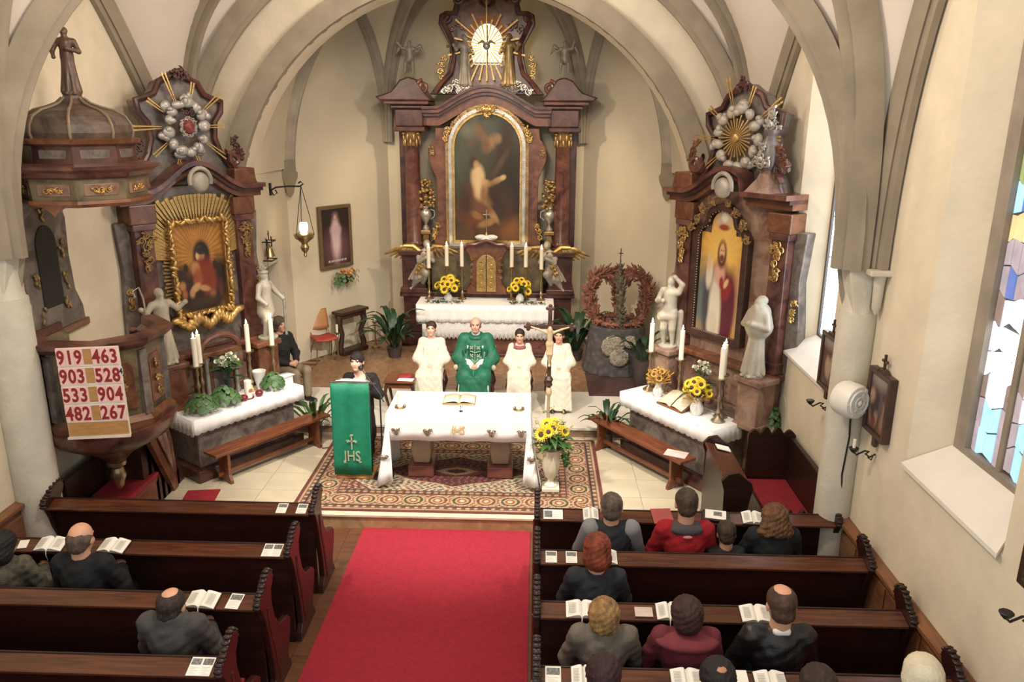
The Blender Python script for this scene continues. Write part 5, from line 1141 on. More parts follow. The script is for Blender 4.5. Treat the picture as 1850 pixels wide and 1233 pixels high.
open_book('lectionary', 'open book on the green lectern desk', (-1.28, 9.50, 1.30), 0, .2, .27, rad(-20))
# microphone stand beside the lectern
mc = thing('microphone_stand', 'black microphone stand with boom beside the green lectern', 'microphone stand', (-.93, 9.42, RUGZ))
MB().lathe([(.15, 0), (.15, .012), (.03, .03), (.014, .04)], 18).build('base', black, mc); MB().tube([(0, 0, .03), (0, 0, 1.15)], .011, 8).build('pole', black, mc)
MB().tube([(.05, -.02, 1.05), (0, 0, 1.15), (-.25, .16, 1.42)], .008, 6).build('boom', black, mc); MB().sphere((-.27, .17, 1.44), (.035, .035, .035), 10, 8).build('microphone', black, mc)
# --- benches in front of the side altars
def bench(name, label, loc, rz, L=1.85):
    t = thing(name, label, 'bench', loc, rz)
    MB().bbox(-L / 2, L / 2, -.14, .14, .42, .46).build('seat', benchwood, t, False, bevel=.008)
    for q in (-1, 1):
        x = q * (L / 2 - .2); MB().prism([(-.14, 0), (-.08, 0), (-.06, .03), (.06, .03), (.08, 0), (.14, 0), (.14, .05), (.10, .12), (.11, .42), (-.11, .42), (-.10, .12), (-.14, .05)], x - .02, x + .02, 'x').build('leg', benchwood, t, False)
    MB().bbox(-L / 2 + .12, L / 2 - .12, -.012, .012, .34, .42).build('apron', benchwood, t, False); MB().bbox(-L / 2 + .1, L / 2 - .1, -.015, .015, .10, .15).build('stretcher', benchwood, t, False)
    return t
p = onL(.15, -.20, 0); bench('wooden_bench', 'low brown wooden bench before the left side altar', p, rad(55)); p = onR(-.27, -.20, 0); bR = bench('wooden_bench', 'low brown wooden bench with a pink booklet, before the right side altar', p, rad(-55))
q = onR(.44, -.20, .461); MB_ = MB().bbox(-.14, .14, -.1, .1, 0, .006); tag(MB_.build('booklet', M('pink_paper', (.80, .55, .50), .8), None, False, loc=q, rot=rad(-25)), 'pale pink booklet lying on the right wooden bench', 'booklet')
# --- choir stalls at the sides
def carved_top(y0, y1, z, r=.05, n=5): return [(y0 + (y1 - y0) * i / (n * 6), z + r * abs(sin(pi * i / 6)) * (1.6 if n / 2 - 1 < i / 6 < n / 2 + 1 else 1)) for i in range(n * 6 + 1)]
cs = thing('choir_bench', 'dark bench with red cushion against the right wall by the side altar', 'bench', (3.85, 8.15, 0))
MB().bbox(-.26, .24, -.5, .5, .36, .42).bbox(-.24, -.20, -.5, .5, 0, .36).build('seat', benchwood, cs, False, bevel=.01); MB().bbox(-.26, .2, -.49, .49, .42, .47).build('cushion', redcushion, cs, False, bevel=.015)
MB().bbox(.2, .26, -.5, .5, .42, 1.0).build('backrest', pewdark, cs, False, bevel=.01)
for yy in (-.53, .53): MB().prism([(-.28, 0), (.27, 0)] + carved_top(.27, -.28, 1.02 if yy > 0 else .5, .06, 4), yy - .025, yy + .025, 'y').build('end_panel', pewdark, cs, False)
dk = thing('choir_desk', 'dark brown kneeling desk with sloping top in front of the right choir bench', 'kneeling desk', (3.18, 8.05, 0))
MB().box((0, 0, .93), (.30, .96, .03), RY(rad(14))).build('sloping_top', pewwood, dk, False, bevel=.008); MB().bbox(-.13, -.10, -.48, .48, .04, .92).build('front_panel', pewdark, dk, False)
for yy in (-.49, .49): MB().prism([(-.15, 0), (.16, 0), (.12, .1), (.1, .5), (.16, .86), (.15, .93), (.08, .98), (.0, 1.05), (-.1, 1.03), (-.17, .95), (-.14, .85), (-.12, .1)], yy - .025, yy + .025, 'y').build('end_panel', pewdark, dk, False)
MB().bbox(.10, .27, -.47, .47, .12, .16).build('kneeler', benchwood, dk, False, bevel=.012)
MB().box((.04, .36, .955), (.16, .14, .008), RY(rad(14))).build('paper_sheet', paper, dk, False)
cs = thing('choir_bench', 'dark bench with long red cushion under the pulpit', 'bench', (-3.72, 8.0, 0))
MB().bbox(-.25, .24, -.48, .52, .34, .40).bbox(.18, .22, -.48, .52, 0, .34).build('seat', benchwood, cs, False, bevel=.01); MB().bbox(-.2, .26, -.48, .52, .40, .46).build('cushion', redcushion, cs, False, bevel=.015); MB().bbox(-.3, -.25, -.48, .52, 0, .8).build('backrest', pewdark, cs, False)
tag(MB().bbox(-.2, .2, -.16, .16, .0005, .012).build('step_carpet', redcushion, None, False, loc=(-3.1, 8.78, .001), rot=rad(8)), 'small dark red mat at the foot of the pulpit stair', 'mat')
# --- priest's chair, stools, side table
ZC = .152
def stool(label, x, y):
    t = thing('stool', label, 'stool', (x, y, ZC)); MB().bbox(-.2, .2, -.18, .18, .40, .43).build('seat_frame', benchwood, t, False, bevel=.01); MB().bbox(-.19, .19, -.17, .17, .43, .465).build('seat_pad', redcushion, t, False, bevel=.012)
    for i in (-1, 1):
        for j in (-1, 1): MB().tube([(i * .17, j * .15, .41), (i * .2, j * .17, .28), (i * .16, j * .14, .1), (i * .18, j * .16, 0)], [.025, .026, .016, .02], 7).build('leg', darkwood, t)
    return t
ar = thing('priest_armchair', 'carved wooden armchair with curled pale armrests under the green vestment', 'armchair', (.10, 12.05, ZC))
MB().bbox(-.27, .27, -.25, .25, .36, .42).build('seat', darkwood, ar, False, bevel=.01); MB().bbox(-.25, .25, -.23, .22, .42, .455).build('seat_pad', redcushion, ar, False, bevel=.012)
MB().prism([(-.25, .40), (.25, .40), (.25, .85), (.15, .93), (0, .97), (-.15, .93), (-.25, .85)], .24, .29, 'y').build('backrest', darkwood, ar, False, bevel=.01)
for q in (-1, 1):
    MB().tube([(q * .29, .24, .64), (q * .3, 0, .66), (q * .3, -.2, .65), (q * .3, -.27, .62)], [.025, .03, .035, .04], 8).build('armrest', darkwood, ar); MB().sphere((q * .30, -.28, .63), (.04, .035, .05), 10, 8).build('arm_scroll', M('pale_horn', (.55, .47, .35), .4), ar); MB().sphere((q * .27, .22, .82), (.045, .03, .06), 10, 8).build('back_finial', M('pale_horn', (.55, .47, .35), .4), ar)
    MB().tube([(q * .29, -.22, .63), (q * .27, -.2, .5), (q * .28, -.22, .4)], .022, 7).build('arm_post', darkwood, ar)
    for j in (-1, 1): MB().tube([(q * .25, j * .22, .38), (q * .28, j * .24, .25), (q * .23, j * .2, .08), (q * .26, j * .24, 0)], [.03, .03, .018, .025], 7).build('leg', darkwood, ar)
stool('dark stool under the cream alb left of the armchair', -.60, 12.02); stool('dark stool just right of the carved armchair', .80, 12.05); stool('dark stool behind the processional crucifix', 1.42, 12.0)
sd = thing('side_table', 'small red-brown side table with curved legs left of the stools', 'table', (-1.02, 11.45, ZC))
MB().bbox(-.24, .24, -.2, .2, .52, .55).build('table_top', benchwood, sd, False, bevel=.01); MB().bbox(-.2, .2, -.16, .16, .44, .52).build('apron', benchwood, sd, False)
for i in (-1, 1):
    for j in (-1, 1): MB().tube([(i * .19, j * .15, .5), (i * .22, j * .18, .36), (i * .17, j * .14, .12), (i * .2, j * .17, 0)], [.028, .028, .016, .022], 7).build('leg', darkwood, sd)
tag(MB().bbox(-.1, .1, -.07, .07, 0, .035).build('red_book', M('book_red', (.33, .03, .03), .5), None, False, bevel=.004, loc=(-.96, 11.5, ZC + .553), rot=.1), 'closed dark red book on the small side table', 'book')
tag(MB().bbox(-.12, .12, -.07, .07, 0, .002).build('paper_sheet', paper, None, False, loc=(-.93, 11.36, ZC + .551), rot=-.1), 'white paper sheet beside the red book on the side table', 'paper')
# red wooden foot board seen past the altar cloth
tag(MB().bbox(-.16, .16, -.12, .12, 0, .07).build('footstool', M('foot_red', (.30, .07, .05), .6), None, False, bevel=.01, loc=(-.98, 11.09, ZC)), 'low red footstool in front of the small side table', 'footstool')
# --- processional crucifix
cx = thing('processional_crucifix', 'dark wooden processional crucifix with trefoil ends on a tall pole', 'crucifix', (1.24, 10.12, RUGZ))
MB().lathe([(.16, 0), (.16, .03), (.05, .06), (.03, .1), (.022, .2), (.02, .9), (.035, .93), (.045, .97), (.035, 1.01), (.02, 1.05)], 12).build('pole', M('pale_pole', (.55, .42, .26), .5), cx)
MB().lathe([(.02, 1.03), (.05, 1.07), (.04, 1.11), (.06, 1.15), (.03, 1.2)], 10).build('knop', darkwood, cx)
MB().bbox(-.028, .028, -.016, .016, 1.15, 2.14).build('upright', darkwood, cx, False, bevel=.004); MB().bbox(-.29, .29, -.015, .015, 1.86, 1.915).build('crossbar', darkwood, cx, False, bevel=.004)
for (x, z) in ((-.29, 1.888), (.29, 1.888), (0, 2.14)):
    tf = MB().sphere((x, 0, z), (.03, .016, .03), 10, 7)
    for a in (0, 90, 180, 270):
        px, pz = x + .035 * cos(rad(a)), z + .035 * sin(rad(a)); tf.sphere((px, 0, pz), (.027, .016, .027), 10, 7)
    tf.build('trefoil', darkwood, cx)
S = SDF(.007); S.ell((0, -.045, 1.87), (.028, .032, .038), .01).cap((0, -.04, 1.84), (0, -.045, 1.68), .04, .035, .02).cap((-.05, -.035, 1.82), (.05, -.035, 1.82), .022, .022, .015)
for q in (-1, 1): S.chain([(q * .06, -.035, 1.825), (q * .15, -.03, 1.86), (q * .25, -.022, 1.89)], [.018, .014, .010], .01); S.chain([(q * .02, -.045, 1.68), (q * .02, -.075, 1.53), (0, -.035, 1.38)], [.032, .024, .014], .012)
S.ell((0, -.05, 1.66), (.055, .035, .04), .01).ell((0, -.05, 1.36), (.02, .03, .02), .01); S.build('corpus', M('corpus', (.52, .38, .22), .45, .1), cx)
# --- chairs in the chancel
def red_chair(label, x, y, rz):
    t = thing('red_chair', label, 'chair', (x, y, ZC), rz)
    MB().grid([[(-.2 + .4 * i / 8, -.2 + .4 * j / 6, .44 + .012 * cos(i / 8 * 2 * pi) - (.02 if j == 0 else 0)) for i in range(9)] for j in range(7)]).build('seat', redseat, t, solid=.022)
    MB().grid([[(-.19 + .38 * i / 8, .22 + .10 * j / 6 - .03 * cos((i / 8 - .5) * pi), .56 + .36 * j / 6) for i in range(9)] for j in range(7)]).build('backrest', M('chair_ply', (.50, .24, .09), .4, 0, .12, 5, kind='wood'), t, solid=.014)
    for q in (-1, 1):
        MB().tube([(q * .22, -.2, 0), (q * .17, -.12, .42), (q * .17, .1, .42), (q * .19, .24, .58), (q * .19, .29, .8)], .011, 7).build('frame_side', brass, t); MB().tube([(q * .22, .24, 0), (q * .17, .05, .42)], .011, 7).build('rear_leg', brass, t)
    return t
red_chair('wooden chair with red seat against the left apse wall', -2.92, 14.05, rad(35)); red_chair('wooden chair with red seat under the person behind the left altar', -3.05, 11.98, rad(60))
# --- carved console, standing candles, picture, wall flowers on the left apse wall
fa = Vector((1.41, 2.2, 0)).normalized(); fn_ = Vector((fa.y, -fa.x, 0)); rzf = math.atan2(fa.y, fa.x)
def onF(u, off, z): p = Vector((-3.36, 13.8, 0)) + fa * u + fn_ * off; return (p.x, p.y, z)
co = thing('carved_console', 'dark carved open wooden console frame against the left apse wall', 'console', onF(1.12, .28, ZC), rzf)
MB().bbox(-.36, .36, -.14, .14, .80, .86).bbox(-.32, .32, -.1, .1, .72, .80).build('top_board', darkwood, co, False, bevel=.012)
for q in (-1, 1): MB().tube([(q * .30, 0, .78), (q * .33, -.02, .6), (q * .24, 0, .4), (q * .31, 0, .15), (q * .28, -.02, 0)], [.06, .065, .045, .06, .05], 7).build('carved_leg', darkwood, co)
MB().bbox(-.33, .33, -.12, .12, 0, .09).build('plinth', darkwood, co, False, bevel=.02)
for k, u in enumerate((.62, 1.62)):
    t = thing('floor_candlestick', 'standing brass candlestick %s of the carved console' % ('left' if k == 0 else 'right'), 'candlestick', onF(u, .42, ZC)); MB().lathe([(.09, 0), (.09, .02), (.03, .05), (.014, .1), (.014, .42), (.03, .45), (.014, .48), (.05, .52), (.05, .53)], 10).build('stick', brass, t); MB().lathe([(.022, .53), (.022, .68), (.005, .685)], 10).build('candle', wax, t)
def mercy(u, v):
    c = np.zeros(u.shape + (3,)) + srgb('2b201f'); c = blob(c, u, v, .5, .3, .42, .3, '6e4a50', 0, .6); c = blob(c, u, v, .5, .45, .17, .38, 'b99aa0', 0, .35); c = blob(c, u, v, .5, .5, .12, .3, 'd5bfc0', 0, .3); c = blob(c, u, v, .5, .62, .18, .1, 'c5aeae', 0, .4); c = blob(c, u, v, .5, .86, .07, .06, '8a6355', 0, .3); c = blob(c, u, v, .5, .9, .1, .04, '6a5a66', 0, .4); c = blob(c, u, v, .5, .845, .05, .045, 'c59a86', 0, .3)
    m = (np.abs(u - .5) < .33) & (np.abs(v - .075) < .018) & (np.sin(u * 95) > -.3); c[m] = srgb('cfc6bc'); return c * (1 + .08 * fnoise(u, v, 7, 2)[..., None])
pc = thing('framed_picture', 'tall framed picture of a pale robed figure on the left apse wall', 'picture', onF(1.06, .03, 1.84), rzf)
picture('canvas', .70, 1.06, mercy, 40, 60, pc, loc=(0, -.03, .02)); MB().ring([(-.40, -.04), (.40, -.04), (.40, 1.14), (-.40, 1.14)], [(-.34, .03), (.34, .03), (.34, 1.07), (-.34, 1.07)], -.05, .02, 'y').build('frame', M('frame_brown', (.20, .14, .07), .4, .3), pc, False, bevel=.012)
# --- sanctuary lamp on its bracket, bell
sl = thing('sanctuary_lamp', 'hanging brass sanctuary lamp with lit glass on an iron wall bracket', 'lamp', (-3.35, 12.95, 3.42))
MB().tube([(.02, 0, -.02), (.1, 0, .03), (.3, 0, .05), (.5, 0, .05), (.56, 0, .09), (.52, 0, .13), (.48, 0, .10)], .014, 7).tube([(.02, 0, -.02), (.06, 0, -.1), (.12, 0, -.06), (.09, 0, -.01)], .012, 6).build('wall_bracket', iron, sl); MB().bbox(0, .02, -.04, .04, -.1, .1).build('wall_plate', iron, sl, False)
for a in (0, 2.1, 4.2): MB().tube([(.52, 0, .06), (.52 + .16 * cos(a) * .6, .16 * sin(a) * .6, -.35), (.52 + .17 * cos(a), .17 * sin(a), -.74)], .006, 6).build('chain', iron, sl)
MB().lathe([(.01, -1.12), (.03, -1.09), (.02, -1.05), (.06, -1.0), (.075, -.95), (.05, -.9), (.06, -.87), (.15, -.80), (.17, -.74), (.14, -.72), (.06, -.7)], 16, (.52, 0, 0)).build('bowl', brass, sl)
MB().lathe([(.05, -.7), (.07, -.66), (.075, -.6), (.06, -.55), (.05, -.54)], 12, (.52, 0, 0)).build('lamp_glass', M('lamp_lit', (1, .78, .5), .4, emit=9), sl)
bl = thing('wall_bell', 'small bell in an iron frame above the chancel door', 'bell', (-3.35, 12.45, 2.34))
MB().tube([(.02, -.12, 0), (.16, -.12, 0), (.16, .12, 0), (.02, .12, 0), (.02, .12, .3), (.16, .12, .3), (.16, -.12, .3), (.02, -.12, .3)], .012, 6).tube([(.09, -.12, .02), (.09, -.12, .36)], .01, 6).tube([(.09, .12, .02), (.09, .12, .36)], .01, 6).box((.09, 0, .4), (.012, .012, .14)).box((.09, 0, .42), (.012, .08, .012)).build('frame', iron, bl, False)
MB().lathe([(.085, .06), (.07, .1), (.055, .18), (.03, .22), (.012, .23), (.01, .28)], 12, (.09, 0, 0)).build('bell', brass, bl); MB().tube([(.09, -.12, .1), (.09, -.12, -1.9)], .006, 5).build('pull_rope', M('rope', (.25, .2, .14), .9), bl)
# --- right wall: pictures of the way of the cross, sconces, round fixture
def statpaint(sd):
    def f(u, v):
        c = np.zeros(u.shape + (3,)) + srgb('4a332c'); g = random.Random(sd)
        for k in range(12): c = blob(c, u, v, g.random(), g.random() * .7, .08 + .1 * g.random(), .1 + .15 * g.random(), g.choice(('8a6a5a', '6b3a30', '3a3030', 'a58a72', '5b4a52', '7d5b3d')), g.uniform(-40, 40), .4)
        c = blob(c, u, v, .5, .95, .6, .15, '8c7f78', 0, .6); return c
    return f
def station(label, y, z, sd, w=.34, h=.50):
    t = thing('station_picture', label, 'picture', (4.13, y, z), rad(-90))
    picture('canvas', w, h, statpaint(sd), 24, 34, t, loc=(0, -.035, .05)); MB().ring([(-w / 2 - .05, 0), (w / 2 + .05, 0), (w / 2 + .05, h + .1), (-w / 2 - .05, h + .1)], [(-w / 2, .05), (w / 2, .05), (w / 2, h + .05), (-w / 2, h + .05)], -.055, .015, 'y').build('frame', darkwood, t, False, bevel=.01)
    MB().box((0, -.02, h + .18), (.02, .02, .16)).box((0, -.02, h + .2), (.1, .02, .02)).prism([(-.09, h + .1), (.09, h + .1), (.05, h + .13), (-.05, h + .13)], -.04, 0, 'y').build('cross_finial', darkwood, t, False)
    MB().bbox(-.03, .03, -.03, 0, -.1, 0).build('backplate', darkwood, t, False)
    return t
station('dark framed picture with small cross on top, right of the white pillar', 6.66, 1.86, 1); station('dark framed picture partly hidden behind the white pillar', 7.90, 1.86, 2); station('dark framed picture at the right edge beyond the window', 4.20, 1.82, 3)
def sconce(label, y, z, c=True):
    t = thing('wall_sconce', label, 'sconce', (4.14, y, z), rad(-90)); MB().tube([(0, 0, 0), (0, -.05, -.03), (0, -.09, 0), (0, -.06, .025), (0, -.1, .03), (0, -.17, -.01), (0, -.2, .02)], .009, 6).tube([(.0, -.02, -.01), (.04, -.05, -.04), (.05, -.09, -.01)], .006, 5).build('arm', iron, t); MB().lathe([(.01, .01), (.03, .03), (.045, .055), (.04, .06)], 10, (0, -.2, 0)).build('pan', iron, t)
    if c: MB().lathe([(.014, .05), (.014, .14), (.004, .145)], 8, (0, -.2, 0)).build('candle', wax, t)
sconce('iron candle sconce with white candle below the framed picture by the pillar', 6.66, 1.68); sconce('iron sconce left of the white pillar', 7.85, 1.70, False); sconce('iron sconce at the right edge beyond the window', 4.24, 1.66, False)
fx = thing('drum_fixture', 'round white drum fixture with dangling black cable on the white pillar', 'fixture', (3.94, 6.88, 2.12), rad(28))
MB().lathe([(.05, .10), (.15, .10), (.165, .06), (.165, -.06), (.15, -.10), (.04, -.10)], 24, (0, 0, 0), RX(pi / 2)).build('drum', whiteplastic, fx)
MB().tube([(.11 * cos(a), -.105, .11 * sin(a)) for a in np.linspace(0, 2 * pi, 24)[:-1]], .012, 6, True).tube([(.055 * cos(a), -.11, .055 * sin(a)) for a in np.linspace(0, 2 * pi, 16)[:-1]], .01, 6, True).build('front_rings', whiteplastic, fx); MB().sphere((0, -.11, 0), (.03, .02, .03)).build('hub', whiteplastic, fx)
for k in range(6): a = k * pi / 3; MB().tube([(.03 * cos(a), -.11, .03 * sin(a)), (.14 * cos(a), -.10, .14 * sin(a))], .006, 5).build('spoke', whiteplastic, fx)
MB().tube([(.06, .02, -.15), (.12, .05, -.4), (.10, .06, -.8), (.14, .06, -1.1), (.10, .08, -1.26)], .009, 6).build('cable', black, fx)
# round niche with a plant by the right altar
# --- harvest crown on a draped table
ht = thing('draped_table', 'table draped with dark cloth and a round lace doily below the harvest crown', 'table', (2.52, 13.75, ZC))
b = MB(); n = 44; rows = []
for k, z in enumerate((.86, .84, .6, .3, .02)):
    rr = (.46, .49, .52, .56, .60)[k]; rows.append([(rr * cos(2 * pi * i / n) * (1 + .05 * k / 4 * sin(i * 2.2)), rr * .85 * sin(2 * pi * i / n) * (1 + .05 * k / 4 * sin(i * 2.2)), z) for i in range(n + 1)])
b.grid(rows, True); b.build('drape', M('dark_drape', (.055, .05, .05), .85, 0, .5, 9, .2, 'vor', (.10, .085, .075)), ht); MB().lathe([(.02, .855), (.46, .855), (.46, .865)], 28, sy=.85).build('table_top', M('dark_drape2', (.06, .05, .05), .85), ht)
def doily(r, y0, z0, x0, nm):
    b = MB(); rows = []
    for k in range(5): rr = r * k / 4; rows.append([(x0 + rr * cos(a) * (1 + .05 * (k == 4) * cos(12 * a)), y0 - .0 + .10 * (0 - rr * sin(a)) / 1, z0 + rr * sin(a) * (1 + .05 * (k == 4) * cos(12 * a))) for a in np.linspace(0, 2 * pi, 33)])
    b.grid(rows); return b.build(nm, M('doily', (.34, .29, .22), .9, 0, .3, 30, kind='vor', col2=(.12, .10, .08)), ht, solid=.004)
doily(.2, -.505, .58, -.12, 'lace_doily'); doily(.17, -.53, .38, .0, 'lace_doily'); doily(.12, -.49, .66, .18, 'lace_doily')
hc = thing('harvest_crown', 'crown woven of reddish wheat ears and dried leaves on the draped table', 'harvest crown', (2.52, 13.75, ZC + .87)); g = random.Random(5)
wheat = M('wheat_red', (.30, .12, .075), .8, 0, .3, 20); wheat2 = M('wheat_green', (.16, .13, .08), .8, 0, .3, 20)
def wheat_arch(parent, path, r, nm, mat, n=130):
    b = MB(); P_ = [Vector(p) for p in path]
    b.tube(path, r * .55, 7)
    for k in range(n):
        t = g.random() * (len(P_) - 1.001); i = int(t); p = P_[i].lerp(P_[i + 1], t - i); a = Vector((g.gauss(0, 1), g.gauss(0, 1), g.gauss(0, 1))).normalized(); d = (P_[i + 1] - P_[i]).normalized()
        q = p + a * r * .7; b.tube([q, q + (a * .7 + d * .6) * r * .9], [r * .25, r * .08], 5)
    return stuff(b.build(nm, mat, parent))
for k in range(4):
    a = (.12, pi - .12, pi / 2, -pi / 2)[k]; pts = [(.40 * cos(a), .33 * sin(a), .05), (.50 * cos(a), .4 * sin(a), .35), (.52 * cos(a), .42 * sin(a), .62), (.42 * cos(a), .34 * sin(a), .86), (.25 * cos(a), .2 * sin(a), .93), (.06 * cos(a), .05 * sin(a), .78)]
    if k == 3: pts = [(x * .6, y, z * .95) for x, y, z in pts]
    wheat_arch(hc, pts, .12 if k < 2 else .085, 'wheat_arch', wheat if k != 3 else wheat2, 200)
wheat_arch(hc, [(.40 * cos(a), .33 * sin(a), .06) for a in np.linspace(0, 2 * pi, 20)], .07, 'wheat_ring', wheat, 200)
wheat_arch(hc, [(0, -.05, .7), (0, -.05, 1.1)], .06, 'wheat_finial', wheat2, 50); MB().box((0, -.05, 1.24), (.014, .014, .26)).box((0, -.05, 1.28), (.08, .014, .014)).build('cross', darkwood, hc, False)
tag(MB().bbox(-.52, .52, -.62, .62, 0, .012).build('floor_mat', M('mat_brown', (.075, .032, .028), .9, 0, .2, 20, .3), None, False, loc=(2.47, 13.02 - .1, ZC)), 'dark brown mat on the chancel floor before the draped table', 'mat')
# ------------------------------------------------------------------ pews
YK = [7.17 - .78 * k for k in range(5)]
ENDP = [(-.22, .77), (-.27, .82), (-.25, .88), (-.17, .90), (-.12, .95), (-.04, .99), (.04, .98), (.08, .93), (.06, .87), (.01, .82), (.0, .70), (.05, .52), (.14, .40), (.34, .34), (.41, .27), (.37, .14), (.30, .02), (.29, -.06), (.34, -.12), (.36, ZN), (-.12, ZN), (-.10, -.10), (-.05, -.02), (-.07, .2), (-.12, .45), (-.17, .65)]
def pew(side, k):
    L = side < 0; x0, x1 = (-3.98 if k else -3.80, -1.16) if L else (1.12, 3.99)
    nm = ('front', 'second', 'third', 'fourth', 'rearmost')[k]
    t = thing('church_pew' if k else 'pew_desk', '%s dark wooden %s %s of the red carpet' % (nm, 'pew with book ledge' if k else 'pew desk', 'left' if L else 'right'), 'pew', ((x0 + x1) / 2, YK[k], 0), 0, 'church pews')
    w = (x1 - x0) / 2
    MB().bbox(-w, w, -.125, -.09, ZN, .82).build('back_panel', pewdark, t, False)
    MB().prism([(-.09, .81), (-.08, .832), (-.105, .838), (-.225, .803), (-.245, .795), (-.245, .775), (-.215, .775), (-.125, .80)], -w, w, 'x').build('book_ledge', pewwood, t, False, bevel=.004)
    MB().bbox(-w, w, -.095, -.08, .828, .845).build('ledge_rail', pewdark, t, False, bevel=.004)
    if k:
        MB().bbox(-w, w, -.01, .36, .235, .27).bbox(-w, w, .30, .33, ZN, .235).build('seat', pewdark, t, False); MB().bbox(-w + .05, w - .05, .03, .36, .27, .30).build('seat_cushion', redcushion, t, False, bevel=.01)
    MB().bbox(-w + .05, w - .05, -.30, -.16, -.02, .02).bbox(-w + .1, w - .1, -.045, -.16, -.01, .01).build('kneeler', redcushion, t, False)
    for q in (-1, 1):
        x = q * (w + .028); e = MB().prism(ENDP, x - .028, x + .028, 'x').build('pew_end', pewend, t, False, bevel=.008)
        cr_ = [(-.262, .815), (-.262, .85), (-.235, .882), (-.20, .895), (-.165, .905), (-.135, .935), (-.10, .962), (-.06, .985), (-.01, .995), (.035, .988), (.07, .955), (.074, .905)]
        for a in cr_: MB().sphere((x, a[0], a[1]), (.034, .019, .019), 7, 5).build('carved_knob', pewdark, e)
        MB().tube([(x - q * 0 + q * .026, yy, zz) for yy, zz in ((-.10, .72), (-.08, .5), (-.02, .32), (.02, .1), (.06, -.08))], .014, 6).build('carved_rib', pewwood, e)
    return t
for k in range(5):
    pew(-1, k); pew(1, k)
# --- leaflets and hymn books on the ledges
TILT = rad(16.3)
def ledge_z(dy): return .838 + (dy + .105) * .2917
photo_g = M('print_photo', (.30, .31, .30), .7, 0, .4, 60); 
def leaflet(label, x, k, w=.10, h=.135, cols=1, dy=-.172, rz=0., land=False):
    t = thing('mass_leaflet', label, 'leaflet', (x, YK[k] + dy, ledge_z(dy) + .004), 0, 'leaflets on the pew ledges'); t.rotation_euler = (TILT, 0, rz)
    W_ = w * cols; MB().bbox(-W_ / 2, W_ / 2, -h / 2, h / 2, 0, .002).build('sheet', paper, t, False)
    for c in range(cols):
        xc = -W_ / 2 + w * (c + .5)
        if land: MB().bbox(xc - w * .45, xc - w * .05, -h * .3, h * .35, .002, .0028).build('printed_photo', photo_g, t, False)
        else: MB().bbox(xc - w * .42, xc + w * .42, h * .08, h * .42, .002, .0028).build('printed_photo', photo_g, t, False)
        b = MB()
        for i in range(5): b.bbox(xc - w * .36, xc + w * (.1 if i % 2 else .3), -h * .42 + i * h * .09, -h * .40 + i * h * .09, .002, .0027)
        stuff(b.build('text_lines', M('print_grey', (.62, .60, .55), .9), t, False))
    return t
def hymnal(label, x, k, dy=-.172, rz=0., w=.15, rib=False):
    return open_book('hymn_book', label, (x, YK[k] + dy, ledge_z(dy) + .002), rz, w * .83, .155, TILT, ribbon=rib, group='open hymn books on the pews')
leaflet('white leaflet with grey photo, inner one on the left front pew desk', -1.45, 0); leaflet('white leaflet with grey photo next to the aisle on the left front desk', -1.25, 0)
hymnal('open hymn book left of the black coat, second left pew', -3.32, 1, rib=True); hymnal('open hymn book right of the black coat, second left pew', -2.74, 1, rz=-.12); leaflet('folded leaflet with two photos at the aisle end of the second left pew', -1.29, 1, .085, .15, 2)
tag(MB().bbox(-.04, .04, -.05, .05, 0, .002).build('paper_slip', paper, None, False, loc=(-3.58, YK[1] - .172, ledge_z(-.172) + .004), rot=(TILT, 0, .2)), 'small white paper slip on the second left pew by the quilted vest', 'paper')
hymnal('open hymn book before the grey coat, third left pew', -1.60, 2, rz=-.08, rib=True); leaflet('leaflet with grey photo right of the hymn book, third left pew', -1.34, 2, .11, .15, rz=-.1); leaflet('folded leaflet with two photos on the fourth left pew', -1.29, 3, .085, .15, 2)
leaflet('landscape leaflet at the aisle end of the right front desk', 1.25, 0, .19, .13, land=True); hymnal('open hymn book beside the light grey sleeves on the right front desk', 1.62, 0, w=.09); hymnal('open hymn book nearest the wall on the right front desk', 3.20, 0, rz=-.06, w=.12)
wl_ = thing('black_wallet', 'black pouch with a white card lying on the right front desk', 'pouch', (2.84, YK[0] - .172, ledge_z(-.172) + .003)); wl_.rotation_euler = (TILT, 0, -.2); MB().bbox(-.13, .13, -.07, .075, 0, .035).build('pouch', black, wl_, False, bevel=.015); MB().bbox(-.1, .1, -.05, .07, .036, .038).build('card', paper, wl_, False); MB().bbox(-.02, .06, -.01, .05, .0381, .0386).build('printed_photo', photo_g, wl_, False)
leaflet('leaflet with grey photo nearest the aisle on the second right pew', 1.22, 1); leaflet('leaflet with grey photo just left of the dark grey jacket', 1.40, 1); hymnal('open hymn book half hidden by the dark grey jacket', 1.72, 1, w=.1)
hymnal('open hymn book left of the beige-grey coat', 1.45, 2, rib=True); tag(MB().bbox(-.07, .07, -.045, .045, 0, .012).build('card_box', M('card_pink', (.72, .60, .52), .7), None, False, loc=(1.94, YK[2] - .18, ledge_z(-.18) + .004), rot=(TILT, 0, 0)), 'small pale card between the beige-grey coat and the dark red cardigan', 'card'); hymnal('open hymn book left of the dark red cardigan', 2.14, 2, w=.12, rib=True); hymnal('open hymn book before the leather jacket', 2.82, 2, w=.14)
leaflet('leaflet with grey photo at the aisle end of the fourth right pew', 1.21, 3, .11, .16); hymnal('open hymn book nearest the aisle on the fourth right pew', 1.42, 3, w=.10); hymnal('middle open hymn book on the fourth right pew', 2.14, 3, w=.13); hymnal('open hymn book farthest from the aisle on the fourth right pew', 2.72, 3, w=.13)
tag(MB().bbox(-.07, .07, -.09, .09, 0, .003).build('paper_sheet', paper, None, False, loc=(2.50, YK[3] - .172, ledge_z(-.172) + .004), rot=(TILT, 0, 0)), 'white sheet between the two right books on the fourth pew', 'paper')
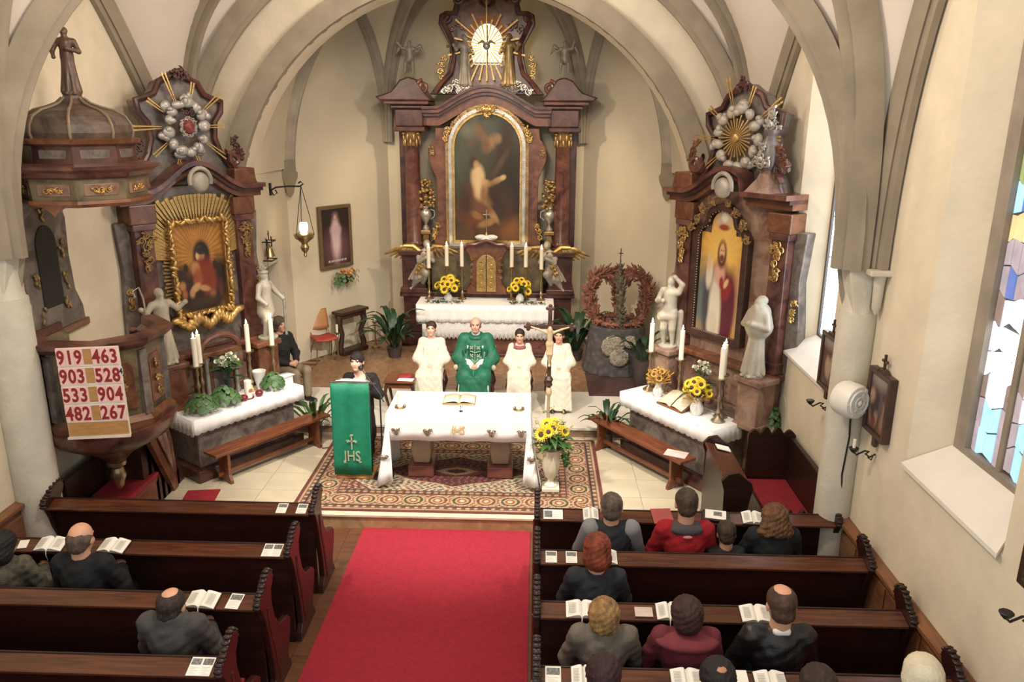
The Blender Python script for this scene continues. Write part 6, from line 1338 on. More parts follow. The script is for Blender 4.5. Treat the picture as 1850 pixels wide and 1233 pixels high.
tag(MB().bbox(-.10, .10, -.1, .1, 0, .012).build('red_folder', M('folder_red', (.42, .08, .07), .6), None, False, loc=(2.32, YK[0] - .172, ledge_z(-.172) + .004), rot=(TILT, 0, .1)), 'red folder beside the bright red jacket on the front desk', 'folder')
bg = thing('black_bag', 'black bag on the floor behind the right front desk by the choir bench', 'bag', (3.55, 7.56, 0)); S = SDF(.015); S.ell((0, 0, .2), (.13, .085, .2), .03).box((0, .0, .05), (.11, .07, .05), .02, .04); S.build('body', black, bg); MB().tube([(-.07, 0, .36), (-.05, .02, .46), (.05, .02, .46), (.07, 0, .36)], .012, 6).build('strap', black, bg)
# ------------------------------------------------------------------ people
V3 = lambda *a: np.array(a, float)
def rotm(yaw, pitch): return np.array((RZ(yaw) @ RX(pitch)).transposed()).T
def head_prims(S, C, hs, R, k=.012):
    q = lambda x, y, z: C + R @ V3(x, y, z) * hs
    S.ell(q(0, .008, .022), (.074 * hs, .092 * hs, .088 * hs), k, R=R).ell(q(0, -.028, -.042), (.058 * hs, .062 * hs, .074 * hs), .02, R=R).ell(q(0, -.066, -.092), .022 * hs, .02)
    for s in (-1, 1): S.ell(q(s * .076, .01, -.012), (.011 * hs, .02 * hs, .032 * hs), .006, R=R); S.ell(q(s * .034, -.066, -.03), .024 * hs, .02); S.ell(q(s * .030, -.098, .004), .0135 * hs, .008, 's')
    S.cap(q(-.036, -.080, .022), q(.036, -.080, .022), .011 * hs, None, .012).cap(q(0, -.088, .008), q(0, -.108, -.028), .009 * hs, .0135 * hs, .008).cap(q(-.017, -.086, -.061), q(.017, -.086, -.061), .0075 * hs, None, .005)
def head_col(C, hs, R, sk, brow):
    sk = srgb(sk); br = srgb(brow)
    def f(V):
        P = (V - C) @ R / hs; x, y, z = np.abs(P[:, 0]), P[:, 1], P[:, 2]; c = np.tile(sk, (len(V), 1)); near = (y < -.055) & (z > -.12) & (z < .1)
        ck = np.exp(-(((x - .04) / .02) ** 2 + ((z + .03) / .02) ** 2)) * near; c = c * (1 - .35 * ck[:, None] * np.array([.1, .6, .6]))
        m = near & (z > .012) & (z < .026) & (x > .012) & (x < .052); c[m] = br * .8 + sk * .2
        m = near & (np.abs(z - .002) < .0065) & (np.abs(x - .031) < .015); c[m] = srgb('d8cfc4'); m = near & (np.abs(z - .002) < .0075) & (np.abs(x - .031) < .0085); c[m] = srgb('2a2019')
        m = near & (np.abs(z + .061) < .0085) & (x < .023); c[m] = sk * np.array([.82, .55, .55])
        return c
    return f
def hand_prims(S, w, d, l, c, s=1., curl=.6):
    """w wrist, d towards the fingers, l towards the thumb, c palm-side curl direction"""
    w = np.array(w); d = np.array(d) / np.linalg.norm(d); l = np.array(l) / np.linalg.norm(l); c = np.array(c) / np.linalg.norm(c)
    S.cap(w, w + d * .045 * s, .026 * s, .034 * s, .01).cap(w + d * .05 * s - l * .018 * s, w + d * .075 * s + l * .018 * s, .024 * s, .022 * s, .01)
    for i, ln in enumerate((.75, .95, 1., .88)):
        b = w + d * .085 * s + l * (i - 1.5) * .0195 * s; m = b + (d * (1 - .5 * curl) + c * .5 * curl) * .034 * ln * s; t = m + (d * (1 - curl) + c * curl) * .03 * ln * s
        S.cap(b, m, .0095 * s, .009 * s, .004).cap(m, t, .009 * s, .0075 * s, .004)
    b = w + d * .03 * s + l * .03 * s; m = b + (l * .6 + d * .7 + c * .3) * .034 * s; S.cap(b, m, .013 * s, .011 * s, .008).cap(m, m + (d * .9 + c * .5 - l * .2) * .026 * s, .011 * s, .009 * s, .004)
def hair_mesh(t, C, hs, R, style, col, h=.010, rough=.6):
    S = SDF(h); q = lambda x, y, z: C + R @ V3(x, y, z) * hs
    if style in ('short', 'man', 'boy'):
        S.ell(q(0, .014, .032), (.084 * hs, .100 * hs, .088 * hs), .01, R=R).ell(q(0, .05, -.03), (.07 * hs, .055 * hs, .06 * hs), .02, R=R); S.ell(q(0, -.10, -.045), (.085 * hs, .075 * hs, .095 * hs), .012, 's', R=R)
    elif style == 'fringe':
        S.ell(q(0, .012, .034), (.088 * hs, .104 * hs, .09 * hs), .01, R=R).ell(q(0, .05, -.04), (.074 * hs, .06 * hs, .07 * hs), .02, R=R); S.ell(q(0, -.11, -.06), (.08 * hs, .085 * hs, .085 * hs), .01, 's', R=R)
    elif style == 'bald':
        S.ell(q(0, .022, .0), (.083 * hs, .092 * hs, .075 * hs), .01, R=R).ell(q(0, .055, -.045), (.066 * hs, .05 * hs, .05 * hs), .02, R=R); S.ell(q(0, -.02, .075), (.088 * hs, .105 * hs, .075 * hs), .01, 's', R=R).ell(q(0, -.11, -.03), (.09 * hs, .1 * hs, .13 * hs), .01, 's', R=R)
    elif style == 'thin':
        S.ell(q(0, .016, .028), (.083 * hs, .099 * hs, .083 * hs), .01, R=R).ell(q(0, .052, -.04), (.068 * hs, .05 * hs, .055 * hs), .02, R=R); S.ell(q(0, .035, .125), (.062 * hs, .07 * hs, .055 * hs), .01, 's', R=R).ell(q(0, -.105, .0), (.09 * hs, .09 * hs, .14 * hs), .01, 's', R=R)
    elif style == 'crop':
        S.ell(q(0, .016, .028), (.098 * hs, .112 * hs, .102 * hs), .01, R=R).ell(q(0, .052, -.035), (.084 * hs, .066 * hs, .062 * hs), .03, R=R); S.ell(q(0, -.12, -.06), (.075 * hs, .09 * hs, .09 * hs), .01, 's', R=R)
    elif style == 'wavy':
        S.ell(q(0, .02, .024), (.102 * hs, .115 * hs, .10 * hs), .01, R=R).ell(q(0, .05, -.055), (.122 * hs, .09 * hs, .075 * hs), .03, R=R)
        for i in range(9): a_ = .2 + (pi - .4) * i / 8; S.ell(q(.115 * cos(a_), .02 + .085 * sin(a_), -.105 + .012 * (i % 2)), .034 * hs, .015)
        S.ell(q(0, -.12, -.06), (.072 * hs, .09 * hs, .11 * hs), .01, 's', R=R)
    elif style == 'bob':
        S.ell(q(0, .018, .03), (.098 * hs, .112 * hs, .098 * hs), .01, R=R).ell(q(0, .05, -.05), (.102 * hs, .085 * hs, .09 * hs), .03, R=R); S.ell(q(0, -.12, -.05), (.075 * hs, .09 * hs, .1 * hs), .01, 's', R=R)
    elif style == 'long':
        S.ell(q(0, .018, .028), (.095 * hs, .11 * hs, .095 * hs), .01, R=R).ell(q(0, .06, -.07), (.115 * hs, .08 * hs, .11 * hs), .03, R=R).ell(q(0, .07, -.15), (.12 * hs, .06 * hs, .07 * hs), .03, R=R); S.ell(q(0, -.12, -.06), (.072 * hs, .09 * hs, .12 * hs), .01, 's', R=R)
    elif style == 'bun':
        S.ell(q(0, .014, .034), (.083 * hs, .099 * hs, .085 * hs), .01, R=R).ell(q(-.055, .06, .06), .035 * hs, .01).ell(q(0, .05, -.03), (.07 * hs, .055 * hs, .06 * hs), .02, R=R); S.ell(q(0, -.11, -.05), (.082 * hs, .085 * hs, .1 * hs), .012, 's', R=R)
    a = {'long': .006, 'wavy': .007, 'crop': .005, 'bob': .005, 'fringe': .004}.get(style, .0022)
    nz = lambda X, Y, Z: a * (np.sin(X * 190 + 30 * Z + 2 * np.sin(Y * 60)) * np.sin(Y * 150 + Z * 60) + .6 * np.sin(Z * 140 + X * 80))
    m = M('hair_%s' % col, tuple(srgb(col)), rough, 0, .35, 26, .5, bscale=160, stretch=(1, 1, .25)); return S.build('hair', m, t, noise=nz)
def cloth(nm, col, rough=.85, bump=.2, var=.12, sc=10, bs=70): return M('cloth_' + nm, tuple(srgb(col)), rough, 0, var, sc, bump, bscale=bs)
def sitter(label, loc, rz, sh, s=1., hs=1., sk='d9a88c', brow='4a3424', yaw=0., pitch=0., lean=0., hands='lap', h=.012, hc=.80, legs=True, shoulder=1.):
    """seated body; returns (thing, joints)"""
    t = thing('person', label, 'person', loc, rz); R = rotm(yaw, pitch)
    J = dict(pel=V3(0, 0, sh + .09), ch=V3(0, -.01 - lean * .6, sh + .42 * s), nk=V3(0, .0 - lean, sh + .62 * s), hd=V3(0, -.03 - lean * 1.15, sh + hc * s), s=s, hs=hs, R=R, sh=sh)
    for q, n in ((-1, 'l'), (1, 'r')):
        J['sh' + n] = V3(q * .175 * s * shoulder, .0 - lean, sh + .565 * s); J['hip' + n] = V3(q * .09 * s, 0, sh + .09); J['kn' + n] = V3(q * .12 * s, -.44 * s, sh + .07); J['an' + n] = V3(q * .11 * s, -.45 * s, .09)
        if hands == 'lap': J['el' + n] = V3(q * .245 * s, -.08 - lean, sh + .28 * s); J['wr' + n] = V3(q * .075 * s, -.27 * s, sh + .20 * s)
        elif hands == 'fwd': J['el' + n] = V3(q * .25 * s, -.10 - lean, sh + .30 * s); J['wr' + n] = V3(q * .12 * s, -.33 * s - lean, sh + .33 * s)
        else: J['el' + n] = V3(q * .25 * s, -.04, sh + .27 * s); J['wr' + n] = V3(q * .2 * s, -.28 * s, sh + .16 * s)
    S = SDF(h); head_prims(S, J['hd'], hs, R)
    S.cap(J['nk'] - V3(0, 0, .03), J['hd'] + R @ V3(0, .022, -.06) * hs, .06 * hs, .055 * hs, .02)
    S.cap(J['pel'], J['ch'], .10 * s, .10 * s, .04).cap(J['ch'], J['nk'] - V3(0, 0, .06), .10 * s, .07 * s, .04).cap(J['shl'], J['shr'], .045 * s, .045 * s, .03)
    for n, q in (('l', -1), ('r', 1)):
        S.chain([J['sh' + n], J['el' + n], J['wr' + n]], [.042 * s, .036 * s, .025 * s], .02)
        if legs: S.chain([J['hip' + n], J['kn' + n], J['an' + n]], [.075 * s, .052 * s, .035 * s], .02); S.cap(J['an' + n] - V3(0, -.02, .05), J['an' + n] - V3(0, .14 * s, .055), .032 * s, .026 * s, .02)
        d = J['wr' + n] - J['el' + n]; d = d / np.linalg.norm(d)
        if hands == 'lap': hand_prims(S, J['wr' + n], V3(-q * .75, -.6, -.15), V3(-q * .2, .0, .95), V3(-q * .5, .6, -.5), s * .98, .7)
        else: hand_prims(S, J['wr' + n], d, V3(-q, .2, .1), V3(0, -.1, -1), s * .98, .5)
    S.build('body', skin, t, colfn=head_col(J['hd'], hs, R, sk, brow)); return t, J
def jacket(t, J, mat, h=.012, fat=1., collar=None, hood=False, nm='jacket', sleeve=None):
    s = J['s']; S = SDF(h); f = fat
    S.cap(J['pel'] + V3(0, .02, -.02), J['ch'], .145 * s * f, .15 * s * f, .05).ell(J['pel'] + V3(0, 0, .02), (.185 * s * f, .14 * s * f, .12 * s), .04).ell(J['ch'] + V3(0, .01, .03), (.19 * s * f, .135 * s * f, .18 * s), .05)
    S.cap(J['shl'] + V3(.01, 0, -.005), J['shr'] + V3(-.01, 0, -.005), .075 * s * f, None, .04).cap(J['nk'] - V3(0, -.01, .075), J['nk'] - V3(0, -.005, .03), .11 * s, .075 * s, .03)
    for n in 'lr': S.chain([J['sh' + n], J['el' + n], J['wr' + n] + (J['el' + n] - J['wr' + n]) * .12], [.078 * s * f, .066 * s * f, .05 * s * f], .03)
    if collar == 'big':
        S2 = SDF(.010); S2.ell(J['nk'] + V3(0, .03, -.045) * s, (.235 * s, .15 * s, .062 * s), .01).ell(J['nk'] + V3(0, -.17, -.02) * s, (.16 * s, .14 * s, .12 * s), .01, 's'); S2.build('shawl_collar', cloth('shawl', '7c323c'), t)
    elif collar:
        for a in np.linspace(-.5, pi + .5, 12): S.cap(J['nk'] + V3(.085 * cos(a), .075 * sin(a), -.05) * s, J['nk'] + V3(.092 * cos(a), .085 * sin(a), .025) * s, .024 * s, .02 * s, .02)
    if hood: S.ell(J['nk'] + V3(0, .09, -.02) * s, (.12 * s, .06 * s, .07 * s), .03)
    nz = lambda X, Y, Z: .004 * (np.sin(Z * 42 + 4 * np.sin(X * 14 + Y * 9)) * np.sin(X * 23 + 1.3) + .6 * np.sin(Z * 75 + X * 40))
    return S.build(nm, mat, t, noise=nz)
def trousers(t, J, mat, h=.014, nm='trousers'):
    s = J['s']; S = SDF(h); S.ell(J['pel'] - V3(0, 0, .01), (.17 * s, .13 * s, .10 * s), .03)
    for n in 'lr': S.chain([J['hip' + n], J['kn' + n], J['an' + n] + V3(0, 0, .03)], [.095 * s, .075 * s, .062 * s], .03)
    return S.build(nm, mat, t)
def shoes(t, J, mat):
    for n in 'lr':
        S = SDF(.010); S.cap(J['an' + n] - V3(0, -.03, .045), J['an' + n] - V3(0, .15 * J['s'], .052), .042, .036, .02).cap(J['an' + n] - V3(0, -.02, .0), J['an' + n] - V3(0, -.02, .04), .045, .045, .02); S.build('shoe', mat, t)
# ---- congregation (seen from behind)
SH = .30
PEW = [  # label, x, row, z of head, scale, hair style, hair colour, garment colour, extras
 ('person in a dark jacket with light grey sleeves, right front row', 1.78, 1, 1.10, 1.06, 'man', '6b5d4e', '23262a', dict(sleeves='8a8d8e')),
 ('person in a bright red jacket with grey hood, right front row', 2.47, 1, 1.16, 1.08, 'man', '54402f', 'a0101e', dict(hood='4c474b', mark=True)),
 ('small child seated right beside the bright red jacket', 2.86, 1, .86, .74, 'boy', '4a382b', '2c2a2c', dict(sk='d9a88c')),
 ('person in a black jacket nearest the wall in the right front row', 3.29, 1, 1.03, 1.0, 'wavy', '7a5232', '14181a', {}),
 ('person in a dark grey jacket alone in the second right row', 1.59, 2, 1.12, 1.02, 'bob', '8e3d1e', '272a30', {}),
 ('person in a beige-grey coat with upturned collar, third right row', 1.59, 3, 1.02, 1.03, 'crop', 'a9824e', '6f675c', dict(collar=1)),
 ('person in a dark red cardigan with wide shawl collar', 2.20, 3, 1.05, 1.03, 'crop', '43241e', '6d2630', dict(collar='big')),
 ('person in a black leather jacket with white shirt collar', 2.88, 3, 1.17, 1.10, 'thin', '5a3f30', '1d1c1d', dict(leather=1, white=1)),
 ('person at the bottom edge nearest the aisle, only the head showing', 1.52, 4, 1.13, 1.0, 'crop', '3a161b', '2a2020', {}),
 ('person at the bottom edge second from the aisle, head bent over books', 2.25, 4, 1.13, 1.0, 'crop', '1c1412', '202024', dict(tonsure=1)),
 ('person at the bottom edge just left of the cream knitted cap', 2.89, 4, 1.10, 1.0, 'bob', '3d2a22', '26221f', {}),
 ('person in a cream knitted cap at the bottom edge by the right wall', 3.53, 4, 1.19, 1.0, 'cap', 'd8c9a4', '4a443c', {}),
 ('person in a black coat between two open books, second left row', -2.80, 2, 1.11, 1.05, 'bald', '6a5648', '15171a', {}),
 ('person in an olive quilted vest at the left edge', -3.50, 2, 1.02, 1.0, 'bob', '17130f', '5f5b4e', dict(quilt=1)),
 ('person in a grey coat alone in the third left row', -1.67, 3, 1.02, 1.04, 'thin', '3a2c24', '4b4846', dict(collar=1)),
]
for lab, x, row, hz, s, st, hcol, gcol, ex in PEW:
    child = s < .8; hs = s * 1.18 if not child else 1.06
    hcc = .80; sh = hz - hcc * s if not child else hz - hcc * s
    fl = ZN; t, J = sitter(lab, (x, YK[row] + .22, fl), pi, SH - fl if not child else max(.44, sh - fl), s, hs, sk=ex.get('sk', 'd3a084'), brow=hcol, h=.014, legs=True, hands='fwd' if not child else 'lap', hc=(hz - SH) / s if not child else (hz - fl - max(.44, sh - fl)) / s, pitch=rad(12))
    mat = cloth(gcol, gcol, .38 if ex.get('leather') else .85, .25)
    if ex.get('quilt'): mat = M('quilt', tuple(srgb(gcol)), .8, 0, .3, 16, .6, 'vor', tuple(srgb('3a382f')))
    jacket(t, J, mat, .014, 1.0, ex.get('collar'))
    trousers(t, J, cloth('dark', '1c1c20'))
    if 'hood' in ex: S = SDF(.012); S.ell(J['nk'] + V3(0, .075, -.03), (.15, .06, .055), .03).cap(J['nk'] + V3(-.1, .02, -.02), J['nk'] + V3(.1, .02, -.02), .05, .05, .03); S.build('hood', cloth(ex['hood'], ex['hood']), t)
    if ex.get('mark'): 
        S = SDF(.006); S.ell(J['ch'] + V3(0, .155, .15), (.045, .014, .016), .01); S.build('back_logo', cloth('lg', 'd08a90'), t)
    if 'sleeves' in ex:
        for n in 'lr': S = SDF(.012); S.chain([J['sh' + n] + V3(0, .01, .004), J['el' + n], J['wr' + n]], [.086 * s, .073 * s, .055 * s], .03); S.build('sleeve', cloth(ex['sleeves'], ex['sleeves']), t)
    if ex.get('white'): S = SDF(.010); S.cap(J['nk'] + V3(-.035, .055, .012), J['nk'] + V3(.035, .055, .012), .032, .032, .01); S.build('shirt_collar', linen, t)
    if st == 'cap':
        S = SDF(.012); C = J['hd']; S.ell(C + V3(0, .02, .045) * hs, (.098 * hs, .112 * hs, .10 * hs), .02).cap(C + V3(-.06, .03, -.0), C + V3(.06, .03, -.0), .07, .07, .03).ell(C + V3(0, -.11, -.07) * hs, (.08 * hs, .09 * hs, .1 * hs), .01, 's'); S.build('knit_cap', M('knit', tuple(srgb('e3d8bc')), .95, 0, .1, 12, .5, bscale=90), t, noise=lambda X, Y, Z: .003 * np.sin(np.arctan2(Y - C[1], X - C[0]) * 24))
    else: hair_mesh(t, J['hd'], hs, J['R'], st, hcol, .011 if st in ('bob', 'long', 'fringe') else .010)
    if ex.get('tonsure'): MB().sphere(tuple(J['hd'] + V3(0, .06, .112) * hs), (.038, .038, .014)).build('bald_crown', M('scalp', tuple(srgb('b58468')), .5), t)
# ---- priest and altar servers
def alb(t, J, mat, h=.010, robelen=.06, sleeve=1., nm='alb'):
    s = J['s']; S = SDF(h)
    S.cap(J['pel'] + V3(0, .0, .0), J['ch'], .15 * s, .145 * s, .05).ell(J['ch'], (.17 * s, .125 * s, .17 * s), .05).cap(J['shl'] * V3(.9, 1, 1), J['shr'] * V3(.9, 1, 1), .06 * s, None, .05).cap(J['nk'] - V3(0, 0, .07), J['nk'] - V3(0, 0, .02), .10 * s, .066 * s, .04).ell(V3(0, -.03, J['sh'] + .28 * s), (.20 * s, .15 * s, .2 * s), .06)
    for n, q in (('l', -1), ('r', 1)):
        S.chain([J['sh' + n] * V3(.92, 1, 1), J['el' + n], J['wr' + n] + (J['el' + n] - J['wr' + n]) * .10], [.058 * s, .075 * s * sleeve, .078 * s * sleeve], .05); S.cap(J['wr' + n] + V3(q * .03, .03, .0), J['wr' + n] + V3(q * .05, .06, -.07) * sleeve, .04 * s, .035 * s, .04)
        S.chain([J['hip' + n], J['kn' + n] + V3(0, 0, .015), V3(J['kn' + n][0], J['kn' + n][1] - .03, robelen + .06)], [.12 * s, .105 * s, .115 * s], .05)
        for i in range(5): x = q * (.02 + .045 * i) * s; S.cap(V3(x, J['knl'][1] - .085 * s, J['knl'][2] + .02), V3(x * 1.15, J['knl'][1] - .13 * s, robelen), .022 * s, .034 * s, .02)
    S.box(V3(0, J['knl'][1] * .5, J['knl'][2] + .0), (.12 * s, .2 * s, .08), .04, .05).box(V3(0, J['knl'][1] - .02, .30), (.15 * s, .08, .24 - robelen), .04, .05)
    for i in range(6): x = (-.11 + .044 * i) * s; S.cap(V3(x, -.12 * s, J['ch'][2] + .06), V3(x * .8, -.14 * s, J['pel'][2] + .06), .016 * s, .02 * s, .02)
    nz = lambda X, Y, Z: .003 * np.sin(Z * 50 + 5 * np.sin(X * 16)) * np.sin(X * 30)
    return S.build(nm, mat, t, noise=nz)
albcloth = cloth('alb', 'e2d8c4', .9, .2, .05); whitecloth = cloth('white', 'ebe6dc', .9, .2, .04)
dark = cloth('shoe', '17130f', .5); darktr = cloth('slacks', '1d1b1c')
def server(label, x, y, s, hair, hcol, sk, hs, **k):
    t, J = sitter(label, (x, y, ZC), 0, .47, s, hs, sk=sk, brow=hcol, h=.0075, **k); alb(t, J, k.get('mat') or albcloth); hair_mesh(t, J['hd'], hs, J['R'], hair, hcol, .009); trousers(t, J, darktr); shoes(t, J, dark)
    S = SDF(.010); a = [J['pel'] + V3(.155 * s * cos(q), .15 * s * sin(q) - .01, .10) for q in np.linspace(0, 2 * pi, 17)]
    for i in range(16): S.cap(a[i], a[i + 1], .012, .012, .004)
    S.build('cincture', cloth('cord', 'b9ab92'), t); return t, J
t, J = server('person in a cream alb seated left of the green vestment', -.60, 11.98, .93, 'bun', '4a3122', 'e0b39a', 1.0, pitch=rad(-5), yaw=rad(0))
t, J = server('person in a white alb with rose collar holding a red book', .80, 12.0, .80, 'boy', '3d2a1e', 'dba68c', .95, pitch=rad(0))
S = SDF(.010)
for i in range(12): a = -pi / 2 + 2 * pi * i / 12; b_ = a + pi / 6; S.cap(J['nk'] + V3(.085 * cos(a), .07 * sin(a) - .01, -.015 - .03 * (sin(a) < 0)), J['nk'] + V3(.085 * cos(b_), .07 * sin(b_) - .01, -.015 - .03 * (sin(b_) < 0)), .03, .03, .015)
S.build('collar', cloth('rose', '9a5a58'), t)
MB().bbox(-.085, .085, -.06, .06, 0, .02).build('booklet', M('book_red', (.33, .03, .03), .5), t, False, loc=tuple((J['wrl'] + J['wrr']) / 2 + V3(0, -.05, -.05)), rot=(rad(25), 0, 0))
t, J = server('person in a cream alb seated behind the processional crucifix', 1.42, 11.96, .83, 'boy', '3a281c', 'd8a286', .95, yaw=rad(-8), pitch=rad(-4))
MB().bbox(-.085, .085, -.06, .06, 0, .02).build('booklet', M('book_brown', (.42, .12, .07), .5), t, False, loc=tuple((J['wrl'] + J['wrr']) / 2 + V3(.02, -.06, -.04)), rot=(rad(30), 0, 0))
# priest
t, J = sitter('person in a green chasuble with white embroidered crosses, hands folded', (.10, 12.02, ZC), 0, .455, 1.02, 1.08, sk='d2a088', brow='5a4638', h=.0075, pitch=rad(-4))
alb(t, J, whitecloth, .012, .05)
S = SDF(.010); s = 1.02
S.cap(J['pel'] + V3(0, 0, .05), J['ch'] + V3(0, -.01, 0), .20, .17, .06).cap(J['shl'] + V3(.0, 0, 0), J['shr'], .092, .092, .05).cap(J['nk'] - V3(0, 0, .09), J['nk'] - V3(0, 0, .03), .13, .09, .04)
for n, q in (('l', -1), ('r', 1)):
    S.chain([J['sh' + n], J['el' + n] + V3(q * .02, 0, 0), J['wr' + n] + V3(q * .07, .05, .01)], [.098, .105, .085], .04); S.cap(J['el' + n] + V3(q * .02, 0, -.02), J['wr' + n] + V3(q * .12, .03, -.05), .08, .06, .05)
    S.chain([J['hip' + n] + V3(0, -.1, .05), J['kn' + n] + V3(q * .02, 0, .03), V3(J['kn' + n][0] * 1.1, J['kn' + n][1] - .06, .26)], [.14, .125, .12], .06)
    for i in range(4): x = q * (.03 + .05 * i); S.cap(V3(x, J['knl'][1] - .10, J['knl'][2] + .04), V3(x * 1.1, J['knl'][1] - .15, .18), .025, .03, .02); S.cap(V3(x, -.19, J['ch'][2] + .04), V3(x * .8, -.2, J['pel'][2] + .12), .014, .018, .02)
S.box(V3(0, J['knl'][1] * .55, J['knl'][2] + .04), (.14, .2, .09), .05, .05).box(V3(0, J['knl'][1] - .06, .36), (.17, .07, .16), .04, .05)
# opening where the folded hands come through
S.ell(V3(0, -.33, J['wrl'][2] + .02), (.075, .09, .06), .02, 's')
S.build('chasuble', greencloth, t, noise=lambda X, Y, Z: .003 * np.sin(Z * 38 + 4 * np.sin(X * 12)) * np.sin(X * 24))
S = SDF(.009)
for i in range(14): a = 2 * pi * i / 14; b_ = 2 * pi * (i + 1) / 14; S.cap(J['nk'] + V3(.095 * cos(a), .08 * sin(a) - .01, .0 + .025 * sin(a)), J['nk'] + V3(.095 * cos(b_), .08 * sin(b_) - .01, .0 + .025 * sin(b_)), .036, .036, .015)
S.build('cowl_collar', greencloth, t)
MB().lathe([(.068, 0), (.07, .035), (.066, .04)], 18).build('white_collar', linen, t, loc=tuple(J['nk'] + V3(0, -.012, .025)))
hair_mesh(t, J['hd'], 1.08, J['R'], 'bald', '6a5848', .009)
S = SDF(.008); C = J['hd']; S.ell(C + J['R'] @ V3(0, -.05, -.085) * 1.08, (.056, .052, .042), .01, R=J['R']).ell(C + J['R'] @ V3(0, -.07, -.05) * 1.08, (.06, .06, .034), .01, 's'); S.build('beard', M('beard_grey', tuple(srgb('b79c88')), .9, 0, .2, 30), t)
orp = M('orphrey', (.72, .72, .52), .7, 0, .3, 30)
for (x, z) in ((-.055, .11), (.055, .11), (-.055, -.02), (.055, -.02)):
    p = J['ch'] + V3(x, -.196, z - .05); b = MB().box((0, 0, 0), (.042, .006, .012), RY(.78)).box((0, 0, 0), (.042, .006, .012), RY(-.78)); 
    for a in range(4): b.sphere((.024 * cos(a * pi / 2 + .78), 0, .024 * sin(a * pi / 2 + .78)), (.009, .004, .009), 6, 5)
    b.build('embroidered_cross', orp, t, False, loc=tuple(p))
MB().tube([(-.075, 0, .05), (-.02, -.01, .03), (.02, -.01, .03), (.085, 0, .045)], .006, 5).tube([(0, -.008, .15), (0, -.012, -.12)], .005, 5).tube([(-.05, 0, -.08), (0, -.01, -.14), (.05, 0, -.08)], .006, 5).build('embroidered_vine', orp, t, loc=tuple(J['ch'] + V3(0, -.2, -.04)))
shoes(t, J, dark)
# person seated behind the left altar
t, J = sitter('person in a dark jacket and beige trousers seated behind the left altar', (-3.05, 11.98, ZC), rad(60), .44, 1.0, 1.05, sk='d3a084', brow='4a3a2e', h=.012)
jacket(t, J, cloth('charcoal', '22201f')); trousers(t, J, cloth('khaki', '8a7a62')); hair_mesh(t, J['hd'], 1.05, J['R'], 'bob', '6a5240', .011); shoes(t, J, dark)
# woman reading at the lectern
t = thing('person', 'person in a black coat standing and reading at the green lectern', 'person', (-1.30, 9.98, RUGZ)); s = .93; R = rotm(rad(-6), rad(-6)); C = V3(-.02, -.07, 1.43); hs = 1.08
S = SDF(.0075); head_prims(S, C, hs, R); S.cap((0, -.01, 1.20), C + R @ V3(0, .02, -.06), .062, .056, .02).cap((0, 0, .85), (0, -.01, 1.16), .11, .11, .04).cap((-.16, 0, 1.18), (.16, 0, 1.18), .045, .045, .03)
WR = {-1: V3(-.15, -.30, 1.10), 1: V3(.16, -.28, 1.08)}; EL = {-1: V3(-.24, -.06, .98), 1: V3(.25, -.05, .96)}
for q in (-1, 1):
    S.chain([(q * .17, 0, 1.18), EL[q], WR[q]], [.042, .036, .025], .02); hand_prims(S, WR[q], V3(-q * .2, -.7, .35), V3(-q, -.1, 0), V3(0, -.3, -1), .93, .35); S.chain([(q * .085, 0, .82), (q * .085, -.01, .46), (q * .08, .02, .09)], [.075, .052, .036], .02); S.cap((q * .08, .04, .035), (q * .09, -.12, .03), .034, .026, .02)
S.build('body', skin, t, colfn=head_col(C, hs, R, 'dcae98', '2a1d18')); hair_mesh(t, C, hs, R, 'fringe', '221815', .009)
S = SDF(.011); S.cap((0, 0, .80), (0, 0, 1.05), .155, .15, .05).ell((0, 0, 1.05), (.175, .12, .18), .05).cap((-.15, 0, 1.175), (.15, 0, 1.175), .068, None, .04).cap((0, 0, .85), (0, .0, .38), .15, .185, .05).cap((0, .0, 1.14), (0, -.02, 1.20), .10, .075, .03)
for q in (-1, 1): S.chain([(q * .165, 0, 1.17), EL[q], WR[q] + (EL[q] - WR[q]) * .15], [.075, .066, .05], .03)
for a in np.linspace(-.9, pi + .9, 11): S.cap(V3(.075 * cos(a), .06 * sin(a) - .01, 1.19), V3(.085 * cos(a), .07 * sin(a) - .015, 1.235 - .02 * (sin(a) < 0)), .02, .016, .015)
S.build('coat', cloth('blackcoat', '1e1b1c'), t, noise=lambda X, Y, Z: .004 * np.sin(Z * 40 + 4 * np.sin(X * 13)) * np.sin(X * 22))
for q in (-1, 1): S = SDF(.010); S.chain([(q * .085, -.005, .5), (q * .08, .02, .10)], [.075, .065], .02); S.build('trouser_leg', darktr, t); S = SDF(.010); S.cap((q * .08, .05, .042), (q * .09, -.13, .036), .042, .034, .02); S.build('shoe', dark, t)
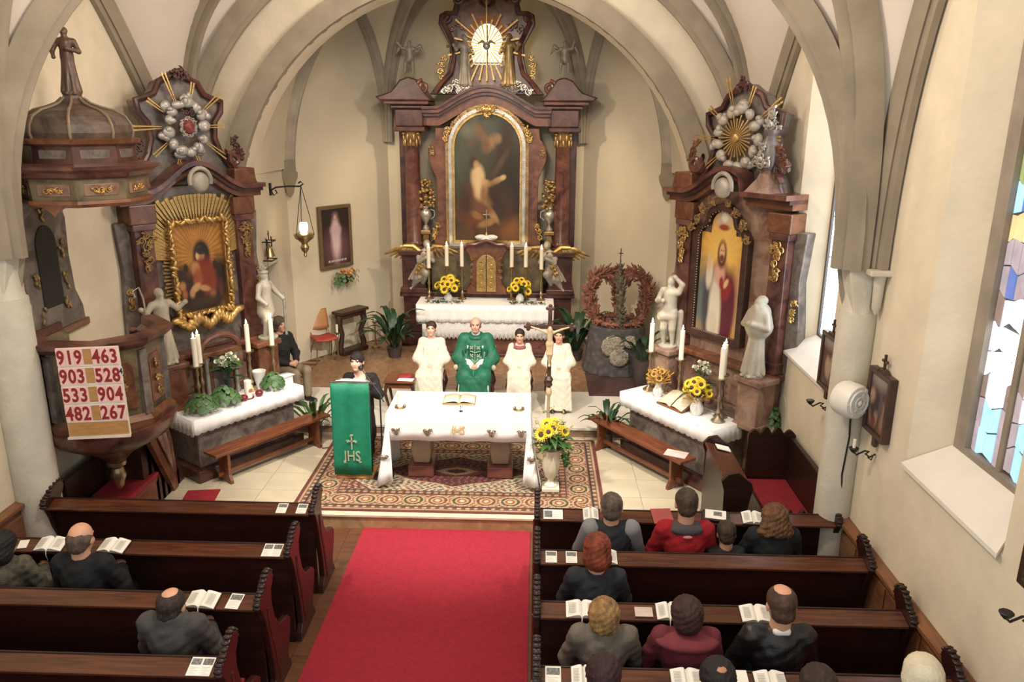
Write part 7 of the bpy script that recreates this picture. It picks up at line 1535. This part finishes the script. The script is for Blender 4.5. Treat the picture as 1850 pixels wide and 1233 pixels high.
# ------------------------------------------------------------------ candles, flowers, plants
def candlestick(label, loc, hs_=.60, hc=.40, r=.036, mat=None, group=None, name='candlestick'):
    t = thing(name, label, 'candlestick', loc, 0, group); k = hs_ / .6; mt = mat or brass
    MB().lathe([(.085, 0), (.09, .012), (.07, .03), (.03, .06), (.022, .09 * k), (.04, .13 * k), (.022, .17 * k), (.018, .26 * k), (.034, .31 * k), (.02, .35 * k), (.016, .44 * k), (.03, .48 * k), (.018, .53 * k), (.03, .57 * k)], 12).build('stick', mt, t)
    for i in range(3): MB().sphere((.075 * cos(i * 2.094 - .5), .075 * sin(i * 2.094 - .5), .014), (.022, .022, .014), 7, 5).build('foot', mt, t)
    MB().lathe([(.02, .565 * k), (.07, .585 * k), (.078, .60 * k), (.03, .595 * k)], 16).build('drip_pan', mt, t)
    c = MB().lathe([(r, .59 * k), (r * .97, .59 * k + hc * .9), (r * .9, .59 * k + hc), (.004, .59 * k + hc - .006)], 12).build('candle', wax, t)
    MB().lathe([(.003, 0), (.012, .018), (.013, .03), (.006, .055), (.001, .075)], 8).build('flame', flame, c, loc=(0, 0, .592 * k + hc))
    return t
zc = .15 + 1.013
for k, (x, w) in enumerate(((-1.11, 'leftmost'), (-.76, 'second from the left'), (-.47, 'just left of the tabernacle'), (.49, 'just right of the tabernacle'), (.76, 'second from the right'), (1.06, 'rightmost'))):
    candlestick('lit candle on a tall candlestick on the high altar, ' + w, (XA + x, YA - .44, zc), .66 if k in (1, 2, 3, 4) else .62, .40, .038, group='high altar candles')
for k, (x, y, w) in enumerate(((-.53, .30, 'leftmost on the left side altar'), (-.41, .40, 'second from the left on the left side altar'), (.30, .36, 'behind the white pots on the left side altar'), (.69, .36, 'nearest the door on the left side altar'))):
    candlestick('lit candle on a brass candlestick, ' + w, onL(x, y, .889), .58, .38, .034, group='side altar candles')
for k, (x, y, w) in enumerate(((-.69, .34, 'leftmost on the right side altar'), (-.19, .42, 'beside the raised-arm saint on the right side altar'), (.58, .40, 'rear one of the close pair on the right altar'), (.67, .26, 'front one of the close pair on the right altar'))):
    candlestick('lit candle on a brass candlestick, ' + w, onR(x, y, .889), .58, .40, .034, M('bronze', (.34, .27, .19), .4, .7) if k > 1 else None, group='side altar candles')
# ---- flowers
def mesh_of(b, nm, mat, smooth=True):
    me = bpy.data.meshes.new(nm); me.from_pydata(b.v, [], b.f); me.materials.append(mat); me.polygons.foreach_set('use_smooth', [smooth] * len(me.polygons)); return me
def petal_ring(n, r0, r1, w, rows=2):
    b = MB()
    for j in range(rows):
        for i in range(n):
            a = 2 * pi * (i + .5 * j) / n; R = RZ(a); rr = r1 * (1 - .14 * j)
            b.add([(r0 * .7, 0, 0), (r0 + (rr - r0) * .4, -w, .012 + .012 * j), (rr, 0, -.004 + .02 * j), (r0 + (rr - r0) * .4, w, .012 + .012 * j)], [(0, 1, 2, 3)], R)
    return b
SUN = mesh_of(petal_ring(15, .024, .075, .011), 'sunflower', petalyellow); SUNO = mesh_of(petal_ring(13, .024, .062, .011), 'sunflower', petalorange); DISC = mesh_of(MB().sphere((0, 0, .008), (.030, .030, .014), 12, 6), 'flower_disc', discbrown); ROSE = mesh_of(petal_ring(7, .006, .04, .018, 4), 'rose', petalwhite)
LEAF = mesh_of(MB().grid([[(w * sx, y, z) for sx in (-1, 0, 1)] for y, z, w in ((0, 0, .004), (.03, .01, .022), (.07, .012, .026), (.11, 0, .014), (.14, -.02, .001))]), 'leaf', leafgreen)
def inst(nm, me, parent, loc, d, scale, roll=0.):
    o = bpy.data.objects.new(nm, me); COL.objects.link(o); o.parent = parent; o.location = loc; q = Vector(d).to_track_quat('Z', 'Y'); o.rotation_euler = q.to_euler(); o.scale = (scale,) * 3; return o
def bouquet(label, loc, vase, heads, spread, h0, seed, leaves=14, vmat=None, scale=1., me=SUN, disc=True, extra=None, name='flower_vase', rot=0, nm='sunflower', lean=(0, -.25)):
    t = thing(name, label, 'flowers', loc, rot); g = random.Random(seed)
    MB().lathe(vase, 18).build('vase', vmat or M('white_china', (.80, .78, .72), .25), t)
    top = vase[-1][1]
    for i in range(heads):
        a = 2 * pi * i * .382 + g.random(); r = spread * sqrt((i + .5) / heads); z = h0 + spread * .75 * (1 - (r / spread) ** 2) + g.uniform(-.02, .03); p = Vector((r * cos(a), r * sin(a) * .8, z)); d = Vector((cos(a) * r / spread * .9 + lean[0], sin(a) * r / spread * .9 + lean[1] - .5, .65))
        o = inst(nm, me, t, p, d, scale * g.uniform(.85, 1.15))
        if disc: o2 = bpy.data.objects.new('flower_disc', DISC); COL.objects.link(o2); o2.parent = o
        MB().tube([(0, 0, top - .03), (p.x * .5, p.y * .5, (top + p.z) / 2), tuple(p)], .005, 5).build('stem', leafgreen, t)
    for i in range(leaves):
        a = g.uniform(0, 2 * pi); d = Vector((cos(a), sin(a), g.uniform(-.2, .7))); o = bpy.data.objects.new('leaf', LEAF); COL.objects.link(o); o.parent = t; o.location = (.3 * spread * cos(a), .3 * spread * sin(a), g.uniform(top, h0 + spread * .3)); o.rotation_euler = d.to_track_quat('Y', 'Z').to_euler(); s_ = g.uniform(.8, 1.5) * scale; o.scale = (s_,) * 3
    if extra: extra(t, g)
    return t
ball = [(.03, 0), (.05, .005), (.075, .05), (.08, .09), (.06, .14), (.035, .16), (.04, .18)]
bouquet('sunflowers in a round white vase on the left of the high altar cloth', (XA - .72, YA - .66, zc), ball, 13, .24, .26, 1, 16, scale=1.25); bouquet('sunflowers in a round white vase on the right of the high altar cloth', (XA + .66, YA - .66, zc), ball, 11, .22, .25, 2, 14, scale=1.15)
def greens(label, loc, seed, n=70, sx=.34, sy=.1):
    t = thing('greenery', label, 'greenery', loc); g = random.Random(seed); b = MB()
    for i in range(n):
        a = g.uniform(0, 2 * pi); p = Vector((g.uniform(-sx, sx), g.uniform(-sy, sy), .012)); d = Vector((cos(a), sin(a) * .6, g.uniform(0, .5))); b.tube([p, p + d * .03 + Vector((0, 0, .01)), p + d * .06], [.004, .014, .002], 5, flat=.4)
    stuff(b.build('leaves', leafdark, t))
greens('dark green sprigs round the left sunflower vase on the high altar', (XA - .78, YA - .78, zc), 3); greens('dark green sprigs round the right sunflower vase on the high altar', (XA + .80, YA - .78, zc), 4)
# big vase with sunflowers on a plinth, right of the altar table
fp = thing('flower_plinth', 'square white plinth under the big sunflower vase', 'plinth', (1.27, 9.16, RUGZ)); MB().bbox(-.11, .11, -.11, .11, 0, .05).build('slab', M('alabaster', (.74, .68, .52), .4, 0, .06, 6), fp, False, bevel=.008)
def wisps(t, g):
    b = MB()
    for i in range(46):
        a = g.uniform(0, 2 * pi); r = g.uniform(.12, .32); p = Vector((r * cos(a), r * sin(a) * .8, .62 + g.uniform(-.1, .38))); b.tube([(0, 0, .5), (p.x * .6, p.y * .6, (p.z + .55) / 2), tuple(p)], [.003, .003, .002], 4)
        for q in range(3): b.sphere((p.x + g.uniform(-.03, .03), p.y + g.uniform(-.03, .03), p.z + g.uniform(-.03, .03)), (.014, .014, .01), 5, 4)
    stuff(b.build('filler_blossom', M('fennel', (.42, .45, .16), .7, 0, .2, 20), t))
    b = MB()
    for i in range(5):
        a = -.4 + i * .25; b.tube([(.05 * cos(a), .05 * sin(a), .52), (.16 * cos(a), .16 * sin(a) - .05, .5), (.2 * cos(a), .2 * sin(a) - .06, .36 - .03 * i)], .005, 5)
        for q in range(6): b.sphere((.2 * cos(a) + g.uniform(-.03, .03), .2 * sin(a) - .06 + g.uniform(-.03, .03), .36 - .03 * i + .03 * q), (.02, .008, .022), 6, 4)
    stuff(b.build('trailing_ivy', leafgreen, t))
bouquet('big bouquet of sunflowers and fennel in a tall white urn beside the altar table', (1.27, 9.16, RUGZ + .052), [(.08, 0), (.085, .015), (.04, .05), (.035, .08), (.075, .14), (.105, .24), (.115, .36), (.10, .45), (.115, .5)], 15, .19, .68, 5, 30, M('alabaster', (.74, .68, .52), .4), 1.25, extra=wisps)
# left side altar: ivy pots, roses, pillar candle, red glass balls, white pots
def ivy(label, loc, seed, n=60, r=.16, h=.14, pot=True, mat=None):
    t = thing('ivy_plant', label, 'plant', loc); g = random.Random(seed)
    if pot: MB().lathe([(.05, 0), (.065, .04), (.075, .09), (.07, .095)], 12).build('pot', M('white_china', (.8, .78, .72), .25), t)
    me = LEAFI if mat is None else mat
    for i in range(n):
        a = g.uniform(0, 2 * pi); rr = r * sqrt(g.random()); p = (rr * cos(a), rr * sin(a) * .8, .06 + h * (1 - (rr / r) ** 2) * g.uniform(.4, 1) + .02); d = Vector((cos(a) * rr / r, sin(a) * rr / r - .2, g.uniform(.2, .9))); o = inst('leaf', me, t, p, d, g.uniform(.75, 1.4))
    return t
LEAFI = mesh_of(MB().add([(0, -.035, 0), (.03, -.01, .006), (.02, .02, 0), (0, .045, -.006), (-.02, .02, 0), (-.03, -.01, .006), (0, 0, .01)], [(0, 1, 6), (1, 2, 6), (2, 3, 6), (3, 4, 6), (4, 5, 6), (5, 0, 6)]), 'leaf', ivygreen)
ivy('trailing ivy in a pot at the left end of the left side altar', onL(-.62, .12, .889), 11, 120, .23, .18); ivy('ivy plant in front of the candle pair on the left side altar', onL(-.28, .13, .889), 12, 130, .22, .20); ivy('ivy in a white pot at the right end of the left side altar', onL(.50, .14, .889), 13, 110, .18, .20)
bouquet('white roses in a dark glass vase on the left side altar', onL(-.06, .34, .889), [(.05, 0), (.055, .02), (.05, .18), (.06, .27), (.065, .28)], 8, .13, .48, 21, 22, M('dark_glass', (.05, .05, .045), .15), 1.25, ROSE, False, nm='rose', rot=rad(55))
pcn = thing('pillar_candle', 'thick white pillar candle with a round emblem on the left side altar', 'candle', onL(.08, .12, .889), rad(55)); MB().lathe([(.05, 0), (.05, .25), (.042, .257), (.01, .245)], 18).build('wax_body', wax, pcn); MB().lathe([(.026, 0), (.028, .003), (.022, .005)], 16, (0, -.05, .12), RX(pi / 2)).build('emblem', M('emblem_red', (.45, .2, .12), .6), pcn); MB().lathe([(.07, 0), (.075, .012), (.06, .014)], 16).build('coaster', M('ruby', (.18, .015, .03), .2), pcn)
for k, x in enumerate((-.02, .22)): tag(MB().sphere((0, 0, .045), (.055, .055, .045), 14, 9).lathe([(.03, 0), (.032, .006), (.02, .01)], 12).build('votive_ball', M('ruby', (.18, .015, .03), .2), None, loc=onL(x, .08, .889)), 'dark red round votive glass %s of the pillar candle' % ('left' if k == 0 else 'right'), 'votive glass')
wp = thing('white_pot', 'white china pot and saucer at the right end of the left side altar', 'pot', onL(.42, .34, .889)); MB().lathe([(.05, 0), (.055, .01), (.05, .06), (.08, .18), (.095, .24), (.10, .26), (.085, .26), (.07, .2)], 18).build('pot', M('white_china', (.8, .78, .72), .25), wp); MB().lathe([(.03, 0), (.09, .012), (.095, .02), (.03, .014)], 18).build('saucer', M('white_china', (.8, .78, .72), .25), wp)
sm = thing('small_shrine_cloth', 'small white cloth-covered box at the right end of the left altar', 'box', onL(.80 - .1, .14, .889), rad(55)); MB().bbox(-.09, .09, -.07, .07, 0, .16).build('box', linen, sm, False, bevel=.01); MB().grid([[(-.11, -.09, .162 + .0), (.11, -.09, .162)], [(-.11, .09, .162), (.11, .09, .162)]]).build('cover_cloth', linen, sm, solid=.006)
# right side altar
def dry(t, g):
    b = MB()
    for i in range(60):
        a = g.uniform(0, 2 * pi); r = g.uniform(.05, .2); p = Vector((r * cos(a), r * sin(a), g.uniform(.2, .40))); b.tube([(0, 0, .16), tuple(p * .7 + Vector((0, 0, .06))), tuple(p)], [.003, .004, .010], 5)
    stuff(b.build('dried_grasses', petalorange, t))
jug = [(.04, 0), (.05, .01), (.07, .05), (.075, .09), (.05, .14), (.04, .17), (.055, .20)]
bouquet('dried ochre flowers in a white vase at the left end of the right altar', onR(-.42, .26, .889), jug, 9, .15, .28, 31, 6, None, .85, SUNO, True, dry, nm='dried_flower'); bouquet('sunflowers with dried grasses in a white jug on the right side altar', onR(.36, .20, .889), [(x * 1.2, z * 1.2) for x, z in jug], 11, .17, .33, 32, 12, None, .95, SUN, True, dry)
bouquet('pale yellow roses behind the sunflowers on the right side altar', onR(.20, .44, .889), [(.04, 0), (.05, .1), (.045, .3), (.05, .32)], 6, .10, .52, 33, 12, M('dark_glass', (.05, .05, .045), .15), 1.05, ROSE, False, nm='rose', rot=rad(-55))
bs = thing('book_lectern', 'large open book on a low wooden stand on the right side altar', 'book', onR(0.0, .18, .889), rad(-55))
MB().box((0, .02, .06), (.48, .30, .02), RX(rad(22))).bbox(-.2, .2, .10, .13, 0, .10).bbox(-.22, .22, -.13, -.11, 0, .03).build('stand', benchwood, bs, False)
for q in (-1, 1): MB().grid([[(q * .225 * t_, -.12, .022 + .03 * sin(pi * t_ ** .6)) for t_ in np.linspace(0, 1, 8)], [(q * .225 * t_, .155, .135 + .03 * sin(pi * t_ ** .6)) for t_ in np.linspace(0, 1, 8)]], q < 0).build('page', M('cream_page', (.76, .68, .48), .8), bs, solid=.012)
MB().tube([(.05, -.13, .06), (.02, 0, .115), (.0, .14, .17)], .006, 5).build('ribbon', darkwood, bs)
# ---- foliage plants
def blade(L, w): return MB().grid([[(w * sx * ww, y * L, z * L + abs(sx) * .01) for sx in (-1, 0, 1)] for y, z, ww in ((0, 0, .1), (.15, .30, .3), (.32, .56, .8), (.52, .74, 1), (.74, .80, .75), (.92, .74, .35), (1.02, .68, .03))])
def aspidistra(label, loc, seed, n, L, w, mat=leafdark, pot=.16, h=.2):
    t = thing('foliage_plant', label, 'plant', loc); g = random.Random(seed); mes = [mesh_of(blade(L * k, w), 'leaf', mat) for k in (.8, 1., 1.2)]
    MB().lathe([(pot * .7, 0), (pot * .95, h * .9), (pot, h), (pot * .85, h)], 16).build('pot', M('pot_dark', (.07, .05, .045), .5), t)
    for i in range(n):
        a = 2 * pi * i * .382 + g.uniform(-.3, .3); o = bpy.data.objects.new('leaf', g.choice(mes)); COL.objects.link(o); o.parent = t; o.location = (pot * .4 * cos(a), pot * .4 * sin(a), h - .02); o.rotation_euler = (g.uniform(-.25, .45), g.uniform(-.15, .15), a - pi / 2); s_ = g.uniform(.75, 1.15); o.scale = (s_, s_, s_)
    return t
aspidistra('large dark foliage plant on the floor left of the high altar', (-1.64, 14.32, ZC), 41, 34, .62, .06); aspidistra('large dark foliage plant on the floor right of the high altar', (1.80, 14.30, ZC), 42, 34, .66, .06); aspidistra('dark leafy plant between harvest crown table and right altar', (2.86, 12.72, ZC), 43, 14, .42, .05, h=.5)
p = onL(.98, -.12, 0); aspidistra('green leafy plant behind the right end of the left bench', (p[0], p[1], 0), 44, 22, .42, .035, leafgreen, .10, .22); p = onR(-1.03, -.10, 0); aspidistra('green leafy plant behind the left end of the right bench', (p[0], p[1], 0), 45, 20, .42, .035, leafdark, .10, .22)
# flowers below the apse picture
def hang(label, loc, rz):
    t = thing('wall_flower_basket', label, 'flowers', loc, rz); g = random.Random(6); MB().lathe([(.03, -.1), (.09, -.02), (.11, .04), (.1, .05)], 12).build('basket', darkwood, t)
    for i in range(60): a = g.uniform(0, 2 * pi); r = .30 * sqrt(g.random()); inst('leaf', LEAFI, t, (r * cos(a) * 1.1, -.05 + r * sin(a) * .3, .04 + g.uniform(-.16, .08) * (1 if r > .12 else .4)), Vector((cos(a), -.6, .4)), g.uniform(.8, 1.4))
    for i in range(9): inst('rose', PEACH, t, (g.uniform(-.16, .16), g.uniform(-.12, .0), .10 + g.uniform(-.02, .06)), Vector((g.uniform(-.4, .4), -.7, .6)), 1.2)
    return t
PEACH = mesh_of(petal_ring(7, .006, .045, .02, 4), 'rose', M('petal_peach', (.85, .48, .22), .6, 0, .1, 10))
hang('hanging basket of peach roses and ivy under the apse picture', onF(1.16, .16, 1.60), rzf)
ivy('small green plant in the wall niche by the right altar', (4.04, 9.30, .80), 51, 50, .10, .30, True)
MB_n = MB().prism([(9.18, .80), (9.46, .80), (9.46, 1.12)] + [(9.32 + .14 * cos(a), 1.12 + .16 * sin(a)) for a in np.linspace(0, pi, 12)], 4.135, 4.149, 'x').build('niche', M('niche_plaster', (.55, .50, .40), .9), wall_r, False)
struct(MB().bbox(3.97, 4.15, 9.17, 9.47, .77, .80).build('niche_shelf', plaster, None, False))
# cable on the sanctuary floor by the left bench
tag(MB().tube([(-1.98, 10.3, .008), (-1.8, 10.36, .008), (-1.7, 10.28, .008), (-1.55, 10.42, .022), (-1.35, 10.2, .024)], .007, 6).build('floor_cable', black, None), 'thin black cable on the floor between left bench and rug', 'cable')
